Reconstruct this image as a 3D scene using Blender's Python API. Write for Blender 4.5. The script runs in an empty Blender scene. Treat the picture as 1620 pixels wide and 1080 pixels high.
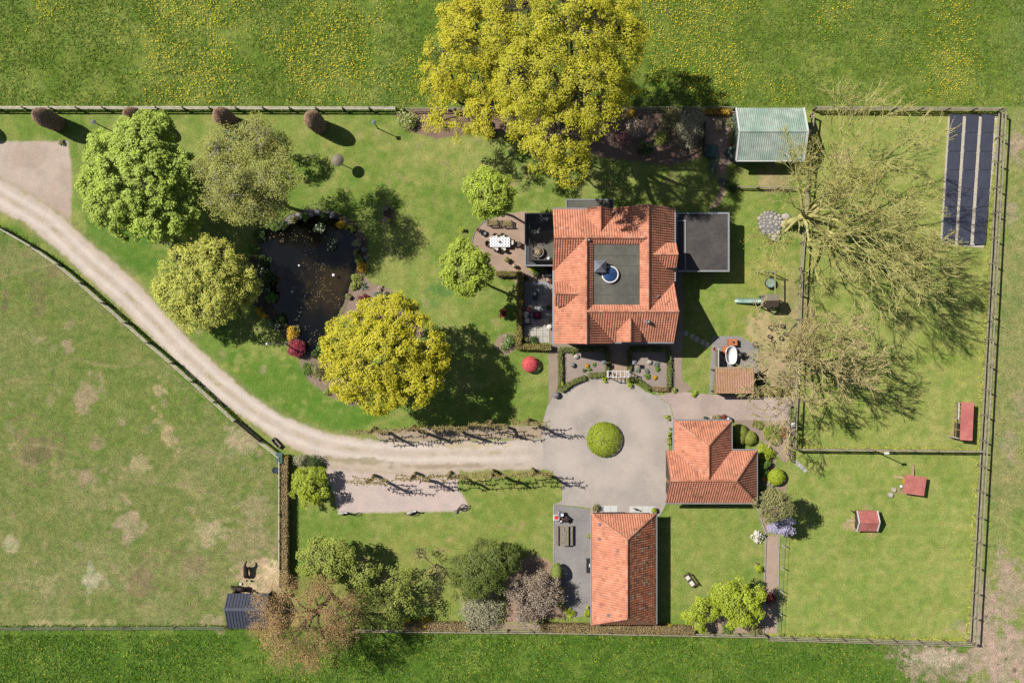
import bpy, bmesh, math, random
import numpy as np
from mathutils import Vector, Matrix

# ---------------------------------------------------------------- camera, sky, sun, exposure
S = bpy.context.scene
COL = S.collection
HCAM = 100.0                # metres above the ground
PXM = 16.0                  # photograph pixels per metre of ground
cam_data = bpy.data.cameras.new('camera')
cam_data.lens = 36.0 * HCAM * PXM / 1620.0; cam_data.sensor_width = 36.0
cam_data.clip_start = 1.0; cam_data.clip_end = 3000.0
cam = bpy.data.objects.new('camera', cam_data); COL.objects.link(cam)
cam.location = (0, 0, HCAM); cam.rotation_euler = (0, 0, 0)
S.camera = cam

SUN_EL = math.radians(52.0)
SUN_AZ = math.radians(155.0)            # mathematical angle of the direction towards the sun
SUN_DIR = Vector((math.cos(SUN_AZ) * math.cos(SUN_EL), math.sin(SUN_AZ) * math.cos(SUN_EL), math.sin(SUN_EL)))
W = bpy.data.worlds.new('World'); S.world = W; W.use_nodes = True
wn = W.node_tree.nodes; wl = W.node_tree.links
sky = wn.new('ShaderNodeTexSky'); sky.sky_type = 'NISHITA'; sky.sun_disc = False
sky.sun_elevation = SUN_EL; sky.sun_rotation = math.atan2(SUN_DIR.x, SUN_DIR.y)
wl.new(sky.outputs[0], wn['Background'].inputs[0]); wn['Background'].inputs[1].default_value = 0.050
sun_data = bpy.data.lights.new('sun', 'SUN'); sun_data.energy = 4.8; sun_data.angle = math.radians(0.53)
sun_data.color = (1.0, 0.95, 0.88)
sun = bpy.data.objects.new('sun', sun_data); COL.objects.link(sun)
sun.rotation_euler = SUN_DIR.to_track_quat('Z', 'Y').to_euler(); sun.location = SUN_DIR * 200
S.view_settings.view_transform = 'Standard'; S.view_settings.look = 'None'
S.view_settings.exposure = 1.12; S.view_settings.gamma = 1.0
S.cycles.use_adaptive_sampling = True
S.cycles.transparent_max_bounces = 12; S.cycles.max_bounces = 8

rng = np.random.default_rng(7)
random.seed(7)

# ---------------------------------------------------------------- helpers
def P(px, py, z=0.0):
    """plan position (metres) of a point at height z that the survey shows at px, py"""
    k = (HCAM - z) / HCAM / PXM
    return ((px - 810) * k, (540 - py) * k)
def P3(px, py, z=0.0):
    x, y = P(px, py, z); return Vector((x, y, z))
KEXP = 2.75
def lin(c): 
    c = c / 255.0
    return c / 12.92 if c <= 0.04045 else ((c + 0.055) / 1.055) ** 2.4
def A(r, g, b, k=None):
    """base colour of a surface that looks (r,g,b) in full sun"""
    k = KEXP if k is None else k
    return (min(.85, lin(r) / k), min(.85, lin(g) / k), min(.85, lin(b) / k), 1)

MATS = {}
def mat(name, col, rough=0.8, var=0.15, scale=6.0, bump=0.0, bscale=30.0, col2=None, scale2=0.7, spec=0.3, metal=0.0, detail=4.0):
    m = bpy.data.materials.new(name); m.use_nodes = True
    n = m.node_tree.nodes; l = m.node_tree.links
    b = n['Principled BSDF']; b.inputs['Roughness'].default_value = rough
    b.inputs['Specular IOR Level'].default_value = spec; b.inputs['Metallic'].default_value = metal
    g = n.new('ShaderNodeNewGeometry')
    t = n.new('ShaderNodeTexNoise'); t.inputs['Scale'].default_value = scale; t.inputs['Detail'].default_value = detail
    l.new(g.outputs['Position'], t.inputs['Vector'])
    mr = n.new('ShaderNodeMapRange'); mr.inputs[1].default_value = .3; mr.inputs[2].default_value = .7
    mr.inputs[3].default_value = 1 - var; mr.inputs[4].default_value = 1 + var
    l.new(t.outputs[0], mr.inputs[0])
    mul = n.new('ShaderNodeVectorMath'); mul.operation = 'SCALE'
    if col2 is not None:
        t2 = n.new('ShaderNodeTexNoise'); t2.inputs['Scale'].default_value = scale2; t2.inputs['Detail'].default_value = 5
        l.new(g.outputs['Position'], t2.inputs['Vector'])
        r2 = n.new('ShaderNodeMapRange'); r2.inputs[1].default_value = .4; r2.inputs[2].default_value = .62
        l.new(t2.outputs[0], r2.inputs[0])
        mx = n.new('ShaderNodeMix'); mx.data_type = 'RGBA'
        mx.inputs[6].default_value = col; mx.inputs[7].default_value = col2
        l.new(r2.outputs[0], mx.inputs[0]); l.new(mx.outputs[2], mul.inputs[0])
    else:
        mul.inputs[0].default_value = col[:3]
    l.new(mr.outputs[0], mul.inputs['Scale']); l.new(mul.outputs[0], b.inputs['Base Color'])
    if bump > 0:
        tb = n.new('ShaderNodeTexNoise'); tb.inputs['Scale'].default_value = bscale; tb.inputs['Detail'].default_value = 3
        l.new(g.outputs['Position'], tb.inputs['Vector'])
        bp = n.new('ShaderNodeBump'); bp.inputs['Strength'].default_value = 1; bp.inputs['Distance'].default_value = bump
        l.new(tb.outputs[0], bp.inputs['Height']); l.new(bp.outputs[0], b.inputs['Normal'])
    MATS[name] = m
    return m

def tintmat(name, cols, rough=0.6, transl=0.0, spec=0.25, fine=0.0):
    """colour picked per face by the stored 'tint' value"""
    m = bpy.data.materials.new(name); m.use_nodes = True
    n = m.node_tree.nodes; l = m.node_tree.links
    b = n['Principled BSDF']; b.inputs['Roughness'].default_value = rough; b.inputs['Specular IOR Level'].default_value = spec
    a = n.new('ShaderNodeAttribute'); a.attribute_name = 'tint'
    r = n.new('ShaderNodeValToRGB'); e = r.color_ramp.elements
    e[0].position = 0; e[0].color = cols[0]; e[1].position = 1; e[1].color = cols[-1]
    for i in range(1, len(cols) - 1):
        x = e.new(i / (len(cols) - 1)); x.color = cols[i]
    l.new(a.outputs['Fac'], r.inputs[0])
    src = r.outputs[0]
    if fine > 0:
        g = n.new('ShaderNodeNewGeometry'); t = n.new('ShaderNodeTexNoise'); t.inputs['Scale'].default_value = 1.1; t.inputs['Detail'].default_value = 6
        l.new(g.outputs['Position'], t.inputs['Vector'])
        mr = n.new('ShaderNodeMapRange'); mr.inputs[1].default_value = .3; mr.inputs[2].default_value = .7
        mr.inputs[3].default_value = 1 - fine; mr.inputs[4].default_value = 1 + fine; l.new(t.outputs[0], mr.inputs[0])
        mu = n.new('ShaderNodeVectorMath'); mu.operation = 'SCALE'; l.new(src, mu.inputs[0]); l.new(mr.outputs[0], mu.inputs['Scale']); src = mu.outputs[0]
    if fine > 0:      # lichen and grime
        for sc_, lo_, hi_, am_, cc_ in ((2.3, .58, .72, .55, A(172, 156, 122)), (.5, .52, .7, .4, A(150, 104, 84)), (5.5, .62, .75, .5, A(120, 92, 76))):
            tq = n.new('ShaderNodeTexNoise'); tq.inputs['Scale'].default_value = sc_; tq.inputs['Detail'].default_value = 6; l.new(g.outputs['Position'], tq.inputs['Vector'])
            rq = n.new('ShaderNodeMapRange'); rq.inputs[1].default_value = lo_; rq.inputs[2].default_value = hi_; rq.inputs[4].default_value = am_; l.new(tq.outputs[0], rq.inputs[0])
            mq = n.new('ShaderNodeMix'); mq.data_type = 'RGBA'; mq.inputs[7].default_value = cc_; l.new(rq.outputs[0], mq.inputs[0]); l.new(src, mq.inputs[6]); src = mq.outputs[2]
    l.new(src, b.inputs['Base Color'])
    if transl > 0:
        tr = n.new('ShaderNodeBsdfTranslucent'); l.new(src, tr.inputs[0])
        mx = n.new('ShaderNodeMixShader'); mx.inputs[0].default_value = transl
        l.new(b.outputs[0], mx.inputs[1]); l.new(tr.outputs[0], mx.inputs[2]); l.new(mx.outputs[0], n['Material Output'].inputs[0])
    MATS[name] = m
    return m

ORG = {}
def link(o, parent=None, label=None, cat=None, group=None, kind=None):
    COL.objects.link(o)
    if parent is not None: o.parent = parent
    if label: o['label'] = label
    if cat: o['category'] = cat
    if group: o['group'] = group
    if kind: o['kind'] = kind
    return o
def thing(name, label, cat, loc=(0, 0, 0), rz=0.0, group=None):
    o = bpy.data.objects.new(name, None); o.empty_display_size = .3
    link(o, None, label, cat, group); o.location = loc; o.rotation_euler = (0, 0, rz)
    ORG[o.name] = Vector(loc)
    return o
def org(o): return ORG.get(o.name, Vector((0, 0, 0)))

class B:
    """a small mesh builder"""
    def __init__(s): s.v = []; s.f = []
    def add(s, v, f):
        k = len(s.v); s.v += [tuple(p) for p in v]; s.f += [tuple(i + k for i in q) for q in f]; return s
    def box(s, x0, x1, y0, y1, z0, z1, bev=0.0):
        if bev <= 0:
            return s.add([(x, y, z) for z in (z0, z1) for y in (y0, y1) for x in (x0, x1)],
                         [(0, 2, 3, 1), (4, 5, 7, 6), (0, 1, 5, 4), (2, 6, 7, 3), (0, 4, 6, 2), (1, 3, 7, 5)])
        b = min(bev, (x1 - x0) * .4, (y1 - y0) * .4, (z1 - z0) * .4)
        def ring(i, z): return [(x0 + i, y0 + b, z), (x0 + b, y0 + i, z), (x1 - b, y0 + i, z), (x1 - i, y0 + b, z),
                                (x1 - i, y1 - b, z), (x1 - b, y1 - i, z), (x0 + b, y1 - i, z), (x0 + i, y1 - b, z)]
        v = ring(b, z0) + ring(0, z0 + b) + ring(0, z1 - b) + ring(b, z1)
        f = [tuple(range(7, -1, -1)), tuple(range(24, 32))]
        for r in range(3):
            for i in range(8): f.append((r * 8 + i, r * 8 + (i + 1) % 8, r * 8 + 8 + (i + 1) % 8, r * 8 + 8 + i))
        return s.add(v, f)
    def tube(s, pts, rad, n=6, cap=True):
        pts = [Vector(p) for p in pts]
        if not hasattr(rad, '__len__'): rad = [rad] * len(pts)
        v = []; f = []
        for i, p in enumerate(pts):
            d = (pts[min(i + 1, len(pts) - 1)] - pts[max(i - 1, 0)]).normalized()
            a = d.cross(Vector((0, 0, 1)) if abs(d.z) < .9 else Vector((1, 0, 0))).normalized(); c = d.cross(a)
            for k in range(n):
                t = 2 * math.pi * k / n
                v.append(p + (a * math.cos(t) + c * math.sin(t)) * rad[i])
        for i in range(len(pts) - 1):
            for k in range(n):
                f.append((i * n + k, i * n + (k + 1) % n, i * n + n + (k + 1) % n, i * n + n + k))
        if cap: f += [tuple(range(n))[::-1], tuple(range((len(pts) - 1) * n, len(pts) * n))]
        return s.add(v, f)
    def lathe(s, prof, n=16, cx=0, cy=0, cap=True):
        v = [(cx + r * math.cos(2 * math.pi * k / n), cy + r * math.sin(2 * math.pi * k / n), z) for r, z in prof for k in range(n)]
        f = [(i * n + k, i * n + (k + 1) % n, i * n + n + (k + 1) % n, i * n + n + k) for i in range(len(prof) - 1) for k in range(n)]
        if cap: f += [tuple(range(n))[::-1], tuple(range((len(prof) - 1) * n, len(prof) * n))]
        return s.add(v, f)
    def prism(s, poly, z0, z1):
        """upright prism over a plan polygon"""
        a = sum(poly[i][0] * poly[(i + 1) % len(poly)][1] - poly[(i + 1) % len(poly)][0] * poly[i][1] for i in range(len(poly)))
        if a < 0: poly = poly[::-1]
        n = len(poly)
        v = [(x, y, z0) for x, y in poly] + [(x, y, z1) for x, y in poly]
        return s.add(v, [tuple(range(n))[::-1], tuple(range(n, 2 * n))] + [(i, (i + 1) % n, n + (i + 1) % n, n + i) for i in range(n)])
    def slab(s, pts, th):
        """a plate: 3D polygon pts thickened downwards by th"""
        n = len(pts); pts = [Vector(p) for p in pts]
        nr = Vector((0, 0, 0))
        for i in range(n): nr += pts[i].cross(pts[(i + 1) % n])
        if nr.z < 0: pts = pts[::-1]
        v = [p for p in pts] + [p - Vector((0, 0, th)) for p in pts]
        return s.add(v, [tuple(range(n)), tuple(range(n, 2 * n))[::-1]] + [(i, n + i, n + (i + 1) % n, (i + 1) % n) for i in range(n)])
    def bar(s, a, b, w, h):
        """rectangular bar between two points"""
        a = Vector(a); b = Vector(b); d = (b - a).normalized()
        u = d.cross(Vector((0, 0, 1))); u = u.normalized() if u.length > 1e-4 else Vector((1, 0, 0)); t = u.cross(d)
        v = [p + u * sx * w / 2 + t * sz * h / 2 for p in (a, b) for sz in (-1, 1) for sx in (-1, 1)]
        return s.add(v, [(0, 1, 3, 2), (4, 6, 7, 5), (0, 4, 5, 1), (2, 3, 7, 6), (0, 2, 6, 4), (1, 5, 7, 3)])
    def ell(s, c, r, n=12, m=8, noise=0.0, seed=0, zmin=None):
        rr = random.Random(seed)
        v = []; f = []
        for i in range(m + 1):
            ph = math.pi * i / m
            for k in range(n):
                t = 2 * math.pi * k / n; q = 1 + rr.uniform(-noise, noise)
                z = c[2] - r[2] * math.cos(ph) * q
                if zmin is not None: z = max(z, zmin)
                v.append((c[0] + r[0] * math.sin(ph) * math.cos(t) * q, c[1] + r[1] * math.sin(ph) * math.sin(t) * q, z))
        for i in range(m):
            for k in range(n): f.append((i * n + k, i * n + (k + 1) % n, i * n + n + (k + 1) % n, i * n + n + k))
        return s.add(v, f)
    def mesh(s, name, m=None, smooth=False, off=None):
        me = bpy.data.meshes.new(name)
        v = s.v if off is None else [(p[0] - off[0], p[1] - off[1], p[2] - off[2]) for p in s.v]
        me.from_pydata(v, [], s.f); me.validate(); me.update()
        bm = bmesh.new(); bm.from_mesh(me); bmesh.ops.recalc_face_normals(bm, faces=bm.faces); bm.to_mesh(me); bm.free()
        if m is not None: me.materials.append(MATS[m] if isinstance(m, str) else m)
        if smooth: me.polygons.foreach_set('use_smooth', [True] * len(me.polygons))
        return me

def part(name, b, m, parent, smooth=False, label=None, world=False, kind=None):
    """b built in the parent's local frame, or in world coordinates with world=True"""
    o = bpy.data.objects.new(name, b.mesh(name, m, smooth, org(parent) if world else None))
    link(o, parent, label, kind=kind); ORG[o.name] = org(parent)
    return o
def solo(name, b, m, label, cat, group=None, smooth=False, kind=None):
    o = bpy.data.objects.new(name, b.mesh(name, m, smooth)); link(o, None, label, cat, group, kind); ORG[o.name] = Vector((0, 0, 0))
    return o
UNIT = {}
def unit(m, bev=0.0):
    k = (m, bev)
    if k not in UNIT:
        UNIT[k] = B().box(-.5, .5, -.5, .5, -.5, .5, bev).mesh('unit_' + m, m)
    return UNIT[k]
def piece(name, m, parent, a, b, w, h, world=True, bev=0.0, kind=None):
    """a straight timber from a to b sharing one unit mesh"""
    a = Vector(a); b = Vector(b); d = b - a; L = d.length
    o = bpy.data.objects.new(name, unit(m, bev)); link(o, parent, kind=kind)
    c = (a + b) / 2 - (org(parent) if world else Vector((0, 0, 0)))
    dn = d.normalized()
    if abs(dn.z) > .95: q = Vector((1, 0, 0)).cross(dn).normalized(); r = Matrix((Vector((1,0,0)) , q, dn)).transposed() if False else Matrix.Identity(3); sc = (w, h, L)
    else:
        u = dn.cross(Vector((0, 0, 1))).normalized(); t = u.cross(dn); r = Matrix((u, dn, t)).transposed(); sc = (w, L, h)
    o.matrix_local = Matrix.Translation(c) @ r.to_4x4() @ Matrix.Diagonal((*sc, 1))
    return o
def copy_tree(src, loc, rz, label, group=None):
    r = src.copy(); COL.objects.link(r); r.location = loc; r.rotation_euler = (0, 0, rz); r['label'] = label
    if group: r['group'] = group
    for ch in src.children:
        c = ch.copy(); COL.objects.link(c); c.parent = r
        for g in ch.children:
            d = g.copy(); COL.objects.link(d); d.parent = c
    return r

def fast_mesh(name, V, F, m, tint=None, smooth=False):
    """V (n,3), F (k,3 or 4) numpy arrays -> mesh"""
    V = np.ascontiguousarray(V, dtype=np.float32); F = np.ascontiguousarray(F, dtype=np.int32)
    me = bpy.data.meshes.new(name); nf, w = F.shape
    me.vertices.add(len(V)); me.vertices.foreach_set('co', V.ravel())
    me.loops.add(nf * w); me.loops.foreach_set('vertex_index', F.ravel())
    me.polygons.add(nf); me.polygons.foreach_set('loop_start', np.arange(0, nf * w, w, dtype=np.int32))
    if tint is not None:
        at = me.attributes.new('tint', 'FLOAT', 'FACE'); at.data.foreach_set('value', np.asarray(tint, dtype=np.float32))
    if smooth: me.polygons.foreach_set('use_smooth', np.ones(nf, dtype=bool))
    me.update(calc_edges=True); me.validate()
    me.materials.append(MATS[m] if isinstance(m, str) else m)
    return me

# value noise on the plan, vectorised
def vnoise(x, y, cell, seed):
    r = np.random.default_rng(seed); T = r.random((256, 256))
    u = x / cell + 1000.3; v = y / cell + 1000.7
    i = np.floor(u).astype(int); j = np.floor(v).astype(int); fu = u - i; fv = v - j
    fu = fu * fu * (3 - 2 * fu); fv = fv * fv * (3 - 2 * fv)
    a = T[i % 256, j % 256]; b = T[(i + 1) % 256, j % 256]; c = T[i % 256, (j + 1) % 256]; d = T[(i + 1) % 256, (j + 1) % 256]
    return (a * (1 - fu) + b * fu) * (1 - fv) + (c * (1 - fu) + d * fu) * fv
def fbm(x, y, cell, seed, octs=4):
    s = 0; a = 1; t = 0
    for o in range(octs):
        s = s + a * vnoise(x, y, cell / 2 ** o, seed + o * 17); t += a; a *= .55
    return s / t

# ---------------------------------------------------------------- materials
def lerp3(a, b, t): return tuple(a[i] * (1 - t) + b[i] * t for i in range(3)) + (1,)
mat('wood_grey', A(150, 140, 122), .85, .25, 5, .004, 40)
mat('wood_dark', A(92, 78, 64), .8, .25, 5)
mat('wood_tan', A(178, 158, 120), .8, .22, 5)
mat('wood_slat', A(150, 132, 82), .8, .25, 8)
mat('fence_rail', A(204, 195, 175), .85, .25, 3)
mat('fence_green', A(168, 160, 132), .85, .28, 3)
mat('fence_post', A(146, 134, 112), .85, .28, 5)
mat('wire', A(165, 165, 155), .5, .05, 5, metal=.4)
mat('white_paint', A(238, 238, 234), .5, .05, 5)
mat('white_enamel', A(250, 250, 250), .18, .03, 5, spec=.5)
mat('cushion_white', A(240, 234, 220), .9, .08, 9)
mat('cushion_pink', A(165, 45, 105), .9, .1, 9)
mat('red_plastic', A(225, 60, 55), .45, .08, 5)
mat('orange_plastic', A(240, 170, 40), .45, .08, 5)
mat('black_metal', A(45, 45, 48), .45, .15, 8)
mat('dark_rattan', A(105, 90, 78), .85, .25, 20)
mat('grey_metal', A(150, 155, 160), .35, .1, 6, metal=.5)
mat('lead', A(138, 142, 152), .5, .18, 4)
mat('galvanised', A(190, 195, 200), .35, .15, 6, metal=.6)
mat('green_plastic', A(45, 95, 85), .4, .12, 4)
mat('green_slide', A(150, 180, 165), .22, .1, 3, spec=.5)
mat('terracotta', A(205, 125, 80), .85, .18, 6)
mat('pot_stone', A(160, 150, 138), .85, .2, 8)
mat('pot_brown', A(112, 84, 66), .8, .2, 8)
mat('soil_dark', A(90, 72, 58), .95, .3, 9, .02, 20)
mat('brick_wall', A(166, 112, 88), .85, .3, 12, .004, 60)
mat('white_wall', A(222, 218, 208), .85, .08, 3)
mat('glass_dark', (.02, .03, .04, 1), .06, .0, 3, spec=.6)
mat('skylight', (.012, .03, .08, 1), .08, .25, 2.5, spec=.7)
mat('felt_roof', A(92, 86, 83), .9, .18, 3, .003, 30, col2=A(78, 74, 72), scale2=.35)
mat('felt_flat', A(112, 110, 100), .9, .12, 3, .003, 30, col2=A(98, 97, 88), scale2=.5)
mat('felt_dark', A(84, 84, 86), .9, .18, 3, .003, 30)
mat('gutter', A(158, 162, 165), .45, .12, 4)
mat('shelter_sheet', A(88, 92, 106), .42, .12, 2)
mat('shelter_wall', A(70, 62, 56), .85, .2, 5)
mat('coop_roof', A(204, 126, 114), .85, .16, 5, .003, 30, col2=A(188, 108, 100), scale2=.9)
mat('green_sheet', A(186, 198, 184), .5, .2, 1.4, col2=A(160, 184, 168), scale2=.45)
mat('green_wall', A(108, 130, 110), .6, .2, 2)
mat('kitchen_tile', A(204, 156, 132), .75, .22, 5, col2=A(190, 150, 104), scale2=.35)
mat('solar_cell', A(84, 86, 102), .55, .10, 1.2, spec=.12)
mat('solar_frame', A(110, 120, 130), .4, .1, 5, metal=.4)
mat('solar_gravel', A(210, 200, 186), .9, .25, 12, .02, 20)
mat('stone_pale', A(198, 190, 176), .9, .2, 5, .01, 12)
mat('stone_grey', A(142, 138, 136), .9, .25, 6, .01, 12)
mat('slab_blue', A(162, 164, 166), .7, .14, 2.2, .002, 30, col2=A(150, 158, 168), scale2=.5)
mat('slab_pale', A(206, 200, 190), .8, .14, 2.2, .002, 30, col2=A(190, 186, 178), scale2=.6)
mat('slab_white', A(220, 220, 216), .8, .08, 2.2)
mat('slab_grey', A(160, 157, 152), .85, .16, 2.2, .002, 30, col2=A(146, 146, 140), scale2=.6)
mat('concrete', A(186, 180, 170), .9, .12, 2.2, .003, 30, col2=A(172, 168, 160), scale2=.4)
mat('horse_coat', A(46, 34, 28), .6, .3, 6)
mat('horse_mane', A(96, 72, 58), .8, .3, 12)
mat('flower_white', A(238, 234, 228), .8, .1, 9)
mat('flower_dandelion', A(222, 200, 34, 2.1), .8, .15, 9)
mat('flower_orange', A(232, 176, 50), .8, .12, 9)
mat('pvc_grey', A(140, 142, 146), .4, .1, 4)
mat('bark_pollard', A(168, 152, 104), .9, .3, 8)
mat('bark_grey', A(200, 188, 178), .9, .25, 9)
mat('bark_pale', A(196, 188, 176), .9, .3, 7)
mat('bark_brown', A(104, 92, 76), .9, .3, 8)
mat('bark_tan', A(220, 203, 146), .9, .28, 6)
leafmat_tan = None
mat('bark_olive', A(218, 211, 134), .9, .28, 6)
mat('bark_red', A(150, 118, 92), .9, .3, 6)
mat('bark_dark', A(74, 62, 52), .9, .3, 8)

def paver(name, c1, c2, size=.21, rot=0.0, joint=.5, rough=.85):
    """small paving bricks, each one a pixel or two in the picture"""
    m = bpy.data.materials.new(name); m.use_nodes = True
    n = m.node_tree.nodes; l = m.node_tree.links; b = n['Principled BSDF']; b.inputs['Roughness'].default_value = rough
    g = n.new('ShaderNodeNewGeometry'); mp = n.new('ShaderNodeMapping'); mp.inputs['Rotation'].default_value = (0, 0, rot)
    l.new(g.outputs['Position'], mp.inputs[0])
    br = n.new('ShaderNodeTexBrick'); br.inputs['Scale'].default_value = 1.0; br.inputs['Brick Width'].default_value = size; br.inputs['Row Height'].default_value = size / 2
    br.inputs['Mortar Size'].default_value = .008; br.inputs['Color1'].default_value = c1; br.inputs['Color2'].default_value = c2
    br.inputs['Mortar'].default_value = tuple(joint * x for x in c1[:3]) + (1,)
    l.new(mp.outputs[0], br.inputs[0])
    t = n.new('ShaderNodeTexNoise'); t.inputs['Scale'].default_value = .55; t.inputs['Detail'].default_value = 7; l.new(g.outputs['Position'], t.inputs[0])
    mr = n.new('ShaderNodeMapRange'); mr.inputs[1].default_value = .3; mr.inputs[2].default_value = .7; mr.inputs[3].default_value = .86; mr.inputs[4].default_value = 1.12
    l.new(t.outputs[0], mr.inputs[0])
    mu = n.new('ShaderNodeVectorMath'); mu.operation = 'SCALE'; l.new(br.outputs[0], mu.inputs[0]); l.new(mr.outputs[0], mu.inputs['Scale'])
    out = mu.outputs[0]
    if name == 'pave_court':      # pale ring worn by cars turning round the island
        dv_ = n.new('ShaderNodeVectorMath'); dv_.operation = 'DISTANCE'; dv_.inputs[1].default_value = (9.0, -9.6, .02); l.new(g.outputs['Position'], dv_.inputs[0])
        tw = n.new('ShaderNodeTexNoise'); tw.inputs['Scale'].default_value = .6; tw.inputs['Detail'].default_value = 6; l.new(g.outputs['Position'], tw.inputs[0])
        ad = n.new('ShaderNodeMath'); ad.operation = 'MULTIPLY_ADD'; ad.inputs[1].default_value = 3.4; l.new(tw.outputs[0], ad.inputs[0]); l.new(dv_.outputs['Value'], ad.inputs[2])
        r1_ = n.new('ShaderNodeMapRange'); r1_.interpolation_type = 'SMOOTHSTEP'; r1_.inputs[1].default_value = 4.0; r1_.inputs[2].default_value = 5.6; l.new(ad.outputs[0], r1_.inputs[0])
        r2_ = n.new('ShaderNodeMapRange'); r2_.interpolation_type = 'SMOOTHSTEP'; r2_.inputs[1].default_value = 8.0; r2_.inputs[2].default_value = 6.0; l.new(ad.outputs[0], r2_.inputs[0])
        pr_ = n.new('ShaderNodeMath'); pr_.operation = 'MULTIPLY'; l.new(r1_.outputs[0], pr_.inputs[0]); l.new(r2_.outputs[0], pr_.inputs[1])
        pm_ = n.new('ShaderNodeMath'); pm_.operation = 'MULTIPLY'; pm_.inputs[1].default_value = .4; l.new(pr_.outputs[0], pm_.inputs[0])
        mw = n.new('ShaderNodeMix'); mw.data_type = 'RGBA'; mw.inputs[7].default_value = A(222, 206, 192); l.new(pm_.outputs[0], mw.inputs[0]); l.new(out, mw.inputs[6]); out = mw.outputs[2]
    for sc_, lo_, hi_, am_, f_ in ((.22, .5, .66, .5, 1.14), (1.6, .56, .72, .5, .84), (7, .6, .75, .45, .8)):      # worn, stained and dusty areas
        tq = n.new('ShaderNodeTexNoise'); tq.inputs['Scale'].default_value = sc_; tq.inputs['Detail'].default_value = 6; l.new(g.outputs['Position'], tq.inputs[0])
        rq = n.new('ShaderNodeMapRange'); rq.inputs[1].default_value = lo_; rq.inputs[2].default_value = hi_; rq.inputs[4].default_value = am_; l.new(tq.outputs[0], rq.inputs[0])
        mq = n.new('ShaderNodeMix'); mq.data_type = 'RGBA'; mq.inputs[7].default_value = tuple(min(.8, x * f_) for x in c1[:3]) + (1,); l.new(rq.outputs[0], mq.inputs[0]); l.new(out, mq.inputs[6]); out = mq.outputs[2]
    l.new(out, b.inputs[0])
    bp = n.new('ShaderNodeBump'); bp.inputs['Distance'].default_value = .004; l.new(br.outputs[1], bp.inputs['Height']); bp.invert = True; l.new(bp.outputs[0], b.inputs['Normal'])
    MATS[name] = m
paver('pave_court', A(198, 186, 175), A(187, 176, 166), .2, .785)
paver('pave_pink', A(206, 184, 172), A(194, 172, 160), .21)
paver('pave_brick', A(196, 166, 142), A(184, 156, 134), .21, .4)
paver('pave_path', A(178, 156, 136), A(166, 146, 128), .2)
paver('pave_grey', A(166, 160, 156), A(152, 148, 146), .25)
paver('pave_bed', A(176, 158, 146), A(162, 146, 136), .18, .3)

# leaves: dark to light
def leafmat(name, c, lo=.55, hi=1.3, transl=.42):
    a = A(*c, 1.62)
    tintmat(name, [tuple(x * lo for x in a[:3]) + (1,), a, (min(.8, a[0] * hi), min(.8, a[1] * hi), a[2] * hi * .9, 1)], .55, transl)
leafmat('leaf_oak', (194, 190, 50)); leafmat('leaf_oak2', (202, 195, 48))
leafmat('leaf_maple', (180, 200, 86)); leafmat('leaf_linden', (172, 190, 68)); leafmat('leaf_birch', (168, 170, 88))
leafmat('leaf_willow', (200, 202, 94)); leafmat('leaf_lime', (172, 188, 54)); leafmat('leaf_green', (112, 142, 56))
leafmat('leaf_mid', (156, 167, 74)); leafmat('leaf_olive', (150, 148, 94)); leafmat('leaf_conifer', (116, 130, 58)); leafmat('leaf_dark', (74, 96, 44))
leafmat('leaf_box', (122, 136, 62), .6, 1.3, .2); leafmat('leaf_hedge', (140, 132, 66), .6, 1.3, .2); leafmat('leaf_brownhedge', (158, 138, 92), .6, 1.35, .15)
leafmat('leaf_beech', (166, 136, 114), .5, 1.35, .15); leafmat('leaf_copper', (178, 146, 98)); leafmat('leaf_bud', (204, 196, 96))
leafmat('leaf_drift', (118, 98, 66), .5, 1.5, .1); leafmat('leaf_tan', (206, 190, 116)); leafmat('leaf_red', (150, 56, 72), .5, 1.5, .3); leafmat('leaf_darkred', (120, 52, 42), .5, 1.5, .3); leafmat('leaf_pink', (228, 96, 104), .7, 1.25, .3)
leafmat('leaf_yellow', (226, 200, 50)); leafmat('leaf_gold', (216, 176, 46)); leafmat('leaf_blue', (122, 142, 122)); leafmat('leaf_silver', (176, 172, 140))
leafmat('leaf_lilac', (186, 178, 206), .7, 1.25, .3); leafmat('leaf_white', (232, 226, 214), .75, 1.1, .2); leafmat('leaf_pollard', (182, 164, 84)); leafmat('leaf_brown', (172, 152, 130), .5, 1.35, .2)
leafmat('leaf_pinkish', (196, 130, 130), .6, 1.3, .3); leafmat('leaf_grass', (106, 134, 44), .6, 1.4, .3); leafmat('leaf_grassdark', (88, 126, 32), .55, 1.5, .3)
tc = A(235, 156, 123)
tintmat('roof_tile', [tuple(x * .62 for x in tc[:3]) + (1,), tuple(x * .92 for x in tc[:3]) + (1,), tc, tuple(x * 1.1 for x in tc[:3]) + (1,), A(242, 176, 148)], .72, 0, .3, .14)
tc = A(200, 108, 72)
tintmat('roof_tile_old', [A(138, 100, 76), A(186, 118, 88), A(210, 126, 88), A(216, 138, 104), A(204, 174, 138)], .78, 0, .25, .25)
tintmat('ridge_tile', [A(196, 122, 92), A(224, 150, 118), A(230, 170, 142)], .75, 0, .25, .12)

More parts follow.
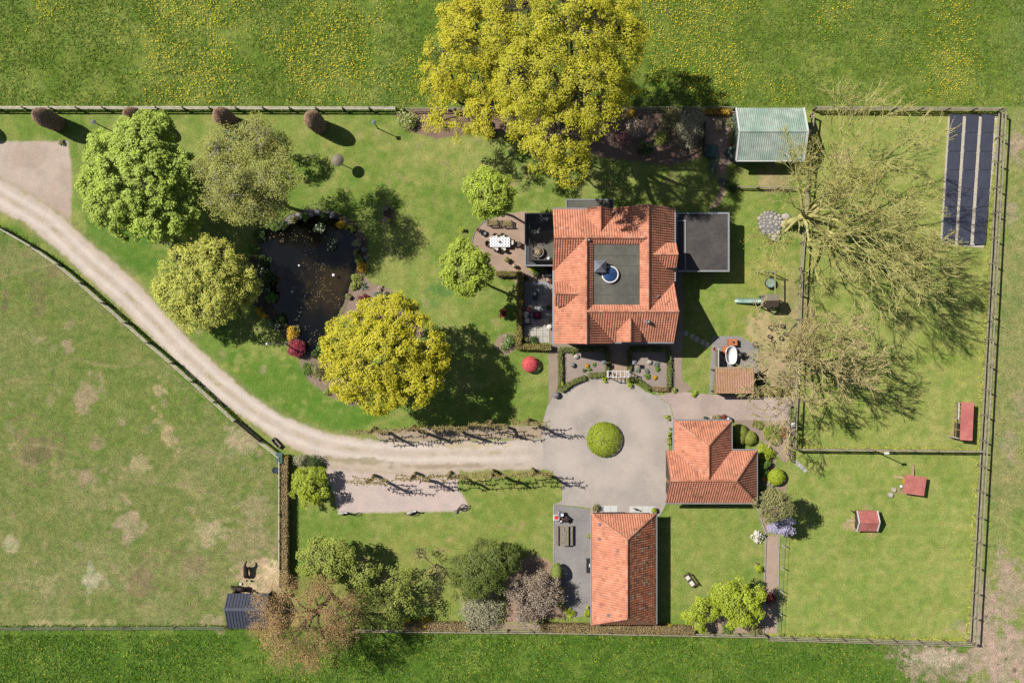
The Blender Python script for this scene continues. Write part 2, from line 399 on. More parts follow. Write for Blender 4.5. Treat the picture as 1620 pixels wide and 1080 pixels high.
# ---------------------------------------------------------------- the ground: one continuous sheet, cut into its zones
gx = np.concatenate([[-9000, -4000, -1800, -800, -300, -120, -60], np.arange(-30, 1651, 2.4), [1680, 1740, 1920, 2400, 3400, 5600, 10600]])
gy = np.concatenate([[-9000, -4000, -1800, -800, -300, -120, -60], np.arange(-30, 1111, 2.4), [1140, 1200, 1380, 1880, 2900, 5000, 10000]])
GX, GY = np.meshgrid(gx, gy); NX = len(gx); NY = len(gy)
gX = GX.ravel(); gY = GY.ravel()
CLc = np.clip
def sdf(poly, x=None, y=None):
    """distance in pixels to a plan polygon, negative inside"""
    x = gX if x is None else x; y = gY if y is None else y
    d = np.full(x.shape, 1e9); ins = np.zeros(x.shape, bool); n = len(poly)
    for i in range(n):
        ax, ay = poly[i]; bx, by = poly[(i + 1) % n]
        ex, ey = bx - ax, by - ay; wx = x - ax; wy = y - ay
        t = CLc((wx * ex + wy * ey) / (ex * ex + ey * ey + 1e-9), 0, 1)
        d = np.minimum(d, (wx - ex * t) ** 2 + (wy - ey * t) ** 2)
        c = ((ay > y) != (by > y)) & (x < (bx - ax) * (y - ay) / (by - ay + 1e-12) + ax)
        ins ^= c
    d = np.sqrt(d); return np.where(ins, -d, d)
def pline(pts, x=None, y=None):
    x = gX if x is None else x; y = gY if y is None else y
    d = np.full(x.shape, 1e9); sg = np.zeros(x.shape)
    for (ax, ay), (bx, by) in zip(pts[:-1], pts[1:]):
        ex, ey = bx - ax, by - ay; wx = x - ax; wy = y - ay
        t = CLc((wx * ex + wy * ey) / (ex * ex + ey * ey), 0, 1)
        q = np.sqrt((wx - ex * t) ** 2 + (wy - ey * t) ** 2); m = q < d
        d = np.where(m, q, d); sg = np.where(m, np.sign(ex * wy - ey * wx), sg)
    return d * sg
def sstep(a, b, x):
    t = CLc((x - a) / (b - a), 0, 1); return t * t * (3 - 2 * t)
N1 = fbm(gX, gY, 24, 1); N2 = fbm(gX, gY, 90, 5); N3 = fbm(gX, gY, 9, 9, 3); N4 = fbm(gX, gY, 260, 13); N5 = fbm(gX, gY, 45, 23, 4)
gC = np.zeros((len(gX), 3)); gZ = np.zeros(len(gX), int)
ZN = {}
def zone(name, m):
    if name not in ZN: ZN[name] = len(ZN)
    gZ[m] = ZN[name]
def paint(m, c):
    c = np.array(c[:3]); gC[:] = gC * (1 - m[:, None]) + c * m[:, None]
def polym(poly, w=2.0, jit=8.0, nz=None):
    d = sdf(poly) + ((N3 if nz is None else nz) - .5) * jit
    return sstep(w, -w, d)
def patch(px, py, rx, ry, c, amt=1.0, rot=0.0, edge=.9):
    a = math.radians(rot); X = (gX - px) * math.cos(a) + (gY - py) * math.sin(a); Y = -(gX - px) * math.sin(a) + (gY - py) * math.cos(a)
    d = np.sqrt((X / rx) ** 2 + (Y / ry) ** 2) + (N3 - .5) * edge * 1.6 + (N1 - .5) * edge * 1.2
    paint(sstep(1.1, .55, d) * amt, c)

# fields and lawns
paint(np.ones(len(gX)), A(142, 158, 76)); zone('lawn', np.ones(len(gX), bool))
paint(sstep(.42, .62, N2) * .8, A(120, 146, 58)); paint(sstep(.5, .68, N5) * .6, A(158, 166, 90)); paint(sstep(.52, .7, N1) * .4, A(170, 168, 102))
MEADOW_N = [(-9100, -9100), (10700, -9100), (10700, 168), (1595, 168), (1290, 170), (1110, 172), (628, 173), (-9100, 173)]
MEADOW_S = [(-9100, 992), (360, 991), (640, 996), (1000, 1001), (1210, 1006), (1535, 1016), (1540, 10100), (-9100, 10100)]
FIELD_E = [(1582, 172), (10700, 168), (10700, 10100), (1540, 10100), (1536, 1014)]
PADD_W = [(-9100, 362), (0, 365), (58, 391), (98, 419), (133, 449), (168, 480), (203, 511), (238, 541), (276, 573), (308, 603), (343, 635), (375, 665), (415, 698), (446, 722), (447, 920), (447, 992), (-9100, 992)]
PADD_NE = [(1275, 180), (1580, 180), (1549, 712), (1254, 710)]
PADD_SE = [(1252, 712), (1549, 712), (1534, 1010), (1215, 1003), (1238, 800)]
def field(name, poly, base, cols, w=2.5, jit=5):
    m = polym(poly, w, jit); paint(m, base)
    for nz, lo, hi, c, a in cols: paint(m * sstep(lo, hi, nz) * a, c)
    zone(name, sdf(poly) < 0)
field('meadow_north', MEADOW_N, A(122, 141, 54), [(N2, .45, .65, A(136, 151, 68), .8), (N5, .5, .7, A(106, 133, 42), .8), (N4, .5, .62, A(124, 142, 74), .6), (N3, .6, .8, A(140, 152, 80), .5)])
field('meadow_south', MEADOW_S, A(105, 133, 45), [(N2, .45, .65, A(122, 144, 56), .8), (N5, .5, .7, A(86, 122, 32), .8), (N3, .6, .8, A(120, 150, 56), .5)])
field('field_east', FIELD_E, A(148, 160, 86), [(N2, .5, .66, A(160, 160, 98), .7), (N5, .52, .7, A(122, 146, 66), .7), (N4, .55, .66, A(164, 152, 110), .4)])
field('paddock_west', PADD_W, A(132, 140, 78), [(N2, .42, .62, A(142, 145, 90), .9), (N5, .5, .68, A(124, 138, 70), .8), (N1, .54, .7, A(156, 156, 100), .5), (N4, .5, .64, A(120, 138, 62), .6)])
field('paddock_northeast', PADD_NE, A(162, 170, 90), [(N2, .42, .62, A(150, 164, 78), .9), (N5, .5, .68, A(170, 172, 100), .6), (N3, .6, .8, A(132, 154, 66), .5)])
field('paddock_southeast', PADD_SE, A(152, 166, 82), [(N2, .42, .62, A(166, 173, 94), .9), (N5, .5, .68, A(140, 156, 72), .6), (N1, .56, .72, A(164, 170, 98), .5)])
# mower stripes in the south-east paddock
mm = polym(PADD_SE, 3, 2) * sstep(.2, .9, np.sin(gY / 3.0 + N2 * 3)) * sstep(.4, .6, N4); paint(mm * .22, A(172, 178, 106))
lawnm = (gZ == ZN['lawn']).astype(float)
# rich dark green by the drive and the pond, drier towards the north-east lawn and the south lawns
for (x, y, rx, ry, c, a) in [(420, 610, 150, 45, A(98, 138, 42), .9), (520, 660, 110, 30, A(98, 140, 44), .9), (180, 390, 90, 50, A(96, 136, 46), .9), (330, 560, 60, 60, A(100, 140, 44), .8), (60, 370, 70, 20, A(104, 136, 48), .7),
        (690, 240, 120, 50, A(168, 170, 98), .6), (640, 400, 60, 90, A(160, 166, 92), .5), (560, 230, 90, 30, A(140, 156, 72), .5), (760, 640, 90, 40, A(116, 146, 56), .6),
        (700, 900, 160, 70, A(158, 158, 86), .6), (830, 780, 60, 50, A(132, 146, 62), .5), (1120, 870, 80, 60, A(150, 162, 82), .5), (1180, 470, 40, 90, A(164, 168, 84), .6), (1120, 460, 40, 40, A(140, 166, 70), .5), (1180, 360, 40, 70, A(140, 160, 70), .6)]:
    patch(x, y, rx, ry, c, a * .85)
patch(700, 455, 26, 14, A(96, 140, 70), .7); patch(680, 480, 30, 10, A(110, 148, 74), .5)
for i in range(46):     # small worn spots in the lawn
    x = rng.uniform(560, 860); y = rng.choice([rng.uniform(200, 300), rng.uniform(330, 660), rng.uniform(820, 980)])
    patch(x, y, rng.uniform(4, 15), rng.uniform(3, 9), A(176, 164, 112), .55, rng.uniform(0, 90))
# straw-coloured and bare soil
SOIL = A(178, 158, 134)
for (x, y, rx, ry, rot, a, c) in [(140, 618, 18, 34, 25, .8, A(172, 152, 124)), (108, 550, 10, 12, 0, .7, A(170, 150, 122)), (265, 683, 12, 40, -28, .8, A(186, 166, 128)), (250, 615, 14, 10, 30, .8, A(190, 168, 132)), (155, 700, 16, 12, 0, .7, A(168, 144, 116)),
        (55, 710, 44, 26, 10, .75, A(144, 126, 94)), (60, 720, 26, 12, 0, .5, A(110, 104, 74)), (135, 755, 18, 16, 20, .8, A(166, 146, 118)), (220, 735, 18, 14, 0, .7, A(182, 166, 128)), (205, 830, 28, 24, 0, .85, A(170, 154, 124)), (330, 840, 34, 22, -20, .8, A(178, 166, 128)),
        (15, 860, 16, 16, 0, .8, A(180, 172, 136)), (150, 915, 20, 20, 0, .85, A(182, 176, 146)), (225, 915, 26, 34, 10, .8, A(140, 122, 92)), (305, 895, 30, 22, 0, .75, A(146, 128, 98)), (70, 925, 26, 18, 0, .6, A(160, 154, 110)), (380, 700, 34, 34, 0, .75, A(178, 164, 132)), (400, 800, 30, 20, 0, .6, A(158, 150, 112)),
        (410, 912, 44, 30, 0, .95, A(196, 172, 142)), (425, 900, 34, 24, 0, .95, A(218, 194, 158)), (400, 935, 40, 16, 0, .9, A(206, 182, 150)), (400, 860, 40, 50, 0, .7, A(160, 146, 112)), (330, 985, 34, 14, 0, .7, A(178, 158, 128)), (100, 985, 100, 6, 0, .7, A(174, 164, 118)), (60, 470, 14, 40, 0, .5, A(128, 116, 84)), (85, 430, 20, 12, 0, .6, A(130, 116, 88)),
        (10, 470, 8, 26, 0, .7, A(122, 104, 84)), (300, 775, 40, 8, 40, .4, A(166, 160, 104)), (180, 640, 40, 6, 30, .4, A(160, 160, 100))]:
    patch(x, y, rx, ry, tuple(v * 1.12 for v in c[:3]), a * .95, rot)
for i in range(60):
    patch(rng.uniform(0, 430), rng.uniform(480, 985), rng.uniform(3, 12), rng.uniform(3, 9), A(172, 158, 122), .5, rng.uniform(0, 90))
# hoof-worn rings in the western paddock
for (x, y, r) in [(62, 712, 40), (60, 740, 34), (265, 920, 60), (300, 905, 40), (50, 700, 52)]:
    q = np.abs(np.hypot(gX - x, (gY - y) * 1.2) - r) + (N3 - .5) * 8
    paint(sstep(3.5, 1, q) * .45 * sstep(.42, .56, N5), A(142, 122, 92))
# eastern field: trampled soil, thickest at the south-east corner
for (x, y, rx, ry, a) in [(1580, 1040, 60, 80, .95), (1560, 970, 26, 50, .9), (1480, 1050, 80, 40, .7), (1600, 940, 30, 50, .7), (1605, 230, 16, 34, .7), (1600, 340, 14, 26, .6), (1585, 900, 18, 40, .6), (1612, 640, 10, 30, .35), (1598, 700, 14, 30, .4), (1440, 1030, 60, 18, .5)]:
    patch(x, y, rx, ry, A(188, 166, 146), a)
patch(1480, 1040, 46, 16, A(212, 194, 172), .7); patch(1572, 1030, 24, 60, A(196, 172, 152), .8)
patch(1350, 830, 18, 12, A(196, 168, 134), .95); patch(1448, 775, 8, 6, A(176, 156, 120), .6)
for (x, y) in [(1580, 1050), (1592, 1042), (1562, 985), (1560, 975), (1605, 1060)]: patch(x, y, 3, 2.5, A(110, 92, 78), .8)
for (x, y) in [(1440, 778), (1425, 775), (1352, 828), (1380, 846), (1510, 665), (1506, 690), (1372, 805)]: patch(x, y, 12, 9, A(178, 164, 112), .7)
for i in range(40): patch(rng.uniform(1250, 1560), rng.uniform(200, 1000), rng.uniform(4, 18), rng.uniform(3, 9), A(176, 170, 104), .4, rng.uniform(0, 90))
for i in range(5):      # animal tracks in the western paddock
    y0 = rng.uniform(420, 900); pth = [(0 + 60 * k, y0 + 30 * math.sin(k * .9 + i) + k * rng.uniform(2, 16)) for k in range(8)]
    paint(sstep(3.2, .8, np.abs(pline(pth)) + (N3 - .5) * 5) * .4 * (gZ == ZN['paddock_west']), A(166, 154, 112))
# litter of catkins and straw under the bare trees
patch(1228, 545, 60, 70, A(196, 178, 132), .95); patch(1235, 590, 44, 44, A(186, 166, 132), .85); patch(1250, 470, 24, 60, A(178, 162, 116), .75); patch(1225, 430, 60, 26, A(176, 172, 96), .6); patch(1225, 285, 36, 26, A(186, 164, 126), .75)
patch(1330, 250, 26, 14, A(184, 164, 126), .7); patch(1265, 500, 16, 60, A(178, 164, 120), .6)
# beds
BED_POND = [(540, 405), (556, 400), (572, 430), (588, 448), (620, 460), (650, 478), (668, 505), (672, 530), (640, 540), (590, 520), (540, 500), (546, 470), (556, 440)]
BED_POND2 = [(462, 520), (476, 580), (490, 604), (520, 627), (556, 640), (580, 640), (580, 580), (520, 560), (500, 560)]
BED_NORTH = [(622, 176), (660, 172), (930, 172), (1108, 174), (1108, 250), (1060, 262), (1010, 256), (960, 250), (900, 235), (840, 222), (800, 208), (740, 212), (690, 220), (645, 206)]
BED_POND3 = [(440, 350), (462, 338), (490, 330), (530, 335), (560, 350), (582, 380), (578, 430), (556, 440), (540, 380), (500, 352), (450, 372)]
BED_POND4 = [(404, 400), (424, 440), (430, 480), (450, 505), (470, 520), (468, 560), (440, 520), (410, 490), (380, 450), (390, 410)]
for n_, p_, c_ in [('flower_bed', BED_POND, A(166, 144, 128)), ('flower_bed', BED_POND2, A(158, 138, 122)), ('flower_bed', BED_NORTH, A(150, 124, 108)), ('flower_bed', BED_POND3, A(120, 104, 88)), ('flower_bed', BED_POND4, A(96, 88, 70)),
        ('flower_bed', [(640, 984), (900, 986), (1205, 992), (1210, 1004), (1000, 999), (640, 994)], A(170, 152, 126)), ('flower_bed', [(1100, 976), (1215, 970), (1215, 1004), (1080, 1000)], A(182, 160, 136)), ('flower_bed', [(1196, 668), (1258, 664), (1256, 706), (1236, 706), (1210, 690)], A(188, 164, 144)),
        ('flower_bed', [(1198, 700), (1222, 712), (1230, 742), (1245, 760), (1240, 800), (1232, 842), (1208, 842), (1200, 800)], A(176, 152, 134)), ('flower_bed', [(788, 530), (812, 525), (818, 552), (800, 562), (782, 548)], A(170, 146, 128)), ('flower_bed', [(812, 886), (850, 878), (876, 892), (890, 930), (896, 976), (800, 984), (800, 920)], A(176, 150, 126))]:
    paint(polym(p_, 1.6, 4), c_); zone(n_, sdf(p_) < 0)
for (x, y, rx, ry) in [(612, 340, 13, 16)]: patch(x, y, rx, ry, A(178, 158, 138), .95)
# gravel: parking bay, drive, gravelled corner
DR_C = [(-60, 285), (0, 308), (35, 328), (75, 352), (112, 388), (150, 424), (200, 464), (245, 510), (292, 560), (340, 603), (395, 645), (450, 678), (510, 702), (570, 714), (640, 718), (720, 717), (800, 715), (880, 714)]
DR = [(-9100, 268), (0, 286), (60, 317), (106, 350), (140, 382), (180, 415), (215, 445), (255, 490), (300, 538), (345, 580), (400, 628), (450, 660), (510, 683), (560, 692), (610, 697), (760, 697), (870, 694), (870, 742), (800, 742), (730, 744), (640, 746), (560, 740), (520, 734), (480, 716), (430, 690), (380, 656), (330, 620), (280, 572), (230, 525), (180, 475), (130, 430), (80, 385), (40, 352), (0, 334), (-9100, 300)]
PARK = [(512, 728), (600, 735), (728, 742), (724, 770), (742, 800), (736, 808), (536, 811), (528, 780), (518, 752)]
CORNER = [(-9100, 224), (-20, 224), (108, 223), (113, 260), (112, 352), (60, 317), (0, 286), (-9100, 268)]
paint(polym(CORNER, 2, 5), A(206, 188, 172)); paint(polym(CORNER, 2, 5) * sstep(.5, .66, N5) * .6, A(190, 168, 150)); zone('gravel_corner', sdf(CORNER) < 0)
paint(polym(PARK, 1.5, 3), A(214, 196, 186)); paint(polym(PARK, 1.5, 3) * sstep(.52, .7, N1) * .5, A(220, 196, 184)); zone('gravel_parking_bay', sdf(PARK) < 0)
dm = polym(DR, 2.6, 7); dv = pline(DR_C)
paint(sstep(14, 0, sdf(DR) + (N1 - .5) * 14) * (1 - dm) * .5, A(168, 156, 108))
paint(dm, A(216, 200, 184)); trk = sstep(5.5, 1.5, np.abs(np.abs(dv + (N2 - .5) * 4) - 9.5) + (N3 - .5) * 3)
paint(dm * trk * .7, A(234, 222, 209)); mid = sstep(4.5, 1.0, np.abs(dv + (N2 - .5) * 4) + (N3 - .5) * 8)
paint(dm * mid * sstep(.35, .6, N1 + (N3 - .5) * .5) * .5, A(196, 178, 146)); paint(dm * mid * sstep(.6, .74, N5 + (N3 - .5) * .5) * .6, A(162, 156, 104))
paint(dm * sstep(15, 24, np.abs(dv)) * .5, A(196, 178, 152)); paint(dm * sstep(770, 862, gX + (N1 - .5) * 50), A(205, 192, 178)); zone('driveway', sdf(DR) < 0)
patch(560, 728, 60, 6, A(150, 140, 96), .6, 4); patch(700, 737, 90, 4, A(168, 150, 128), .7, -1); patch(735, 705, 60, 5, A(196, 176, 128), .6, 0)
STRIP_N = [(588, 681), (700, 676), (860, 671), (866, 692), (700, 697), (600, 697)]
paint(polym(STRIP_N, 2, 6), A(184, 166, 140)); zone('flower_bed', sdf(STRIP_N) < 0)
PATH_SE = [(1210, 846), (1232, 846), (1230, 925), (1228, 1003), (1208, 1003), (1208, 930)]
paint(polym(PATH_SE, 1.3, 2), A(190, 166, 148)); zone('gravel_path', sdf(PATH_SE) < 0)
GARD_NE = [(1112, 176), (1165, 176), (1165, 250), (1150, 262), (1128, 250), (1112, 244)]
paint(polym(GARD_NE, 1.6, 4), A(190, 166, 150)); zone('gravel_yard', sdf(GARD_NE) < 0)
paint(polym([(1134, 244), (1150, 262), (1152, 300), (1135, 330), (1120, 334), (1140, 296), (1128, 262)], 1.6, 5), A(180, 156, 134))
POND = [(408, 376), (425, 361), (452, 358), (470, 347), (500, 342), (535, 347), (560, 366), (567, 395), (561, 430), (549, 465), (538, 492), (521, 520), (507, 545), (496, 562), (480, 548), (470, 522), (447, 506), (431, 482), (427, 452), (417, 420)]
pd = sdf(POND) + (N3 - .5) * 5
paint(sstep(12, 2, pd) * .6, A(104, 92, 72))
zone('pond_bank', pd < 2.5)
gz = np.where(pd < 2.5, -.55 * sstep(2.5, -14, pd) - .1 * sstep(2.5, 0, pd), 0.0)
paint(sstep(2, -2, pd), A(70, 60, 40)); algae = sstep(-2, -12, pd) * sstep(60, 20, np.hypot((gX - 515) * .9, (gY - 440) * .7) + (N2 - .5) * 60); paint(algae * .8, A(112, 100, 66)); paint(algae * sstep(.48, .62, N5), A(142, 122, 78)); paint(algae * sstep(.56, .7, N1), A(162, 140, 100)); paint(sstep(-4, -14, pd) * (1 - algae) * .8, A(34, 40, 52))  # deep bed outside the algae: depth shade and navy sky reflection painted as colour
zone('pond_bed', pd < -1)
gz += (fbm(gX, gY, 120, 77, 3) - .5) * .10 * sstep(40, 90, np.minimum(np.abs(sdf([(380, 150), (1300, 150), (1300, 1010), (380, 1010)])), 400)) * 0

def ground_mat(name, amp=.3, bump=.05, s1=9.0, s2=2.6, stem=True):
    m = bpy.data.materials.new(name); m.use_nodes = True
    n = m.node_tree.nodes; l = m.node_tree.links; b = n['Principled BSDF']; b.inputs['Roughness'].default_value = .92; b.inputs['Specular IOR Level'].default_value = .15
    a = n.new('ShaderNodeAttribute'); a.attribute_name = 'gcol'; g = n.new('ShaderNodeNewGeometry')
    def nz(sc, d=4):
        t = n.new('ShaderNodeTexNoise'); t.inputs['Scale'].default_value = sc; t.inputs['Detail'].default_value = d; l.new(g.outputs['Position'], t.inputs[0]); return t
    t1 = nz(s1, 3); t2 = nz(s2, 5)
    def rng_(t, lo, hi, a0=.3, a1=.7):
        r = n.new('ShaderNodeMapRange'); r.inputs[1].default_value = a0; r.inputs[2].default_value = a1; r.inputs[3].default_value = lo; r.inputs[4].default_value = hi; l.new(t.outputs[0], r.inputs[0]); return r
    r1 = rng_(t1, 1 - amp, 1 + amp); r2 = rng_(t2, 1 - amp * .55, 1 + amp * .55)
    mu = n.new('ShaderNodeMath'); mu.operation = 'MULTIPLY'; l.new(r1.outputs[0], mu.inputs[0]); l.new(r2.outputs[0], mu.inputs[1])
    v = n.new('ShaderNodeVectorMath'); v.operation = 'SCALE'; l.new(a.outputs['Color'], v.inputs[0]); l.new(mu.outputs[0], v.inputs['Scale'])
    src = v.outputs[0]
    if stem:      # a few pale dead stems among the green
        t3 = nz(14, 2); r3 = rng_(t3, 0, .32, .6, .74); mx = n.new('ShaderNodeMix'); mx.data_type = 'RGBA'; mx.inputs[7].default_value = A(172, 168, 104)
        l.new(r3.outputs[0], mx.inputs[0]); l.new(src, mx.inputs[6]); src = mx.outputs[2]
    t4 = nz(.85, 7); r4 = rng_(t4, 0, 1, .36, .64); mh = n.new('ShaderNodeMix'); mh.data_type = 'RGBA'
    mh.inputs[6].default_value = (1.16, 1.07, 1.12, 1) if stem else (1.06, 1.04, 1.04, 1); mh.inputs[7].default_value = (.80, .93, .76, 1) if stem else (.93, .94, .95, 1); l.new(r4.outputs[0], mh.inputs[0])
    mv = n.new('ShaderNodeVectorMath'); mv.operation = 'MULTIPLY'; l.new(src, mv.inputs[0]); l.new(mh.outputs[2], mv.inputs[1]); src = mv.outputs[0]
    l.new(src, b.inputs[0])
    bp = n.new('ShaderNodeBump'); bp.inputs['Distance'].default_value = bump; tb = nz(s1 * 1.5, 3)
    l.new(tb.outputs[0], bp.inputs['Height']); l.new(bp.outputs[0], b.inputs['Normal'])
    MATS[name] = m
ground_mat('ground_lawn', .25, .06, 7, 1.5); ground_mat('ground_meadow', .4, .13, 5.5, 1.6); ground_mat('ground_paddock', .36, .08, 6.5, 1.8)
ground_mat('ground_gravel', .13, .015, 16, 5, False); ground_mat('ground_soil', .22, .04, 10, 3, False)
ZM = {'lawn': 'ground_lawn', 'meadow_north': 'ground_meadow', 'meadow_south': 'ground_meadow', 'field_east': 'ground_paddock', 'paddock_west': 'ground_paddock', 'paddock_northeast': 'ground_lawn', 'paddock_southeast': 'ground_lawn',
      'driveway': 'ground_gravel', 'gravel_parking_bay': 'ground_gravel', 'gravel_corner': 'ground_gravel', 'gravel_path': 'ground_gravel', 'gravel_yard': 'ground_soil', 'flower_bed': 'ground_soil', 'pond_bank': 'ground_soil', 'pond_bed': 'ground_soil'}
ii = (np.arange(NY - 1)[:, None] * NX + np.arange(NX - 1)[None, :]).ravel()
quads = np.stack([ii + NX, ii + NX + 1, ii + 1, ii], 1)
fz = gZ[ii]
wX = (gX - 810) / PXM; wY = (540 - gY) / PXM
for zn, zi in ZN.items():
    q = quads[fz == zi]
    if len(q) == 0: continue
    u, inv = np.unique(q.ravel(), return_inverse=True)
    nm = {'lawn': 'lawn'}.get(zn, zn)
    me = fast_mesh(nm, np.stack([wX[u], wY[u], gz[u]], 1), inv.reshape(q.shape), ZM[zn], smooth=True)
    at = me.attributes.new('gcol', 'FLOAT_COLOR', 'POINT')
    at.data.foreach_set('color', np.concatenate([gC[u], np.ones((len(u), 1))], 1).astype(np.float32).ravel())
    link(bpy.data.objects.new(nm, me), kind='structure')

# water
wm = bpy.data.materials.new('pond_water'); wm.use_nodes = True
n = wm.node_tree.nodes; l = wm.node_tree.links; n.remove(n['Principled BSDF'])
gl = n.new('ShaderNodeBsdfGlossy'); gl.inputs['Roughness'].default_value = .04; tr = n.new('ShaderNodeBsdfTransparent'); tr.inputs[0].default_value = (.46, .44, .36, 1)
df = n.new('ShaderNodeBsdfDiffuse'); df.inputs[0].default_value = (.006, .009, .010, 1)
fr = n.new('ShaderNodeFresnel'); fr.inputs[0].default_value = 1.45
m1 = n.new('ShaderNodeMixShader'); m1.inputs[0].default_value = .10; l.new(tr.outputs[0], m1.inputs[1]); l.new(df.outputs[0], m1.inputs[2])
m2 = n.new('ShaderNodeMixShader'); l.new(fr.outputs[0], m2.inputs[0]); l.new(m1.outputs[0], m2.inputs[1]); l.new(gl.outputs[0], m2.inputs[2]); l.new(m2.outputs[0], n['Material Output'].inputs[0])
tn = n.new('ShaderNodeTexNoise'); tn.inputs['Scale'].default_value = 3; bp = n.new('ShaderNodeBump'); bp.inputs['Distance'].default_value = .01; l.new(tn.outputs[0], bp.inputs['Height']); l.new(bp.outputs[0], gl.inputs['Normal']); l.new(bp.outputs[0], fr.inputs['Normal'])
MATS['pond_water'] = wm
wp = [P(x + (x - 490) * .03, y + (y - 445) * .03) for x, y in POND]
o = bpy.data.objects.new('pond_water', B().add([(x, y, -.09) for x, y in wp], [tuple(range(len(wp)))]).mesh('pond_water', 'pond_water')); link(o, kind='structure')

# ---------------------------------------------------------------- paved areas, thin raised sheets
def pave(name, poly, m, z=.02):
    o = bpy.data.objects.new(name, B().prism([P(*p) for p in poly], -.05, z).mesh(name, m)); link(o, kind='structure'); return o
def arc(cx, cy, rx, ry, a0, a1, n=14):
    return [(cx + rx * math.cos(math.radians(a0 + (a1 - a0) * i / n)), cy - ry * math.sin(math.radians(a0 + (a1 - a0) * i / n))) for i in range(n + 1)]
pave('forecourt', [(857, 672), (866, 642), (880, 620)] + arc(957, 660, 84, 63, 138, 40) + [(1040, 626), (1060, 640), (1066, 664), (1058, 705), (1056, 792), (1046, 812), (1040, 818), (934, 818), (934, 803), (878, 797), (889, 791), (889, 766), (869, 742), (860, 742), (858, 694)], 'pave_court', .020)
pave('brick_driveway', [(1041, 626), (1070, 618), (1100, 622), (1130, 624), (1252, 628), (1249, 666), (1067, 664), (1061, 640)], 'pave_pink', .024)
pave('garden_path', [(868, 545), (884, 545), (884, 610), (880, 619), (868, 640)], 'pave_path', .028)
pave('garden_path', [(1060, 545), (1079, 545), (1079, 600), (1095, 615), (1085, 620), (1066, 622), (1060, 615)], 'pave_path', .028)
pave('garden_path', [(962, 545), (996, 545), (994, 600), (964, 600)], 'pave_brick', .028)
pave('house_apron', [(876, 536), (1081, 536), (1081, 548), (876, 548)], 'pave_path', .024)
pave('house_apron', [(1062, 430), (1081, 430), (1081, 537), (1062, 537)], 'pave_path', .026)
pave('front_bed', [(884, 549), (964, 549), (964, 596), (940, 598), (915, 605), (897, 614), (886, 624), (884, 620)], 'pave_bed', .022)
pave('front_bed', [(994, 549), (1060, 549), (1060, 617), (1040, 617), (1022, 606), (1005, 600), (994, 598)], 'pave_bed', .022)
pave('brick_terrace', arc(790, 385, 42, 40, 215, 110, 12) + [(800, 338), (834, 334), (840, 440), (816, 446), (800, 434), (780, 430)], 'pave_brick', .022)
pave('terrace_edge', [(816, 434), (878, 430), (878, 452), (816, 452)], 'pave_path', .026)
pave('terrace_path', [(869, 452), (880, 452), (880, 548), (869, 548)], 'pave_path', .026)
pave('barn_yard', [(876, 797), (937, 806), (940, 972), (905, 976), (884, 930), (876, 900)], 'pave_grey', .018)
pave('wash_terrace', [(1126, 532), (1168, 531), (1200, 548), (1200, 592), (1130, 592), (1126, 625), (1122, 625)], 'pave_grey', .022)
pave('garden_path', [(1158, 664), (1196, 664), (1215, 686), (1236, 704), (1252, 708), (1256, 722), (1240, 732), (1222, 712), (1196, 690), (1176, 676)], 'pave_path', .028)
pave('hedge_footing', [(786, 428), (824, 428), (824, 440), (786, 440)], 'pave_path', .016)
# slabs laid one by one
def slabs(name, label, cat, x0, x1, y0, y1, nx, ny, mats, z=.03):
    t = thing(name, label, cat, P3((x0 + x1) / 2, (y0 + y1) / 2))
    t.pop('category'); t.pop('label'); t['kind'] = 'structure'
    for i in range(nx):
        for j in range(ny):
            a = P(x0 + (x1 - x0) * i / nx + .25, y0 + (y1 - y0) * j / ny + .25); c = P(x0 + (x1 - x0) * (i + 1) / nx - .25, y0 + (y1 - y0) * (j + 1) / ny - .25)
            m_ = mats[(i * 7 + j * 5 + (i * j) % 3) % len(mats)] if not callable(mats) else mats(i, j)
            k = ('slab', m_, round(c[0] - a[0], 2), round(a[1] - c[1], 2))
            if k not in UNIT: UNIT[k] = B().box(-(c[0] - a[0]) / 2, (c[0] - a[0]) / 2, -(a[1] - c[1]) / 2, (a[1] - c[1]) / 2, -.06, 0, .006).mesh('slab', m_)
            o = bpy.data.objects.new('paving_slab', UNIT[k]); link(o, t); o.location = Vector(((a[0] + c[0]) / 2, (a[1] + c[1]) / 2, z + rng.uniform(-.002, .002))) - org(t)
    return t
slabs('slab_terrace', 'x', 'x', 829, 869, 445, 542, 4, 10, lambda i, j: 'slab_blue' if j < 6 else 'slab_pale', .036)
slabs('door_slab', 'x', 'x', 944, 977, 799, 810, 3, 1, lambda i, j: 'slab_white', .040)
slabs('door_slab', 'x', 'x', 996, 1037, 800, 812, 4, 1, lambda i, j: 'slab_white', .040)
st = thing('stepping_stones', 'x', 'x', P3(1095, 540)); st.pop('category'); st.pop('label'); st['kind'] = 'structure'
for x, y in [(1085.5, 527), (1095, 531.5), (1102.5, 536.5), (1111.5, 541), (1119, 545)]:
    o = bpy.data.objects.new('stepping_stone', UNIT.setdefault('step', B().box(-.2, .2, -.24, .24, -.05, .03, .01).mesh('stepping_stone', 'slab_pale'))); link(o, st)
    o.location = P3(x, y) - org(st); o.rotation_euler = (0, 0, -.4)
st = thing('stepping_stones', 'x', 'x', P3(1265, 735)); st.pop('category'); st.pop('label'); st['kind'] = 'structure'
for x, y in [(1259, 731), (1264, 735), (1269, 739), (1273, 743)]:
    o = bpy.data.objects.new('stepping_stone', UNIT['step']); link(o, st); o.location = P3(x, y) - org(st); o.rotation_euler = (0, 0, .75)
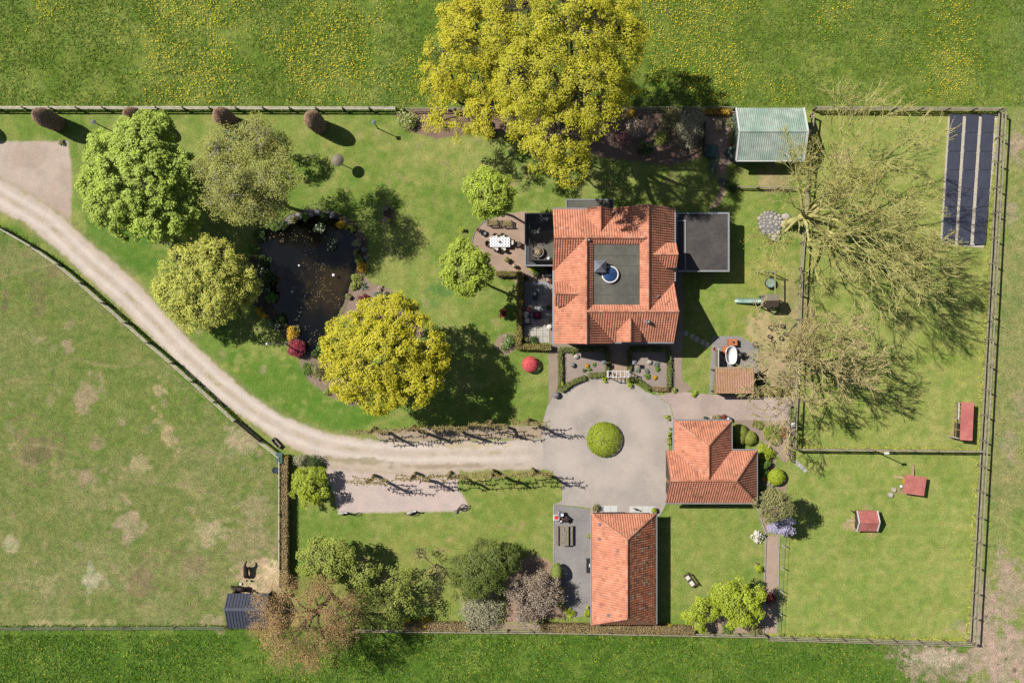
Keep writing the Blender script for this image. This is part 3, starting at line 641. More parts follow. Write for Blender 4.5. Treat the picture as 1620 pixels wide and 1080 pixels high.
# kerb line of the court and stone edging of beds
def edging(pts, w=.10, h=.06, m='stone_grey'):
    b = B()
    for a, c in zip(pts[:-1], pts[1:]): b.bar(P3(*a, h / 2 + .01), P3(*c, h / 2 + .01), w, h)
    o = bpy.data.objects.new('kerb', b.mesh('kerb', m)); link(o, kind='structure')
edging([(1024, 608), (1036, 618), (1046, 632), (1054, 652), (1056, 672)], .12, .03, 'concrete')
edging([(1196, 798), (1212, 845), (1209, 930), (1208, 1002)], .10, .10, 'concrete')
edging([(1233, 850), (1231, 930), (1229, 1000)], .08, .08, 'concrete')
edging([(876, 797), (876, 900)], .12, .04, 'concrete')
edging(arc(790, 385, 43, 41, 215, 110, 12), .10, .06, 'stone_grey')

# ---------------------------------------------------------------- roofs
def slope_axes(pts):
    n = Vector((0, 0, 0))
    for i in range(len(pts)): n += (pts[i] - pts[0]).cross(pts[(i + 1) % len(pts)] - pts[0])
    n.normalize()
    if n.z < 0: n = -n
    u = Vector((0, 0, 1)).cross(n).normalized() if n.z < .9999 else Vector((1, 0, 0))
    return n, u, n.cross(u)
def tile_slope(parent, name, pts, m, pitch=.235, row=.34, amp=.068, lift=.032, prof=None, kind='stuff'):
    """a roof slope covered in real tiles (or ribs), clipped to a convex outline"""
    pts = [Vector(p) for p in pts]; n, u, v = slope_axes(pts); o0 = pts[0]
    us = [(p - o0).dot(u) for p in pts]; vs = [(p - o0).dot(v) for p in pts]
    prof = prof or [(0, 0), (.22, .75), (.5, 1), (.78, .6)]
    u0 = min(us) - .05; v0 = min(vs) - .02; nu = int((max(us) - u0) / pitch) + 2; nv = max(1, int(math.ceil((max(vs) - v0) / row)))
    if row > 50: row = max(vs) - v0 + .04; nv = 1
    uu = np.array([(i + a) * pitch + u0 for i in range(nu) for a, h in prof]); hh = np.array([h * amp for i in range(nu) for a, h in prof])
    k = len(prof); V = []; F = []; T = []
    R = np.random.default_rng(int(abs(o0.x * 37 + o0.y * 91)) + 3)
    tint = CLc(.5 + R.normal(0, .29 if m == 'roof_tile_old' else .2, (nv, nu)), 0, 1)
    for j in range(nv):
        a = len(V)
        for q in range(len(uu)): V.append(o0 + u * uu[q] + v * (v0 + j * row) + n * (hh[q] + lift))
        for q in range(len(uu)): V.append(o0 + u * uu[q] + v * (v0 + (j + 1) * row + .02) + n * hh[q])
        L = len(uu)
        for q in range(L - 1):
            F.append((a + q, a + q + 1, a + L + q + 1, a + L + q)); T.append(tint[j, min(nu - 1, q // k)])
    bm = bmesh.new(); lay = bm.faces.layers.float.new('tint')
    bv = [bm.verts.new(p) for p in V]
    for f, t in zip(F, T): bm.faces.new([bv[i] for i in f])[lay] = t
    cen = sum(pts, Vector((0, 0, 0))) / len(pts)
    for i in range(len(pts)):
        a, b = pts[i], pts[(i + 1) % len(pts)]; d = b - a; pn = Vector((d.y, -d.x, 0))
        if pn.length < 1e-5: continue
        pn.normalize()
        if pn.dot(cen - a) > 0: pn = -pn
        g = bm.verts[:] + bm.edges[:] + bm.faces[:]
        bmesh.ops.bisect_plane(bm, geom=g, plane_co=a, plane_no=pn, clear_outer=True)
    for vtx in bm.verts: vtx.co -= org(parent)
    me = bpy.data.meshes.new(name); bm.to_mesh(me); bm.free(); me.materials.append(MATS[m])
    o = bpy.data.objects.new(name, me); link(o, parent, kind=kind); ORG[o.name] = org(parent)
    # boarding under the tiles
    bo = bpy.data.objects.new('boarding', B().slab([p - n * .02 for p in pts], .1).mesh('boarding', 'wood_dark', off=org(parent))); link(bo, o)
    return o
def ridge(parent, a, b, r=.12, name='ridge_tiles', m='ridge_tile', step=.38):
    """half-round ridge tiles end to end"""
    a = Vector(a); b = Vector(b); d = b - a; L = d.length; d.normalize(); s = d.cross(Vector((0, 0, 1))).normalized(); up = s.cross(d); k = max(1, int(L / step))
    V = []; F = []; T = []
    for i in range(k):
        p = a + d * (L * i / k); q = a + d * (L * (i + 1) / k + .03); o = len(V); t = random.uniform(0, 1)
        for e, rr in ((p, r * 1.06), (q, r * .94)):
            for h in range(6):
                an = math.pi * h / 5; V.append(e + s * math.cos(an) * rr + up * (math.sin(an) * rr - .02) - org(parent))
        for h in range(5): F.append((o + h, o + h + 1, o + 6 + h + 1, o + 6 + h)); T.append(t)
    me = fast_mesh(name, np.array(V), np.array(F), m, np.array(T)); ob = bpy.data.objects.new(name, me); link(ob, parent, kind='stuff'); return ob
def gutter(parent, a, b, r=.08, m='gutter', name='gutter'):
    return part(name, B().tube([a, b], r, 8), m, parent, world=True)
def window(parent, c, w, h, ax, out, m='white_paint'):
    """window in a wall: c centre, ax 'x' or 'y' along the wall, out = +1/-1 outward"""
    e = Vector((1, 0, 0)) if ax == 'x' else Vector((0, 1, 0)); o = (Vector((0, 1, 0)) if ax == 'x' else Vector((1, 0, 0))) * out; c = Vector(c)
    b = B()
    for s_ in (-1, 1):
        b.bar(c + e * s_ * w / 2 + Vector((0, 0, -h / 2 - .04)) + o * .03, c + e * s_ * w / 2 + Vector((0, 0, h / 2 + .04)) + o * .03, .08, .08)
        b.bar(c - e * w / 2 + Vector((0, 0, s_ * h / 2)) + o * .03, c + e * w / 2 + Vector((0, 0, s_ * h / 2)) + o * .03, .08, .08)
    f = part('window', b, m, parent, world=True)
    g = B().bar(c - e * w / 2 + o * .015, c + e * w / 2 + o * .015, .02, h); part('pane', g, 'glass_dark', f, world=True)
    sl = B().bar(c - e * (w / 2 + .1) + Vector((0, 0, -h / 2 - .08)) + o * .08, c + e * (w / 2 + .1) + Vector((0, 0, -h / 2 - .08)) + o * .08, .2, .05); part('sill', sl, 'stone_grey', f, world=True)
def door(parent, c, w, h, ax, out, m='wood_dark'):
    e = Vector((1, 0, 0)) if ax == 'x' else Vector((0, 1, 0)); o = (Vector((0, 1, 0)) if ax == 'x' else Vector((1, 0, 0))) * out; c = Vector(c)
    d = part('door', B().bar(c - e * w / 2 + o * .03 + Vector((0, 0, h / 2)), c + e * w / 2 + o * .03 + Vector((0, 0, h / 2)), .06, h), m, parent, world=True)
    part('handle', B().tube([c + e * w * .38 + o * .06 + Vector((0, 0, 1.0)), c + e * w * .38 + o * .12 + Vector((0, 0, 1.0)), c + e * w * .25 + o * .12 + Vector((0, 0, 1.0))], .02, 6), 'grey_metal', d, world=True)

# ---------------------------------------------------------------- the villa
he, hr, zf = 4.3, 7.2, 6.58
xWe, xWr, xEr, xEe = 3.98, 6.815, 12.5, 15.37
yNe, yNr, ySr, ySe = 12.5, 9.54, 2.78, -.06
xWg, yNg, xEg, ySg = 3.85, 12.6, 15.3, -.2
villa = thing('villa', 'large villa with pinwheel orange tiled roof around a flat central roof', 'house', (9.7, 6.2, 0))
b = B(); b.box(xWe + .35, xEe - .4, ySe + .35, yNe - .35, 0, he)
part('wall', b, 'brick_wall', villa, world=True)
GW = lambda v_, f_: part('gable_wall', B().add(v_, f_), 'brick_wall', villa, world=True)
GW([(xWg + .2, yNr + 2.6, he), (xWg + .2, yNr - 2.4, he), (xWg + .2, yNr, hr - .25), (xWg + .5, yNr + 2.6, he), (xWg + .5, yNr - 2.4, he), (xWg + .5, yNr, hr - .25)], [(0, 1, 2), (3, 5, 4), (0, 2, 5, 3), (1, 4, 5, 2), (0, 3, 4, 1)])
GW([(xEr - 2.6, yNg - .25, he), (xEr + 2.6, yNg - .25, he), (xEr, yNg - .25, hr - .25), (xEr - 2.6, yNg - .5, he), (xEr + 2.6, yNg - .5, he), (xEr, yNg - .5, hr - .25)], [(0, 2, 1), (3, 4, 5), (0, 3, 5, 2), (1, 2, 5, 4), (0, 1, 4, 3)])
GW([(xEg - .2, ySr - 2.4, he), (xEg - .2, ySr + 2.6, he), (xEg - .2, ySr, hr - .25), (xEg - .5, ySr - 2.4, he), (xEg - .5, ySr + 2.6, he), (xEg - .5, ySr, hr - .25)], [(0, 1, 2), (3, 5, 4), (0, 2, 5, 3), (1, 4, 5, 2), (0, 3, 4, 1)])
GW([(xWr - 2.4, ySg + .2, he), (xWr + 2.4, ySg + .2, he), (xWr, ySg + .2, hr - .25), (xWr - 2.4, ySg + .5, he), (xWr + 2.4, ySg + .5, he), (xWr, ySg + .5, hr - .25)], [(0, 2, 1), (3, 4, 5), (0, 3, 5, 2), (1, 2, 5, 4), (0, 1, 4, 3)])
dW = xWr - xWe
RT = 'roof_tile'
for nm, pp in [('north_slope', [(xWg, yNr, hr), (xEr, yNr, hr), (xEr - 3.0, yNe, he), (xWg, yNe, he)]),
               ('gable_slope', [(xWg, yNr, hr), (xWr, yNr, hr), (xWe - .05, yNr - dW - .05, he - .05), (xWg, yNr - dW, he)]),
               ('west_slope', [(xWr, yNr, hr), (xWr, ySg, hr), (xWe, ySg, he), (xWe, yNr - dW, he)]),
               ('gable_slope', [(xEr, yNr, hr), (xEr, yNg, hr), (xEr - 3.0, yNg, he)]),
               ('east_slope', [(xEr, yNg, hr), (xEe, yNg, he), (xEe, ySr + 2.95, he), (xEr, ySr, hr)]),
               ('gable_slope', [(xEr, ySr, hr), (xEg, ySr, hr), (xEg, ySr + 2.87, he)]),
               ('south_slope', [(xWr, ySr, hr), (xEg, ySr, hr), (xEg, ySe, he), (xWr + 2.73, ySe, he)]),
               ('gable_slope', [(xWr, ySr, hr), (xWr, ySg, hr), (xWr + 2.83, ySg, he)])]:
    tile_slope(villa, 'tiled_' + nm.split('_')[0] + '_slope' if 'gable' not in nm else 'tiled_gable_slope', pp, RT)
fx0, fx1, fy0, fy1 = 7.47, 11.79, 3.39, 8.99
for pp in [[(xWr, yNr, hr), (xEr, yNr, hr), (fx1, fy1, zf), (fx0, fy1, zf)], [(xEr, yNr, hr), (xEr, ySr, hr), (fx1, fy0, zf), (fx1, fy1, zf)], [(xEr, ySr, hr), (xWr, ySr, hr), (fx0, fy0, zf), (fx1, fy0, zf)], [(xWr, ySr, hr), (xWr, yNr, hr), (fx0, fy1, zf), (fx0, fy0, zf)]]:
    tile_slope(villa, 'tiled_inner_slope', pp, RT)
fl = part('flat_roof', B().box(fx0 - .1, fx1 + .1, fy0 - .1, fy1 + .1, zf - .3, zf - .04), 'felt_flat', villa, world=True)
seam = B()
for i in range(1, 6): seam.box(fx0, fx1, fy0 + i * .9 - .02, fy0 + i * .9 + .02, zf - .041, zf - .034)
part('felt_seam', seam, 'felt_dark', fl, world=True)
for a, c in [((xWg, yNr, hr), (xEr, yNr, hr)), ((xEr, yNg, hr), (xEr, ySr, hr)), ((xWr, ySr, hr), (xEg, ySr, hr)), ((xWr, yNr, hr), (xWr, ySg, hr))]:
    a = Vector(a) + Vector((0, 0, .05)); c = Vector(c) + Vector((0, 0, .05)); ridge(villa, a, c)
for a, c in [((xWr, yNr, hr), (xWe, yNr - dW, he)), ((xEr, yNr, hr), (xEr - 3, yNe, he)), ((xEr, ySr, hr), (xEe, ySr + 2.95, he)), ((xWr, ySr, hr), (xWr + 2.73, ySe, he))]:
    a = Vector(a) + Vector((0, 0, .03)); c = Vector(c) + Vector((0, 0, .03)); part('valley', B().bar(a, c, .16, .05), 'lead', villa, world=True)
for a, c in [((xWe - .06, ySg, he - .02), (xWe - .06, yNr - dW, he - .02)), ((xWr + 2.9, ySe - .06, he - .02), (xEg, ySe - .06, he - .02)), ((xEe + .06, yNg, he - .02), (xEe + .06, ySr + 2.9, he - .02)), ((xWg, yNe + .06, he - .02), (xEr - 3.1, yNe + .06, he - .02))]:
    gutter(villa, a, c, .09)
def dormer(d, along, w, zd=6.62, ze=5.3):
    """gabled dormer; d: which side it faces"""
    s = 1.02
    def Q(t, a, z):
        return {'S': (along + a, ySe + t, z), 'N': (along + a, yNe - t, z), 'W': (xWe + t, along + a, z), 'E': (xEe - t, along + a, z)}[d]
    tr, te = (zd - he) / s + .1, (ze - he) / s + .05
    dm = part('dormer', B().add([Q(.3, -w + .15, he - .1), Q(.3, w - .15, he - .1), Q(.3, w - .15, ze + .05), Q(.3, 0, zd - .15), Q(.3, -w + .15, ze + .05),
                                 Q(te, -w + .15, he - .1), Q(te, w - .15, he - .1), Q(te, w - .15, ze + .05), Q(te, 0, zd - .15), Q(te, -w + .15, ze + .05)],
                                [(0, 1, 2, 3, 4), (9, 8, 7, 6, 5), (0, 4, 9, 5), (1, 6, 7, 2), (2, 7, 8, 3), (3, 8, 9, 4), (0, 5, 6, 1)]), 'white_wall', villa, world=True)
    for sg in (-1, 1):
        tile_slope(dm, 'dormer_tiles', [Q(.02, 0, zd), Q(tr, 0, zd), Q(te, sg * w, ze), Q(.02, sg * w, ze)], RT)
    ridge(dm, Q(.02, 0, zd + .05), Q(tr, 0, zd + .05), .11)
    g = B(); c0 = Q(.27, -.45, ze - .25); c1 = Q(.27, .45, ze - .25); g.bar(c0, c1, .05, .7); part('dormer_window', g, 'glass_dark', dm, world=True)
dormer('S', 10.92, 1.16); dormer('N', 8.17, 1.18); dormer('W', 4.44, 1.16); dormer('E', 8.06, 1.16)
for (x, z) in [(6.2, 1.5), (8.6, 1.5), (12.4, 1.5), (13.9, 1.5)]: window(villa, (x, ySe + .34, z), .9, 1.4, 'x', -1)
door(villa, (10.4, ySe + .34, 0), 1.1, 2.2, 'x', -1)
for y in (1.5, 3.6, 5.6): window(villa, (xWe + .34, y, 1.4), 1.1, 1.6, 'y', -1)
for y in (.9, 2.4): window(villa, (xEe - .39, y, 1.5), .9, 1.3, 'y', 1)
for x in (5.2, 13.2): window(villa, (x, yNe - .34, 3.6), .9, 1.1, 'x', 1)
# chimney with pyramid cowl, round roof light, vent pipes
cx, cy = P(950, 421, 7.8)
ch = part('chimney', B().box(cx - .5, cx + .5, cy - .5, cy + .5, zf - .1, 7.55, .02), 'brick_wall', villa, world=True)
part('cowl', B().add([(cx - .56, cy - .56, 7.55), (cx + .56, cy - .56, 7.55), (cx + .56, cy + .56, 7.55), (cx - .56, cy + .56, 7.55), (cx, cy, 8.25)], [(0, 1, 4), (1, 2, 4), (2, 3, 4), (3, 0, 4), (3, 2, 1, 0)]), 'lead', ch, world=True)
cx, cy = P(965.5, 434, 6.85)
rl = part('round_rooflight', B().lathe([(.80, zf - .1), (.80, 6.86), (.68, 6.88), (.66, 6.8)], 32, cx, cy), 'white_paint', villa, True, world=True)
part('dome', B().lathe([(.70, 6.82), (.6, 6.94), (.4, 7.03), (.15, 7.07), (.01, 7.075)], 32, cx, cy), 'skylight', rl, True, world=True)
for (px, py, z0, h, r) in [(1023, 508.5, 6.2, .75, .17), (1039, 468.5, 6.1, .3, .12)]:
    x, y = P(px, py, z0)
    v = part('vent_pipe', B().lathe([(r, z0 - 1.0), (r, z0 + h), (r * .7, z0 + h), (r * .7, z0 + h - .2)], 14, x, y), 'galvanised', villa, True, world=True)
    part('vent_collar', B().lathe([(r * 1.9, z0 - .45), (r * 1.1, z0 - .2)], 14, x, y), 'lead', v, True, world=True)
x, y = P(932, 379.5, 7.25); part('ridge_vent', B().ell((x, y, 7.22), (.12, .12, .12)), 'galvanised', villa, True, world=True)
# east flat-roofed wing
def flat_wing(name, x0, x1, y0, y1, z, wm_, rm, rim=.16):
    """plan extents in pixels at roof height"""
    a = P(x0, y0, z); c = P(x1, y1, z); X0, X1, Y0, Y1 = a[0], c[0], c[1], a[1]
    w_ = part(name, B().box(X0 + .15, X1 - .15, Y0 + .15, Y1 - .15, 0, z - .12), wm_, villa, world=True)
    part('roof_felt', B().box(X0 + .1, X1 - .1, Y0 + .1, Y1 - .1, z - .12, z - .02), rm, w_, world=True)
    r = B()
    for q in [(X0, X1, Y0, Y0 + rim), (X0, X1, Y1 - rim, Y1), (X0, X0 + rim, Y0 + rim, Y1 - rim), (X1 - rim, X1, Y0 + rim, Y1 - rim)]: r.box(*q, z - .25, z + .06)
    part('roof_rim', r, 'gutter', w_, world=True)
    return w_, X0, X1, Y0, Y1
w_, X0, X1, Y0, Y1 = flat_wing('east_wing', 1069, 1154, 336, 430, 2.95, 'brick_wall', 'felt_roof')
part('roof_upstand', B().box(X0 + .85, X0 + .97, Y0 + .16, Y1 - .75, 2.93, 3.02), 'gutter', w_, world=True); part('roof_upstand', B().box(X0 + .16, X0 + .85, Y1 - .87, Y1 - .75, 2.93, 3.02), 'gutter', w_, world=True)
window(villa, (X1 - .14, (Y0 + Y1) / 2, 1.5), 2.2, 1.4, 'y', 1); door(villa, ((X0 + X1) / 2 + 1, Y0 + .14, 0), 1.0, 2.1, 'x', -1)
flat_wing('north_bay', 895, 971, 315, 333, 3.0, 'brick_wall', 'felt_flat', .1)
w_, X0, X1, Y0, Y1 = flat_wing('balcony_wing', 830, 880, 337, 421, 3.0, 'brick_wall', 'felt_dark', .13)
part('balcony_deck', B().box(X0 + .5, X1 - .14, Y0 + .55, Y0 + 3.4, 2.985, 3.02), 'felt_flat', w_, world=True)
rl = part('balcony_railing', B().bar((X0 + .45, Y0 + .5, 3.95), (X0 + .45, Y1 - .2, 3.95), .07, .06).bar((X0 + .45, Y0 + .5, 3.95), (X1 - .3, Y0 + .5, 3.95), .07, .06).bar((X0 + .45, Y0 + .5, 3.1), (X0 + .45, Y1 - .2, 3.1), .05, .05).bar((X0 + .45, Y0 + .5, 3.1), (X1 - .3, Y0 + .5, 3.1), .05, .05), 'black_metal', villa, world=True)
for i in range(20): piece('baluster', 'black_metal', rl, (X0 + .45, Y0 + .6 + i * .225, 3.1), (X0 + .45, Y0 + .6 + i * .225, 3.95), .06, .06)
for i in range(11): piece('baluster', 'black_metal', rl, (X0 + .65 + i * .2, Y0 + .5, 3.1), (X0 + .65 + i * .2, Y0 + .5, 3.95), .06, .06)

# ---------------------------------------------------------------- the garage
garage = thing('garage', 'orange tiled garage with T-shaped hipped roof beside the turning circle', 'garage', (19.2, -12.2, 0))
ge, gr = 2.5, 5.4; X0, X1, YT, YB, YR, XR = 14.81, 23.58, -10.48, -15.54, -13.0, 20.99; wx0, wx1, wyn, wxr, wyr = 15.6, 21.15, -7.62, 18.38, -9.76
part('wall', B().box(X0 + .45, X1 - .3, YB + .3, YT - .3, 0, ge).box(wx0 + .3, wx1 - .3, YT - .3, wyn - .3, 0, ge - .002), 'brick_wall', garage, world=True)
part('gable_wall', B().add([(X0 + .45, YB + .3, ge), (X0 + .45, YT - .3, ge), (X0 + .45, YR, gr - .3), (X0 + .7, YB + .3, ge), (X0 + .7, YT - .3, ge), (X0 + .7, YR, gr - .3)], [(0, 2, 1), (3, 4, 5), (0, 3, 5, 2), (1, 2, 5, 4), (0, 1, 4, 3)]), 'wood_dark', garage, world=True)
for nm, pp in [('tiled_north_slope', [(X0, YR, gr), (XR, YR, gr), (X1, YT, ge), (X0, YT, ge)]), ('tiled_south_slope', [(X0, YR, gr), (XR, YR, gr), (X1, YB, ge), (X0, YB, ge)]), ('tiled_east_hip', [(XR, YR, gr), (X1, YT, ge), (X1, YB, ge)]),
               ('tiled_wing_slope', [(wxr, wyr, gr), (wxr, YR, gr), (wx0, YT, ge), (wx0, wyn, ge)]), ('tiled_wing_slope', [(wxr, wyr, gr), (wxr, YR, gr), (wx1, YT, ge), (wx1, wyn, ge)]), ('tiled_wing_hip', [(wxr, wyr, gr), (wx0, wyn, ge), (wx1, wyn, ge)])]:
    tile_slope(garage, nm, [Vector(p) for p in pp], RT)
up = Vector((0, 0, .05))
for a, c in [((X0, YR, gr), (XR, YR, gr)), ((wxr, YR, gr), (wxr, wyr, gr)), ((XR, YR, gr), (X1, YT, ge)), ((XR, YR, gr), (X1, YB, ge)), ((wxr, wyr, gr), (wx0, wyn, ge)), ((wxr, wyr, gr), (wx1, wyn, ge))]:
    ridge(garage, Vector(a) + up, Vector(c) + up, .11)
for a, c in [((wxr, YR, gr), (wx0, YT, ge)), ((wxr, YR, gr), (wx1, YT, ge))]: part('valley', B().bar(Vector(a) + up, Vector(c) + up, .12, .05), 'lead', garage, world=True)
for a, c in [((X0, YB - .06, ge), (X1 + .06, YB - .06, ge)), ((X1 + .06, YB, ge), (X1 + .06, YT, ge)), ((wx0 - .06, wyn, ge), (wx0 - .06, YT, ge)), ((wx1 + .06, wyn, ge), (wx1 + .06, YT, ge)), ((wx0, wyn + .06, ge), (wx1, wyn + .06, ge)), ((wx1, YT + .06, ge), (X1, YT + .06, ge))]: gutter(garage, a, c, .07)
door(garage, (X0 + .45, -12.2, 0), 2.4, 2.1, 'y', -1); door(garage, (X0 + .45, -14.4, 0), 1.0, 2.0, 'y', -1); window(garage, (wx0 + .3, -9, 1.5), .8, 1.0, 'y', -1)

# ---------------------------------------------------------------- the barn
barn = thing('barn', 'long barn with orange hipped tile roof beside the grey paved yard', 'barn', (10.8, -22, 0))
X0, X1, YN, YS, XR, r0, r1 = 7.69, 13.92, -16.6, -27.3, 10.79, -18.6, -25.95; ge, gr = 2.3, 5.2
part('wall', B().box(X0 + .3, X1 - .35, YS + .3, YN - .3, 0, ge), 'brick_wall', barn, world=True)
for nm, pp, mm_ in [('tiled_west_slope', [(XR, r0, gr), (XR, r1, gr), (X0, YS, ge), (X0, YN, ge)], RT), ('tiled_east_slope', [(XR, r0, gr), (XR, r1, gr), (X1, YS, ge), (X1, YN, ge)], 'roof_tile_old'), ('tiled_north_hip', [(XR, r0, gr), (X0, YN, ge), (X1, YN, ge)], RT), ('tiled_south_hip', [(XR, r1, gr), (X0, YS, ge), (X1, YS, ge)], RT)]:
    tile_slope(barn, nm, pp, mm_)
for a, c in [((XR, r0, gr), (XR, r1, gr)), ((XR, r0, gr), (X0, YN, ge)), ((XR, r0, gr), (X1, YN, ge)), ((XR, r1, gr), (X0, YS, ge)), ((XR, r1, gr), (X1, YS, ge))]: ridge(barn, Vector(a) + up, Vector(c) + up, .11)
for a, c in [((X1 + .06, YN, ge), (X1 + .06, YS, ge)), ((X0 - .06, YN, ge), (X0 - .06, YS, ge))]: gutter(barn, a, c, .07)
for (px, py) in [(949, 830), (948.5, 853), (962, 971.5)]:
    x, y = P(px, py, 3.5); z = ge + (x - X0) / (XR - X0) * (gr - ge)
    part('roof_vent', B().box(x - .12, x + .14, y - .13, y + .13, z - .1, z + .28, .03), 'lead', barn, world=True)
door(barn, (10.0, YN - .3, 0), 2.2, 2.1, 'x', 1); window(barn, (12.3, YN - .3, 1.5), .9, 1.0, 'x', 1)
for y in (-19, -22.5, -25): window(barn, (X0 + .3, y, 1.4), 1.0, .9, 'y', -1)

# ---------------------------------------------------------------- green sheet-roofed hen house / greenhouse
RIB = [(0, 0), (.2, 0), (.3, 1), (.5, 1), (.6, 0)]
WAVE = [(0, 0), (.25, .7), (.5, 1), (.75, .7)]
gh = thing('garden_shed', 'garden shed with mossy green corrugated roof and white edge boards', 'shed', (24.7, 19.8, 0))
X0, X1, YN, YS, YR, ge, gr = 21.58, 28.09, 22.46, 17.41, 19.94, 2.6, 4.0
wall = B(); wall.add([(X0 + .2, YS + .2, 0), (X0 + .2, YN - .2, 0), (X0 + .2, YN - .2, ge), (X0 + .2, YR, gr - .1), (X0 + .2, YS + .2, ge), (X1 - .2, YS + .2, 0), (X1 - .2, YN - .2, 0), (X1 - .2, YN - .2, ge), (X1 - .2, YR, gr - .1), (X1 - .2, YS + .2, ge)],
               [(0, 4, 3, 2, 1), (5, 6, 7, 8, 9), (0, 5, 9, 4), (1, 2, 7, 6), (2, 3, 8, 7), (3, 4, 9, 8)])
part('wall', wall, 'green_wall', gh, world=True)
tile_slope(gh, 'corrugated_sheet', [(X0, YR, gr), (X1, YR, gr), (X1, YN, ge), (X0, YN, ge)], 'green_sheet', .2, 99, .035, .0, WAVE)
tile_slope(gh, 'corrugated_sheet', [(X0, YR, gr), (X1, YR, gr), (X1, YS, ge), (X0, YS, ge)], 'green_sheet', .2, 99, .035, .0, WAVE)
part('ridge_cap', B().bar((X0, YR, gr + .06), (X1, YR, gr + .06), .16, .05), 'green_sheet', gh, world=True)
for x in (X0, X1):
    for y, z in ((YN, ge), (YS, ge)): piece('bargeboard', 'white_paint', gh, (x, YR, gr + .05), (x, y, z + .05), .16, .1)
gutter(gh, (X0, YS - .06, ge), (X1, YS - .06, ge), .06, 'white_paint')
for y in np.arange(YS + .4, YN - .3, .55): piece('cladding_batten', 'green_wall', gh, (X0 + .18, y, .05), (X0 + .18, y, ge), .05, .12)

# field shelter
fs = thing('field_shelter', 'field shelter with dark blue-grey ribbed roof at the paddock corner', 'shelter', (-25.3, -25.9, 0))
X0, X1, YN, YS, YR, ge, gr = -27.56, -23.5, -24.38, -27.8, -25.6, 2.0, 3.2
part('wall', B().box(X0 + .15, X1 - .15, YS + .15, YS + .25, 0, ge).box(X0 + .15, X0 + .25, YS + .25, YN - .2, 0, ge).box(X1 - .25, X1 - .15, YS + .25, YN - .2, 0, ge), 'shelter_wall', fs, world=True)
for x in (X0 + .3, (X0 + X1) / 2): piece('post', 'wood_dark', fs, (x, YN - .25, 0), (x, YN - .25, ge), .12, .12)
tile_slope(fs, 'ribbed_sheet', [(X0, YR, gr), (X1, YR, gr), (X1, YN, ge), (X0, YN, ge)], 'shelter_sheet', .3, 99, .05, .0, RIB)
tile_slope(fs, 'ribbed_sheet', [(X0, YR, gr), (X1, YR, gr), (X1, YS, ge), (X0, YS, ge)], 'shelter_sheet', .3, 99, .05, .0, RIB)
part('ridge_cap', B().bar((X0, YR, gr + .06), (X1, YR, gr + .06), .3, .04), 'shelter_sheet', fs, world=True)

# open shed over the outdoor kitchen
ks = thing('log_shelter', 'small lean-to with weathered terracotta ribbed roof next to the bathtub', 'shelter', P3(1161, 600))
a = P(1131, 583, 2.5); c = P(1192, 622, 2.2)
for x in (a[0] + .15, c[0] - .15):
    for y in (a[1] - .15, c[1] + .15): piece('post', 'wood_dark', ks, (x, y, 0), (x, y, 2.2), .12, .12)
part('back_wall', B().box(a[0] + .1, c[0] - .1, c[1] + .1, c[1] + .16, 0, 2.15), 'wood_dark', ks, world=True)
tile_slope(ks, 'ribbed_tiles', [(a[0], a[1], 2.5), (c[0], a[1], 2.5), (c[0], c[1], 2.2), (a[0], c[1], 2.2)], 'kitchen_tile', .165, 99, .06, .0, WAVE)
part('beam', B().bar((a[0], a[1] + .08, 2.46), (c[0], a[1] + .08, 2.46), .14, .14), 'wood_tan', ks, world=True)

# hen houses with red felt roofs
def coop_gable(px, py):
    t = thing('hen_house', 'small hen house with red gabled roof and white edge boards', 'hen house', P3(px, py), 0)
    L, Wd, e, r = 2.0, 2.0, .95, 1.6
    part('wall', B().add([(-L/2 + .1, -Wd/2 + .12, 0), (-L/2 + .1, Wd/2 - .12, 0), (-L/2 + .1, Wd/2 - .12, e), (-L/2 + .1, 0, r - .05), (-L/2 + .1, -Wd/2 + .12, e), (L/2 - .1, -Wd/2 + .12, 0), (L/2 - .1, Wd/2 - .12, 0), (L/2 - .1, Wd/2 - .12, e), (L/2 - .1, 0, r - .05), (L/2 - .1, -Wd/2 + .12, e)],
             [(0, 4, 3, 2, 1), (5, 6, 7, 8, 9), (0, 5, 9, 4), (1, 2, 7, 6), (2, 3, 8, 7), (3, 4, 9, 8)]), 'wood_dark', t)
    part('roof_panel', B().slab([(-L/2, 0, r), (L/2, 0, r), (L/2, Wd/2, e), (-L/2, Wd/2, e)], .05), 'coop_roof', t); part('roof_panel', B().slab([(-L/2, 0, r), (L/2, 0, r), (L/2, -Wd/2, e), (-L/2, -Wd/2, e)], .05), 'coop_roof', t)
    part('ridge_cap', B().bar((-L/2, 0, r + .01), (L/2, 0, r + .01), .2, .03), 'coop_roof', t)
    for x in (-L/2, L/2):
        for y in (-Wd/2, Wd/2): piece('bargeboard', 'white_paint', t, (x, 0, r + .03), (x, y, e + .03), .1, .1, world=False)
    part('door', B().bar((-L/2 + .08, .55, .5), (-L/2 - .35, .95, .5), .04, .9), 'wood_dark', t)
    part('ramp', B().bar((-L/2 + .05, -.1, .3), (-L/2 - .7, -.1, .02), .3, .03), 'wood_tan', t)
coop_gable(1366.5, 821)
t = thing('hen_house', 'small hen house with flat red roof and two plank ramps', 'hen house', P3(1440, 764.5), math.radians(-8))
part('box', B().box(-.95, .9, -.8, .8, .35, 1.1, .02), 'wood_tan', t)
part('roof_panel', B().slab([(-1.0, -.92, 1.12), (1.02, -.92, 1.2), (1.02, .92, 1.2), (-1.0, .92, 1.12)], .05), 'coop_roof', t)
for x, y in ((-.85, -.7), (-.85, .7), (.8, -.7), (.8, .7)): piece('leg', 'wood_dark', t, (x, y, 0), (x, y, .35), .09, .09, world=False)
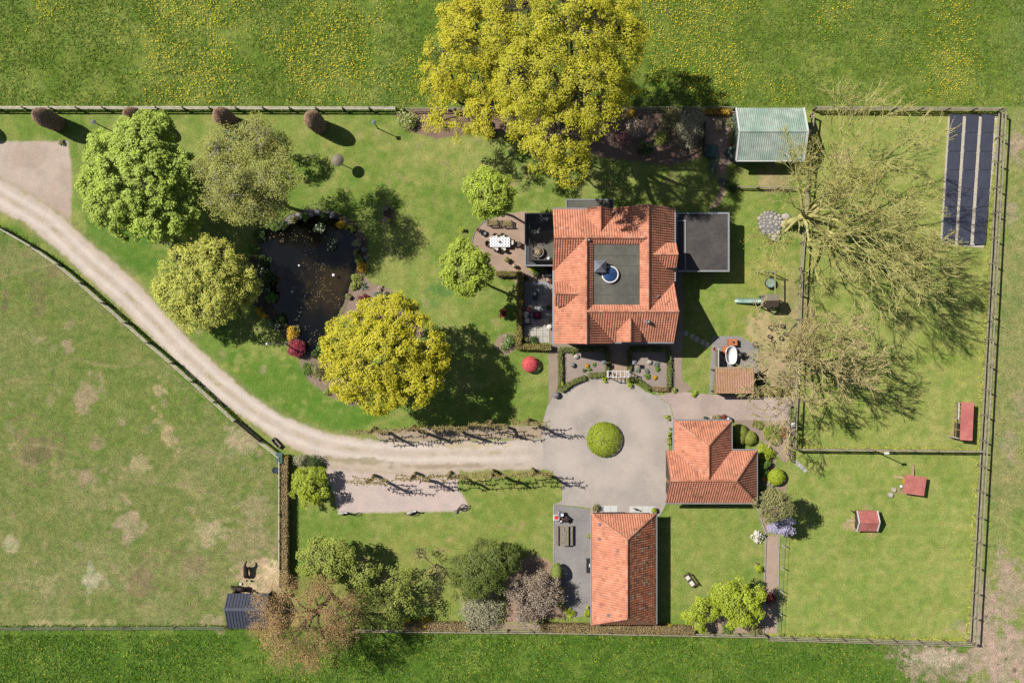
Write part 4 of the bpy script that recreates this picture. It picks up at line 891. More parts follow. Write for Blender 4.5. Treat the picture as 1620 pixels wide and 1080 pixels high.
piece('ramp', 'wood_tan', t, (-.05, .8, .4), (-.02, 1.95, .03), .26, .04, world=False); piece('ramp', 'wood_tan', t, (-.95, .45, .38), (-1.75, .5, .03), .2, .04, world=False)
part('feeder', B().lathe([(.16, .35), (.16, .75), (.02, .9)], 12, -1.1, -.35), 'white_paint', t, True); part('hatch', B().box(-1.03, -.96, .0, .45, .55, .95), 'orange_plastic', t)
t = thing('hen_house', 'long open-fronted hen house with red roof against the east fence', 'hen house', P3(1517, 664), math.radians(-2.5))
part('back_wall', B().box(.7, .76, -1.75, 1.75, 0, 1.2).box(-.45, .7, -1.75, -1.7, 0, 1.2).box(-.45, .7, 1.7, 1.75, 0, 1.2), 'wood_tan', t)
part('roof_panel', B().slab([(-.5, -1.85, 1.5), (.62, -1.85, 1.75), (.62, 1.85, 1.75), (-.5, 1.85, 1.5)], .05).slab([(.62, -1.85, 1.75), (.86, -1.85, 1.25), (.86, 1.85, 1.25), (.62, 1.85, 1.75)], .05), 'coop_roof', t)
for i, y in enumerate((-1.7, -.9, -.2, .35, .9, 1.4, 1.7)): piece('post', 'wood_tan', t, (-.45, y, 0), (-.45, y, 1.45), .08, .08, world=False)
piece('rail', 'wood_tan', t, (-.47, -1.75, .5), (-.47, 1.75, .5), .05, .1, world=False); piece('rail', 'white_paint', t, (-.5, .1, 1.0), (-.5, 1.75, 1.0), .05, .2, world=False)
part('wire_panel', B().box(-.46, -.45, -1.6, -.25, .1, 1.2), 'black_metal', t); part('door', B().bar((-.45, -1.75, .6), (-1.15, -1.62, .6), .05, 1.1), 'white_paint', t)

# solar rows
BEDS = [(1500, 181), (1582, 181), (1556, 392), (1487, 387)]
pave('solar_gravel_bed', BEDS, 'solar_gravel', .03)
for r_, (xt, xb, lab) in enumerate([(1503.5, 1490.5, 'western'), (1529, 1515, 'middle'), (1554, 1540.5, 'eastern')]):
    t = thing('solar_array', 'long row of dark solar panels, %s of the three' % lab, 'solar panels', P3(xt, 283), 0, 'solar rows on the gravel bed')
    for i in range(7):
        f0, f1 = i / 7 + .003, (i + 1) / 7 - .003; yy0 = 180 + 206 * f0; yy1 = 180 + 206 * f1; q = []
        for f, yy in ((f0, yy0), (f1, yy1)):
            xl = xt + (xb - xt) * f; q.append((xl, yy))
        A0 = P3(q[0][0], q[0][1], .45); A1 = P3(q[1][0], q[1][1], .45); wv = Vector((1.22, 0, -.18))
        sp = part('solar_panel', B().slab([A0, A0 + wv, A1 + wv, A1], .04), 'solar_cell', t, world=True)
        fb = B()
        for u_, v_ in ((A0, A0 + wv), (A0 + wv, A1 + wv), (A1 + wv, A1), (A1, A0)): fb.bar(u_ + Vector((0, 0, .012)), v_ + Vector((0, 0, .012)), .035, .03)
        for k in (1/3, 2/3): fb.bar(A0 + wv * k + Vector((0, 0, .002)), A1 + wv * k + Vector((0, 0, .002)), .012, .006)
        part('panel_frame', fb, 'solar_frame', sp, world=True)
    for f in (.02, .25, .5, .75, .98):
        xl = xt + (xb - xt) * f; p = P3(xl, 180 + 206 * f, .4); piece('support', 'grey_metal', t, (p.x + .1, p.y, .02), (p.x + .1, p.y, .4), .05, .05); piece('support', 'grey_metal', t, (p.x + 1.1, p.y, .02), (p.x + 1.1, p.y, .26), .05, .05)

# ---------------------------------------------------------------- fences: every post and every rail a piece of its own
def resample(pts, step):
    out = []; V = [Vector((*P(*p), 0)) for p in pts]; acc = 0; out.append(V[0])
    tot = sum((b - a).length for a, b in zip(V[:-1], V[1:])); n = max(1, round(tot / step)); st = tot / n; need = st; d = 0
    for a, b in zip(V[:-1], V[1:]):
        L = (b - a).length
        while d + L >= need - 1e-6 and len(out) < n: out.append(a + (b - a) * ((need - d) / L)); need += st
        d += L
    out.append(V[-1]); return out
def fence(label, pts, h, rails, step=2.5, name='rail_fence', m='fence_rail', pm='fence_post', pw=.13, rw=.05, rh=.13, side=0.0, given=False, group=None):
    V = [Vector((*P(*p), 0)) for p in pts] if given else resample(pts, step)
    t = thing(name, label, 'fence', V[len(V) // 2], 0, group)
    R = random.Random(len(label))
    for i, p in enumerate(V):
        piece('post', pm, t, p, p + Vector((R.uniform(-.03, .03), R.uniform(-.03, .03), h + R.uniform(0, .06))), pw, pw)
    for a, c in zip(V[:-1], V[1:]):
        d = (c - a).normalized(); s = Vector((-d.y, d.x, 0)) * side
        for z in rails: piece('rail', m, t, a + s + Vector((0, 0, z + R.uniform(-.02, .02))), c + s + Vector((0, 0, z + R.uniform(-.02, .02))), rw, rh)
    return t
fence('grey wooden rail fence along the north lawn by the columnar hedges', [(-40, 173.5), (628, 174.5)], 1.3, (.55, 1.2), 2.55, rw=.12, rh=.1)
fence('thin wooden fence behind the big oaks at the north bed', [(640, 175), (1160, 173)], 1.1, (.5, 1.0), 2.6, m='fence_green', rw=.05)
fence('tall wooden fence along the top of the north-east paddock', [(1285, 174.5), (1577, 176)], 1.5, (.4, .9, 1.4), 2.45, m='fence_green', rw=.10)
fence('tall wooden fence down the whole east side', [(1577, 180), (1553, 620), (1531, 1012)], 1.95, (.5, 1.2, 1.85), 2.5, m='fence_green', rw=.13, rh=.12)
fence('wooden fence along the bottom of the south-east paddock', [(1530, 1013), (1210, 1004)], 1.85, (.5, 1.15, 1.75), 2.45, m='fence_green', rw=.09)
fence('low wooden fence behind the brown hedge along the south side', [(1208, 1002), (900, 996), (560, 993)], 1.3, (.6, 1.2), 2.6, m='fence_green', rw=.10)
fence('thin wire fence between the western paddock and south meadow', [(-40, 991), (358, 990)], 1.1, (.35, .7, 1.05), 4.9, m='wire', name='wire_fence', pw=.09, rw=.025, rh=.025)
dp = [(-35, 348), (8, 363), (58, 392), (98, 420), (133, 449), (168, 480), (203, 511), (238, 542), (276, 574), (308, 603), (343, 635), (375, 665)]
fence('curving double-rail wooden fence between paddock and gravel drive', dp, 1.4, (.65, 1.32), given=True, rw=.10, rh=.1)
fence('short end of the paddock fence leading to the green box', [(414, 697), (446, 722)], 1.4, (.65, 1.32), given=True, rw=.10, rh=.1)
gt = thing('field_gate', 'wooden field gate closing the gap in the paddock fence', 'gate', P3(394, 681))
for z in (.25, .5, .75, 1.0, 1.2): piece('bar', 'fence_post', gt, P3(377, 666, 0) + Vector((0, 0, z)), P3(412, 695, 0) + Vector((0, 0, z)), .07, .12)
piece('brace', 'fence_post', gt, P3(377, 666) + Vector((0, 0, .2)), P3(412, 695) + Vector((0, 0, 1.2)), .05, .1)
for q in ((376.5, 665.5), (412.5, 695.5)): piece('stile', 'fence_post', gt, P3(*q), P3(*q) + Vector((0, 0, 1.3)), .12, .12)
fence('pale double-rail fence beside the brown hedge east of the paddock', [(446, 726), (446, 935)], 1.4, (.65, 1.3), 2.5, rw=.1)
fence('wooden fence with two rails running past the play tower', [(1281, 184), (1272, 300), (1263, 430), (1258, 560), (1252, 706)], 1.6, (.75, 1.5), 2.6, m='fence_green', rw=.1)
fence('wooden fence dividing the two eastern paddocks', [(1256, 709), (1549, 712)], 1.45, (.45, .95, 1.4), 2.4, m='fence_green', rw=.09)
fence('thin wire fence with white posts beside the gravel path', [(1246, 790), (1237, 862), (1234, 925), (1230, 1004)], 1.1, (.5, 1.0), 2.4, name='wire_fence', m='wire', pm='white_paint', pw=.07, rw=.02, rh=.02)
fence('weathered low fence south of the green garden shed', [(1165, 297), (1262, 299)], .9, (.4, .85), 2.2, m='fence_green', rw=.07)
fence('low wooden fence at the edge of the brick drive', [(1246, 640), (1243, 700)], 1.2, (.5, 1.1), 1.9, m='fence_green', rw=.08)
g2 = thing('garden_gate', 'small slatted gate standing open near the round yellow shrub', 'gate', P3(1247, 722))
for i in range(5): piece('slat', 'wood_dark', g2, P3(1247.5, 711 + i * 4) , P3(1247.5, 711 + i * 4) + Vector((0, 0, 1.0)), .07, .1)
for z in (.25, .85): piece('rail', 'wood_dark', g2, P3(1247.5, 709.5) + Vector((.05, 0, z)), P3(1247.5, 728.5) + Vector((.05, 0, z)), .05, .1)

# ---------------------------------------------------------------- plants
def unitv(R, n):
    v = R.normal(size=(n, 3)); return v / (np.linalg.norm(v, axis=1, keepdims=True) + 1e-9)
def leaf_quads(C, N, size, R, aspect=.62):
    n = len(C); N = N / (np.linalg.norm(N, axis=1, keepdims=True) + 1e-9); t = np.cross(N, unitv(R, n)); t /= (np.linalg.norm(t, axis=1, keepdims=True) + 1e-9); b = np.cross(N, t)
    s = (size * R.uniform(.6, 1.35, n))[:, None]
    V = np.stack([C - t * s * .5, C + b * s * .5 * aspect + N * s * .06, C + t * s * .5, C - b * s * .5 * aspect + N * s * .06], 1).reshape(-1, 3)
    return V, np.arange(n * 4).reshape(n, 4)
def seg_mesh(name, segs, m, k=4):
    """tapered limbs: rows of (ax,ay,az,bx,by,bz,ra,rb)"""
    s = np.array(segs, float); a = s[:, :3]; b = s[:, 3:6]; d = b - a; d /= (np.linalg.norm(d, axis=1, keepdims=True) + 1e-9)
    ref = np.where(np.abs(d[:, 2:3]) < .9, np.array([[0, 0, 1.]]), np.array([[1., 0, 0]])); u = np.cross(d, ref); u /= np.linalg.norm(u, axis=1, keepdims=True); w = np.cross(d, u)
    an = 2 * np.pi * np.arange(k) / k; ring = u[:, None, :] * np.cos(an)[None, :, None] + w[:, None, :] * np.sin(an)[None, :, None]
    Va = a[:, None, :] + ring * s[:, 6][:, None, None]; Vb = b[:, None, :] + d[:, None, :] * s[:, 7][:, None, None] * .5 + ring * s[:, 7][:, None, None]
    V = np.concatenate([Va, Vb], 1).reshape(-1, 3); n = len(s); o = (np.arange(n) * 2 * k)[:, None, None]; q = np.arange(k)
    F = (o + np.stack([q, q + k, (q + 1) % k + k, (q + 1) % k], 1)[None]).reshape(-1, 4)
    return fast_mesh(name, V, F, m, smooth=True)
def curve_segs(p, q, r0, r1, R, bend=.12, n=4):
    p = np.array(p, float); q = np.array(q, float); L = np.linalg.norm(q - p); off = R.normal(0, bend * L, 3); out = []; last = p
    for i in range(1, n + 1):
        t = i / n; x = p * (1 - t) + q * t + off * math.sin(math.pi * t) * .7 + (R.normal(0, .02 * L, 3) if i < n else 0)
        out.append((*last, *x, r0 + (r1 - r0) * (i - 1) / n, r0 + (r1 - r0) * t)); last = x
    return out
def leafcloud(name, parent, C, N, size, m, R, tint, aspect=.62, label=None):
    V, F = leaf_quads(C, N, size, R, aspect)
    o = bpy.data.objects.new(name, fast_mesh(name, V - np.array(org(parent)), F, m, CLc(tint, 0, 1))); link(o, parent, label); ORG[o.name] = org(parent); return o
def tree(label, base, lobes, leaf, bark, trunk_r, dens=.55, cr=.85, npc=200, ls=.24, name='tree', seed=1, flat=.8, twigs=True, gap=.0, group=None, inner=.2, zmin=-.4, cat='tree', lean=.35, aspect=.62):
    R = np.random.default_rng(seed); bx, by = P(*base); t = thing(name, label, cat, (bx, by, 0), 0, group)
    Ls = []
    for px, py, z, rp in lobes:
        z *= 1.12; x, y = P(px, py, z); r = rp / PXM * (HCAM - z) / HCAM; Ls.append((np.array([x, y, z]), r))
    cen = np.mean([c for c, r in Ls], 0)
    if name != 'oak_tree': bx, by = cen[0] + (bx - cen[0]) * .35, cen[1] + (by - cen[1]) * .35; t.location = (bx, by, 0); ORG[t.name] = Vector((bx, by, 0))
    zf_ = min(c[2] - r * .5 for c, r in Ls); zf_ = max(.8, zf_ * .8); cen = np.mean([c for c, r in Ls], 0); fork = np.array([bx + (cen[0] - bx) * lean, by + (cen[1] - by) * lean, zf_])
    segs = curve_segs((bx, by, -.1), fork, trunk_r, trunk_r * .75, R, .03, 4); segs.append((bx, by, -.15, bx, by, .35, trunk_r * 1.5, trunk_r * 1.02))
    Cl = []
    for k, (c, r) in enumerate(Ls):
        st_ = fork * 1.0
        segs += curve_segs(st_, c - np.array([0, 0, r * .3]), trunk_r * (.34 + .22 * min(1, r / 4)), trunk_r * .16, R, .10, 5)
        m = max(3, int(4 * math.pi * r * r * dens * .8)); d = unitv(R, m * 2); d = d[d[:, 2] > zmin][:m]
        rad = np.where(R.random(len(d)) < inner, R.uniform(.25, .7, len(d)), R.uniform(.84, 1.02, len(d)))
        pos = c + d * (r * rad)[:, None] * np.array([1, 1, flat])
        for c2, r2 in Ls:
            if c2 is not c: pos = pos[np.linalg.norm((pos - c2) / np.array([1, 1, flat]), axis=1) > .62 * r2]
        if gap > 0: pos = pos[R.random(len(pos)) > gap]
        sub = [c + unitv(R, 1)[0] * r * .55 * np.array([1, 1, .7]) for _ in range(max(3, int(r * 2)))]
        for s_ in sub: segs += curve_segs(c - np.array([0, 0, r * .3]), s_, trunk_r * .15, trunk_r * .07, R, .12, 3)
        if twigs:
            for p in pos:
                s_ = sub[int(np.argmin([np.linalg.norm(p - q) for q in sub]))]; segs += curve_segs(s_, p, max(.022, trunk_r * .06), .014, R, .1, 2)
        for p in pos: Cl.append((*p, r, *c))
    Cl = np.array(Cl); n = len(Cl)
    tr_ = bpy.data.objects.new('trunk', seg_mesh('trunk', segs, bark, 5)); tr_.data.transform(Matrix.Translation(-org(t))); link(tr_, t)
    rc = cr * R.uniform(.65, 1.3, n); cnt = np.maximum(8, (npc * (rc / cr) ** 2 * R.uniform(.7, 1.3, n)).astype(int)); idx = np.repeat(np.arange(n), cnt); m = len(idx)
    d = unitv(R, m); u = R.random(m) ** .45
    pos = Cl[idx, :3] + d * (rc[idx] * u)[:, None] * np.array([1, 1, .72]); out = pos - Cl[idx, 4:7]; out /= (np.linalg.norm(out, axis=1, keepdims=True) + 1e-6)
    N = out * .45 + d * .35 + np.array([-.25, .1, 1.0]) + R.normal(0, .36, (m, 3))
    tint = .5 + R.normal(0, .13, n)[idx] + R.normal(0, .17, m)
    leafcloud('crown', t, pos, N, ls, leaf, R, tint, aspect); return t
def grow(R, p, d, L, r, lev, maxlev, segs, tips, up=.25, spread=.65, nch=(3, 4), rmin=.016, shrink=.66):
    d = d / np.linalg.norm(d); n = 4 if lev < 2 else (3 if lev < maxlev else 2); q = p; pts = [p]; rr = r
    for i in range(n):
        d = d + R.normal(0, .16, 3) + np.array([0, 0, up * .18]); d /= np.linalg.norm(d); nq = q + d * L / n; r2 = max(rmin, rr * .86)
        segs.append((*q, *nq, rr, r2)); q = nq; rr = r2; pts.append(q)
    if lev >= maxlev: tips.append(q); tips.append((q + pts[-2]) / 2); return
    for k in range(R.integers(nch[0], nch[1] + 1)):
        s = pts[-1] if k < 2 else pts[int(R.integers(1, len(pts)))]
        ax = unitv(R, 1)[0]; nd = d + ax * spread + np.array([0, 0, up]); grow(R, s, nd, L * R.uniform(shrink - .1, shrink + .12), max(rmin, rr * R.uniform(.55, .75)), lev + 1, maxlev, segs, tips, up, spread, nch, rmin, shrink)
def bare_tree(label, base, h_fork, trunk_r, limbs, maxlev, L0, bark, leaf, seed, nbud=3, bud=.11, name='bare_tree', br=.16, up=.22, nch=(3, 4), spread=.65, lean=(0, 0), rmin=.02, shrink=.66):
    R = np.random.default_rng(seed); bx, by = P(*base); t = thing(name, label, 'tree', (bx, by, 0)); segs = []; tips = []
    fk = np.array([bx + lean[0], by + lean[1], h_fork]); segs += curve_segs((bx, by, -.1), fk, trunk_r, trunk_r * .8, R, .03, 4); segs.append((bx, by, -.15, bx, by, .4, trunk_r * 1.5, trunk_r))
    for az, el, L in limbs:
        a = math.radians(az); e = math.radians(el); grow(R, fk - np.array([0, 0, R.uniform(0, h_fork * .25)]), np.array([math.cos(a) * math.cos(e), math.sin(a) * math.cos(e), math.sin(e)]), L0 * L, trunk_r * .5, 0, maxlev, segs, tips, up, spread, nch, rmin, shrink)
    o = bpy.data.objects.new('trunk', seg_mesh('trunk', segs, bark, 4)); o.data.transform(Matrix.Translation(-org(t))); link(o, t)
    T = np.array(tips); C = np.repeat(T, nbud, 0); C = C + R.normal(0, br, C.shape); N = R.normal(0, 1, C.shape) + np.array([0, 0, .8])
    leafcloud('crown', t, C, N, bud, leaf, R, .5 + R.normal(0, .22, len(C))); return t
def shrub(label, px, py, r, h, leaf, n=None, ls=.13, name='shrub', cat='shrub', seed=None, ry=None, flowers=None, nf=60, fs=.1, bark='bark_brown', trim=.0, group=None, stem=True, lift=0.0, z0=0.0):
    """rounded bush; trim=1 gives a clipped ball"""
    R = np.random.default_rng(seed if seed is not None else int(px * 7 + py * 13)); x, y = P(px, py); t = thing(name, label, cat, (x, y, z0), 0, group); ry = ry or r
    n = n or int(min(4200, 150 + 520 * r * ry * (1 + h * .3)) * (.13 / ls) ** 1.2); nc = max(6, int(7 + 16 * r * ry))
    if trim > 0:
        d = unitv(R, n); d[:, 2] = np.abs(d[:, 2]) * 1.0 - .12; u = 1 - np.abs(R.normal(0, .05, n)); pos = np.stack([d[:, 0] * r, d[:, 1] * ry, (d[:, 2] * .5 + .5) * h + lift], 1) * 1.0
        pos[:, :2] *= u[:, None]; N = d + R.normal(0, .35, (n, 3)) + np.array([0, 0, .3]); tint = .5 + R.normal(0, .22, n)
    else:
        cd = unitv(R, nc); cd[:, 2] = np.abs(cd[:, 2]); rr_ = R.uniform(.35, .8, nc); cc = np.stack([cd[:, 0] * r * rr_, cd[:, 1] * ry * rr_, cd[:, 2] * h * .55 + h * .28], 1); idx = R.integers(0, nc, n); d = unitv(R, n); crr = min(r, ry) * .42
        pos = cc[idx] + d * (crr * R.random(n) ** .45)[:, None] * np.array([1, 1, .8]); pos[:, 2] = np.maximum(pos[:, 2], .03) + lift; N = d * .5 + np.array([0, 0, .95]) + R.normal(0, .35, (n, 3)); tint = .5 + R.normal(0, .14, nc)[idx] + R.normal(0, .16, n)
    P0 = np.array(org(t)); leafcloud('foliage', t, pos + P0, N, ls, leaf, R, tint)
    if stem:
        segs = []
        for k in range(5):
            a = R.uniform(0, 6.28); segs += curve_segs((0, 0, 0), (math.cos(a) * r * .5, math.sin(a) * ry * .5, h * .6 + lift), .04 + .02 * r, .015, R, .1, 2)
        o = bpy.data.objects.new('stems', seg_mesh('stems', segs, bark, 4)); link(o, t)
    if flowers:
        k = R.choice(len(pos), min(nf, len(pos)), replace=False); leafcloud('flowers', t, pos[k] + P0 + N[k] / np.linalg.norm(N[k], axis=1, keepdims=True) * .06 + np.array([0, 0, .05]), np.tile([0, 0, 1.], (len(k), 1)) + R.normal(0, .3, (len(k), 3)), fs, flowers, R, R.random(len(k)), 1.0)
    return t
def hedge(label, pts, w, h, leaf, ls=.09, dens=330, jit=.05, group=None, name='hedge', z0=0.0, spots=None):
    """clipped hedge along a plan line"""
    V = [Vector((*P(*p), 0)) for p in pts]; t = thing(name, label, 'hedge', V[0], 0, group); R = np.random.default_rng(int(pts[0][0] * 3 + pts[0][1])); C = []; N = []; core = B()
    for a, c in zip(V[:-1], V[1:]):
        d = np.array((c - a).normalized()); L = (c - a).length; s = np.array([-d[1], d[0], 0]); a_ = np.array(a)
        n = int(dens * L * w); u = R.random(n) * L; v = R.uniform(-.5, .5, n) * w; C.append(a_ + d * u[:, None] + s * v[:, None] + np.array([0, 0, h])); N.append(np.tile([0, 0, 1.], (n, 1)))
        for sg in (-1, 1):
            n = int(dens * .8 * L * h); u = R.random(n) * L; C.append(a_ + d * u[:, None] + s * sg * w / 2 + np.array([0, 0, 1]) * (R.random(n) * h)[:, None]); N.append(np.tile(s * sg, (n, 1)))
        for e, sg in ((0, -1), (L, 1)):
            n = int(dens * .8 * w * h); C.append(a_ + d * e + s * (R.uniform(-.5, .5, n) * w)[:, None] + np.array([0, 0, 1]) * (R.random(n) * h)[:, None]); N.append(np.tile(d * sg, (n, 1)))
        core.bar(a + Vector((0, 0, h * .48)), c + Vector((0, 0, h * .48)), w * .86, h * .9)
    C = np.concatenate(C); N = np.concatenate(N); C = C + R.normal(0, jit, C.shape); C[:, 2] = np.maximum(C[:, 2], .02); N = N + R.normal(0, .45, N.shape)
    nz = vnoise(C[:, 0] * 16, C[:, 1] * 16, 14, 31); leafcloud('foliage', t, C, N, ls, leaf, R, .5 + (nz - .5) * .5 + R.normal(0, .18, len(C)), .8)
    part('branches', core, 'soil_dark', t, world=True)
    return t

# the two great oaks behind the house
tree('huge yellow-green oak whose crown spreads over the north fence by the villa', (890, 215), [(830, 40, 16, 64), (905, 45, 17, 70), (962, 70, 15, 56), (850, 118, 17, 64), (925, 135, 16.5, 64), (885, 205, 15, 50), (890, -15, 15, 66), (965, 8, 13, 46), (903, 262, 13.5, 32), (858, 238, 12, 32), (985, 140, 13, 28), (952, 185, 16, 32), (835, 175, 12, 38), (1000, 60, 12, 26)], 'leaf_oak', 'bark_brown', .55, dens=1.5, cr=.5, npc=60, ls=.15, name='oak_tree', seed=11, gap=.18, inner=.22)
tree('wide yellow oak left of the tallest oak, with gaps showing bare limbs', (778, 212), [(712, 96, 11, 44), (755, 45, 14, 58), (780, -12, 14, 56), (797, 82, 13, 44), (722, 180, 8, 40), (775, 182, 10, 36), (697, 140, 8, 28), (730, 20, 11, 34), (812, 140, 12, 32), (690, 195, 7, 20), (758, 112, 11, 34), (805, 190, 11, 26)], 'leaf_oak2', 'bark_brown', .42, dens=1.5, cr=.5, npc=60, ls=.15, name='oak_tree', seed=12, gap=.2, inner=.22)
tree('round fresh-green maple west of the pond', (285, 312), [(218, 282, 7, 62), (178, 258, 6, 44), (180, 318, 6, 44), (250, 335, 6, 46), (268, 272, 6, 42), (222, 228, 7, 44), (240, 208, 6, 32), (158, 290, 5, 32), (282, 318, 5, 40), (288, 348, 4, 30), (205, 350, 5, 30), (165, 235, 5, 28)], 'leaf_maple', 'bark_brown', .35, dens=1.9, cr=.42, npc=62, ls=.2, name='maple_tree', seed=13, inner=.1)
tree('sparse grey-green birch with pale branches at the pond head', (458, 332), [(350, 235, 11, 34), (402, 222, 12, 38), (428, 268, 12, 36), (362, 288, 12, 40), (402, 312, 10, 40), (345, 318, 9, 30), (440, 232, 10, 24), (378, 338, 8, 22), (330, 270, 9, 22), (448, 285, 12, 26), (430, 330, 9, 24)], 'leaf_birch', 'bark_pale', .2, dens=1.6, cr=.66, npc=64, ls=.14, name='birch_tree', seed=14, inner=.4, zmin=-.9)
tree('feathery yellow-green willow between drive and pond', (368, 468), [(300, 430, 5, 44), (340, 418, 5, 40), (290, 468, 4, 40), (330, 470, 5, 44), (368, 440, 4, 36), (318, 398, 5, 24), (375, 468, 3, 32), (268, 455, 4, 24), (310, 500, 3, 28), (392, 452, 2.6, 22)], 'leaf_willow', 'bark_brown', .26, dens=1.9, cr=.45, npc=50, ls=.16, name='willow_tree', seed=15, inner=.2)
tree('big round golden-yellow maple south of the pond', (648, 560), [(605, 562, 9, 56), (556, 540, 8, 44), (560, 592, 8, 42), (620, 510, 8, 44), (660, 540, 8, 40), (652, 600, 8, 44), (600, 618, 7, 38), (537, 565, 7, 30), (588, 500, 7, 28), (676, 575, 7, 32), (690, 560, 6, 20)], 'leaf_oak2', 'bark_brown', .36, dens=2.0, cr=.46, npc=58, ls=.17, name='maple_tree', seed=16, inner=.14, gap=.05)
tree('small round linden on the lawn north of the dining table', (778, 327), [(775, 306, 8.2, 30), (758, 296, 8.0, 22), (792, 300, 8.0, 22), (770, 322, 7.5, 22), (788, 320, 7.5, 20), (768, 284, 7.7, 18)], 'leaf_linden', 'bark_brown', .14, dens=2.0, cr=.42, npc=62, ls=.19, name='linden_tree', seed=17, inner=.1)
tree('small round linden on the lawn south-west of the dining table', (745, 436), [(738, 426, 8.2, 32), (720, 418, 7.8, 22), (756, 432, 7.8, 22), (736, 446, 7.5, 22), (732, 402, 8.0, 22), (752, 412, 7.8, 20), (718, 440, 7.3, 18)], 'leaf_linden', 'bark_brown', .15, dens=2.0, cr=.42, npc=62, ls=.19, name='linden_tree', seed=18, inner=.1)
tree('small lime-green tree at the end of the brown hedge', (500, 765), [(488, 770, 2.2, 22), (478, 758, 2, 14), (500, 752, 2, 12), (508, 775, 2, 15), (490, 787, 1.8, 14), (472, 775, 1.8, 12)], 'leaf_lime', 'bark_brown', .09, dens=2.2, cr=.4, npc=60, ls=.17, name='young_tree', seed=19, gap=.15)
tree('lime-green tree by the south fence near the cushioned bench', (1150, 925), [(1172, 955, 3.4, 28), (1150, 938, 3.4, 20), (1190, 945, 3.2, 20), (1168, 972, 3, 20), (1185, 968, 3, 18), (1160, 930, 3, 16)], 'leaf_lime', 'bark_brown', .15, dens=1.6, cr=.48, npc=62, ls=.2, name='young_tree', seed=20, gap=.15)
tree('small bright shrub-like tree left of the lime-green tree', (1105, 950), [(1116, 962, 2.2, 20), (1098, 972, 2, 14), (1108, 990, 1.8, 12), (1122, 945, 2, 13), (1088, 968, 1.6, 10)], 'leaf_lime', 'bark_brown', .1, dens=1.8, cr=.4, npc=55, ls=.18, name='young_tree', seed=21, gap=.2)
tree('green tree with yellowish top next to the copper tree', (532, 872), [(515, 890, 4, 34), (495, 892, 3.6, 24), (532, 880, 4, 26), (520, 912, 3.4, 24), (545, 892, 3.6, 18), (505, 868, 3.6, 16)], 'leaf_mid', 'bark_brown', .18, dens=1.3, cr=.52, npc=76, ls=.19, name='young_tree', seed=22)
tree('loose olive-green tree right of the copper tree', (612, 895), [(605, 925, 4, 30), (580, 905, 4, 22), (628, 950, 3.6, 26), (598, 960, 3.6, 26), (570, 925, 4, 20), (632, 915, 3.4, 18), (590, 985, 3, 20), (620, 980, 3, 16)], 'leaf_mid', 'bark_dark', .16, dens=1.0, cr=.5, npc=42, ls=.17, name='young_tree', seed=23, gap=.25)
tree('copper-brown leafed tree overhanging the field shelter', (548, 918), [(480, 985, 8, 54), (435, 965, 7.5, 38), (520, 960, 8, 40), (450, 1015, 7, 38), (510, 1015, 7.5, 40), (480, 1040, 6.5, 28), (540, 990, 7, 32), (420, 1000, 6, 26), (460, 935, 7, 28), (500, 930, 6.5, 24), (555, 965, 6, 24), (440, 1045, 5.5, 18)], 'leaf_copper', 'bark_red', .3, dens=.9, cr=.68, npc=66, ls=.105, name='copper_tree', seed=24, inner=.35, gap=.1)
tree('olive-brown tree with a skirt of lilac-blue flowers south of the garage', (1206, 790), [(1227, 801, 5.6, 24), (1212, 796, 5.0, 16), (1240, 802, 5.0, 15), (1216, 804, 5.0, 14), (1236, 791, 5.2, 14)], 'leaf_olive', 'bark_brown', .14, dens=1.8, cr=.42, npc=70, ls=.15, name='wisteria_tree', seed=25)
tree('small olive tree between the birch and the northern columnar beech', (432, 236), [(410, 213, 5.5, 20), (392, 206, 5, 13), (426, 222, 5, 14), (415, 235, 4.6, 14)], 'leaf_olive', 'bark_grey', .12, dens=1.5, cr=.45, npc=44, ls=.15, name='young_tree', seed=27)
# leafless giants above the play area
bare_tree('great leafless tree with long pale branches over the north-east paddock', (1244, 356), 5.5, .46, [(0, 44, 1.05), (28, 48, 1.05), (55, 50, .95), (-25, 44, 1.05), (90, 52, .75), (-55, 46, 1.0), (-95, 50, .85), (130, 50, .75), (165, 50, .8), (15, 64, 1.05), (70, 70, .8), (-40, 62, 1.1), (205, 54, .75), (-130, 56, .7), (-10, 78, 1.0)], 5, 5.2, 'bark_olive', 'leaf_bud', 31, 3, .08, rmin=.021, up=.17, lean=(.4, .1), nch=(3, 3), spread=.54, br=.2)
bare_tree('smaller leafless twiggy tree beside the outdoor bathtub', (1243, 560), 4.0, .32, [(10, 50, 1.0), (-40, 46, 1.0), (70, 50, .85), (130, 50, .85), (190, 48, .9), (240, 46, .9), (-80, 46, 1.0), (300, 68, 1), (30, 70, 1.0), (160, 66, .9)], 5, 3.6, 'bark_tan', 'leaf_tan', 32, 2, .085, rmin=.024, up=.16, nch=(3, 3), spread=.62, br=.18)
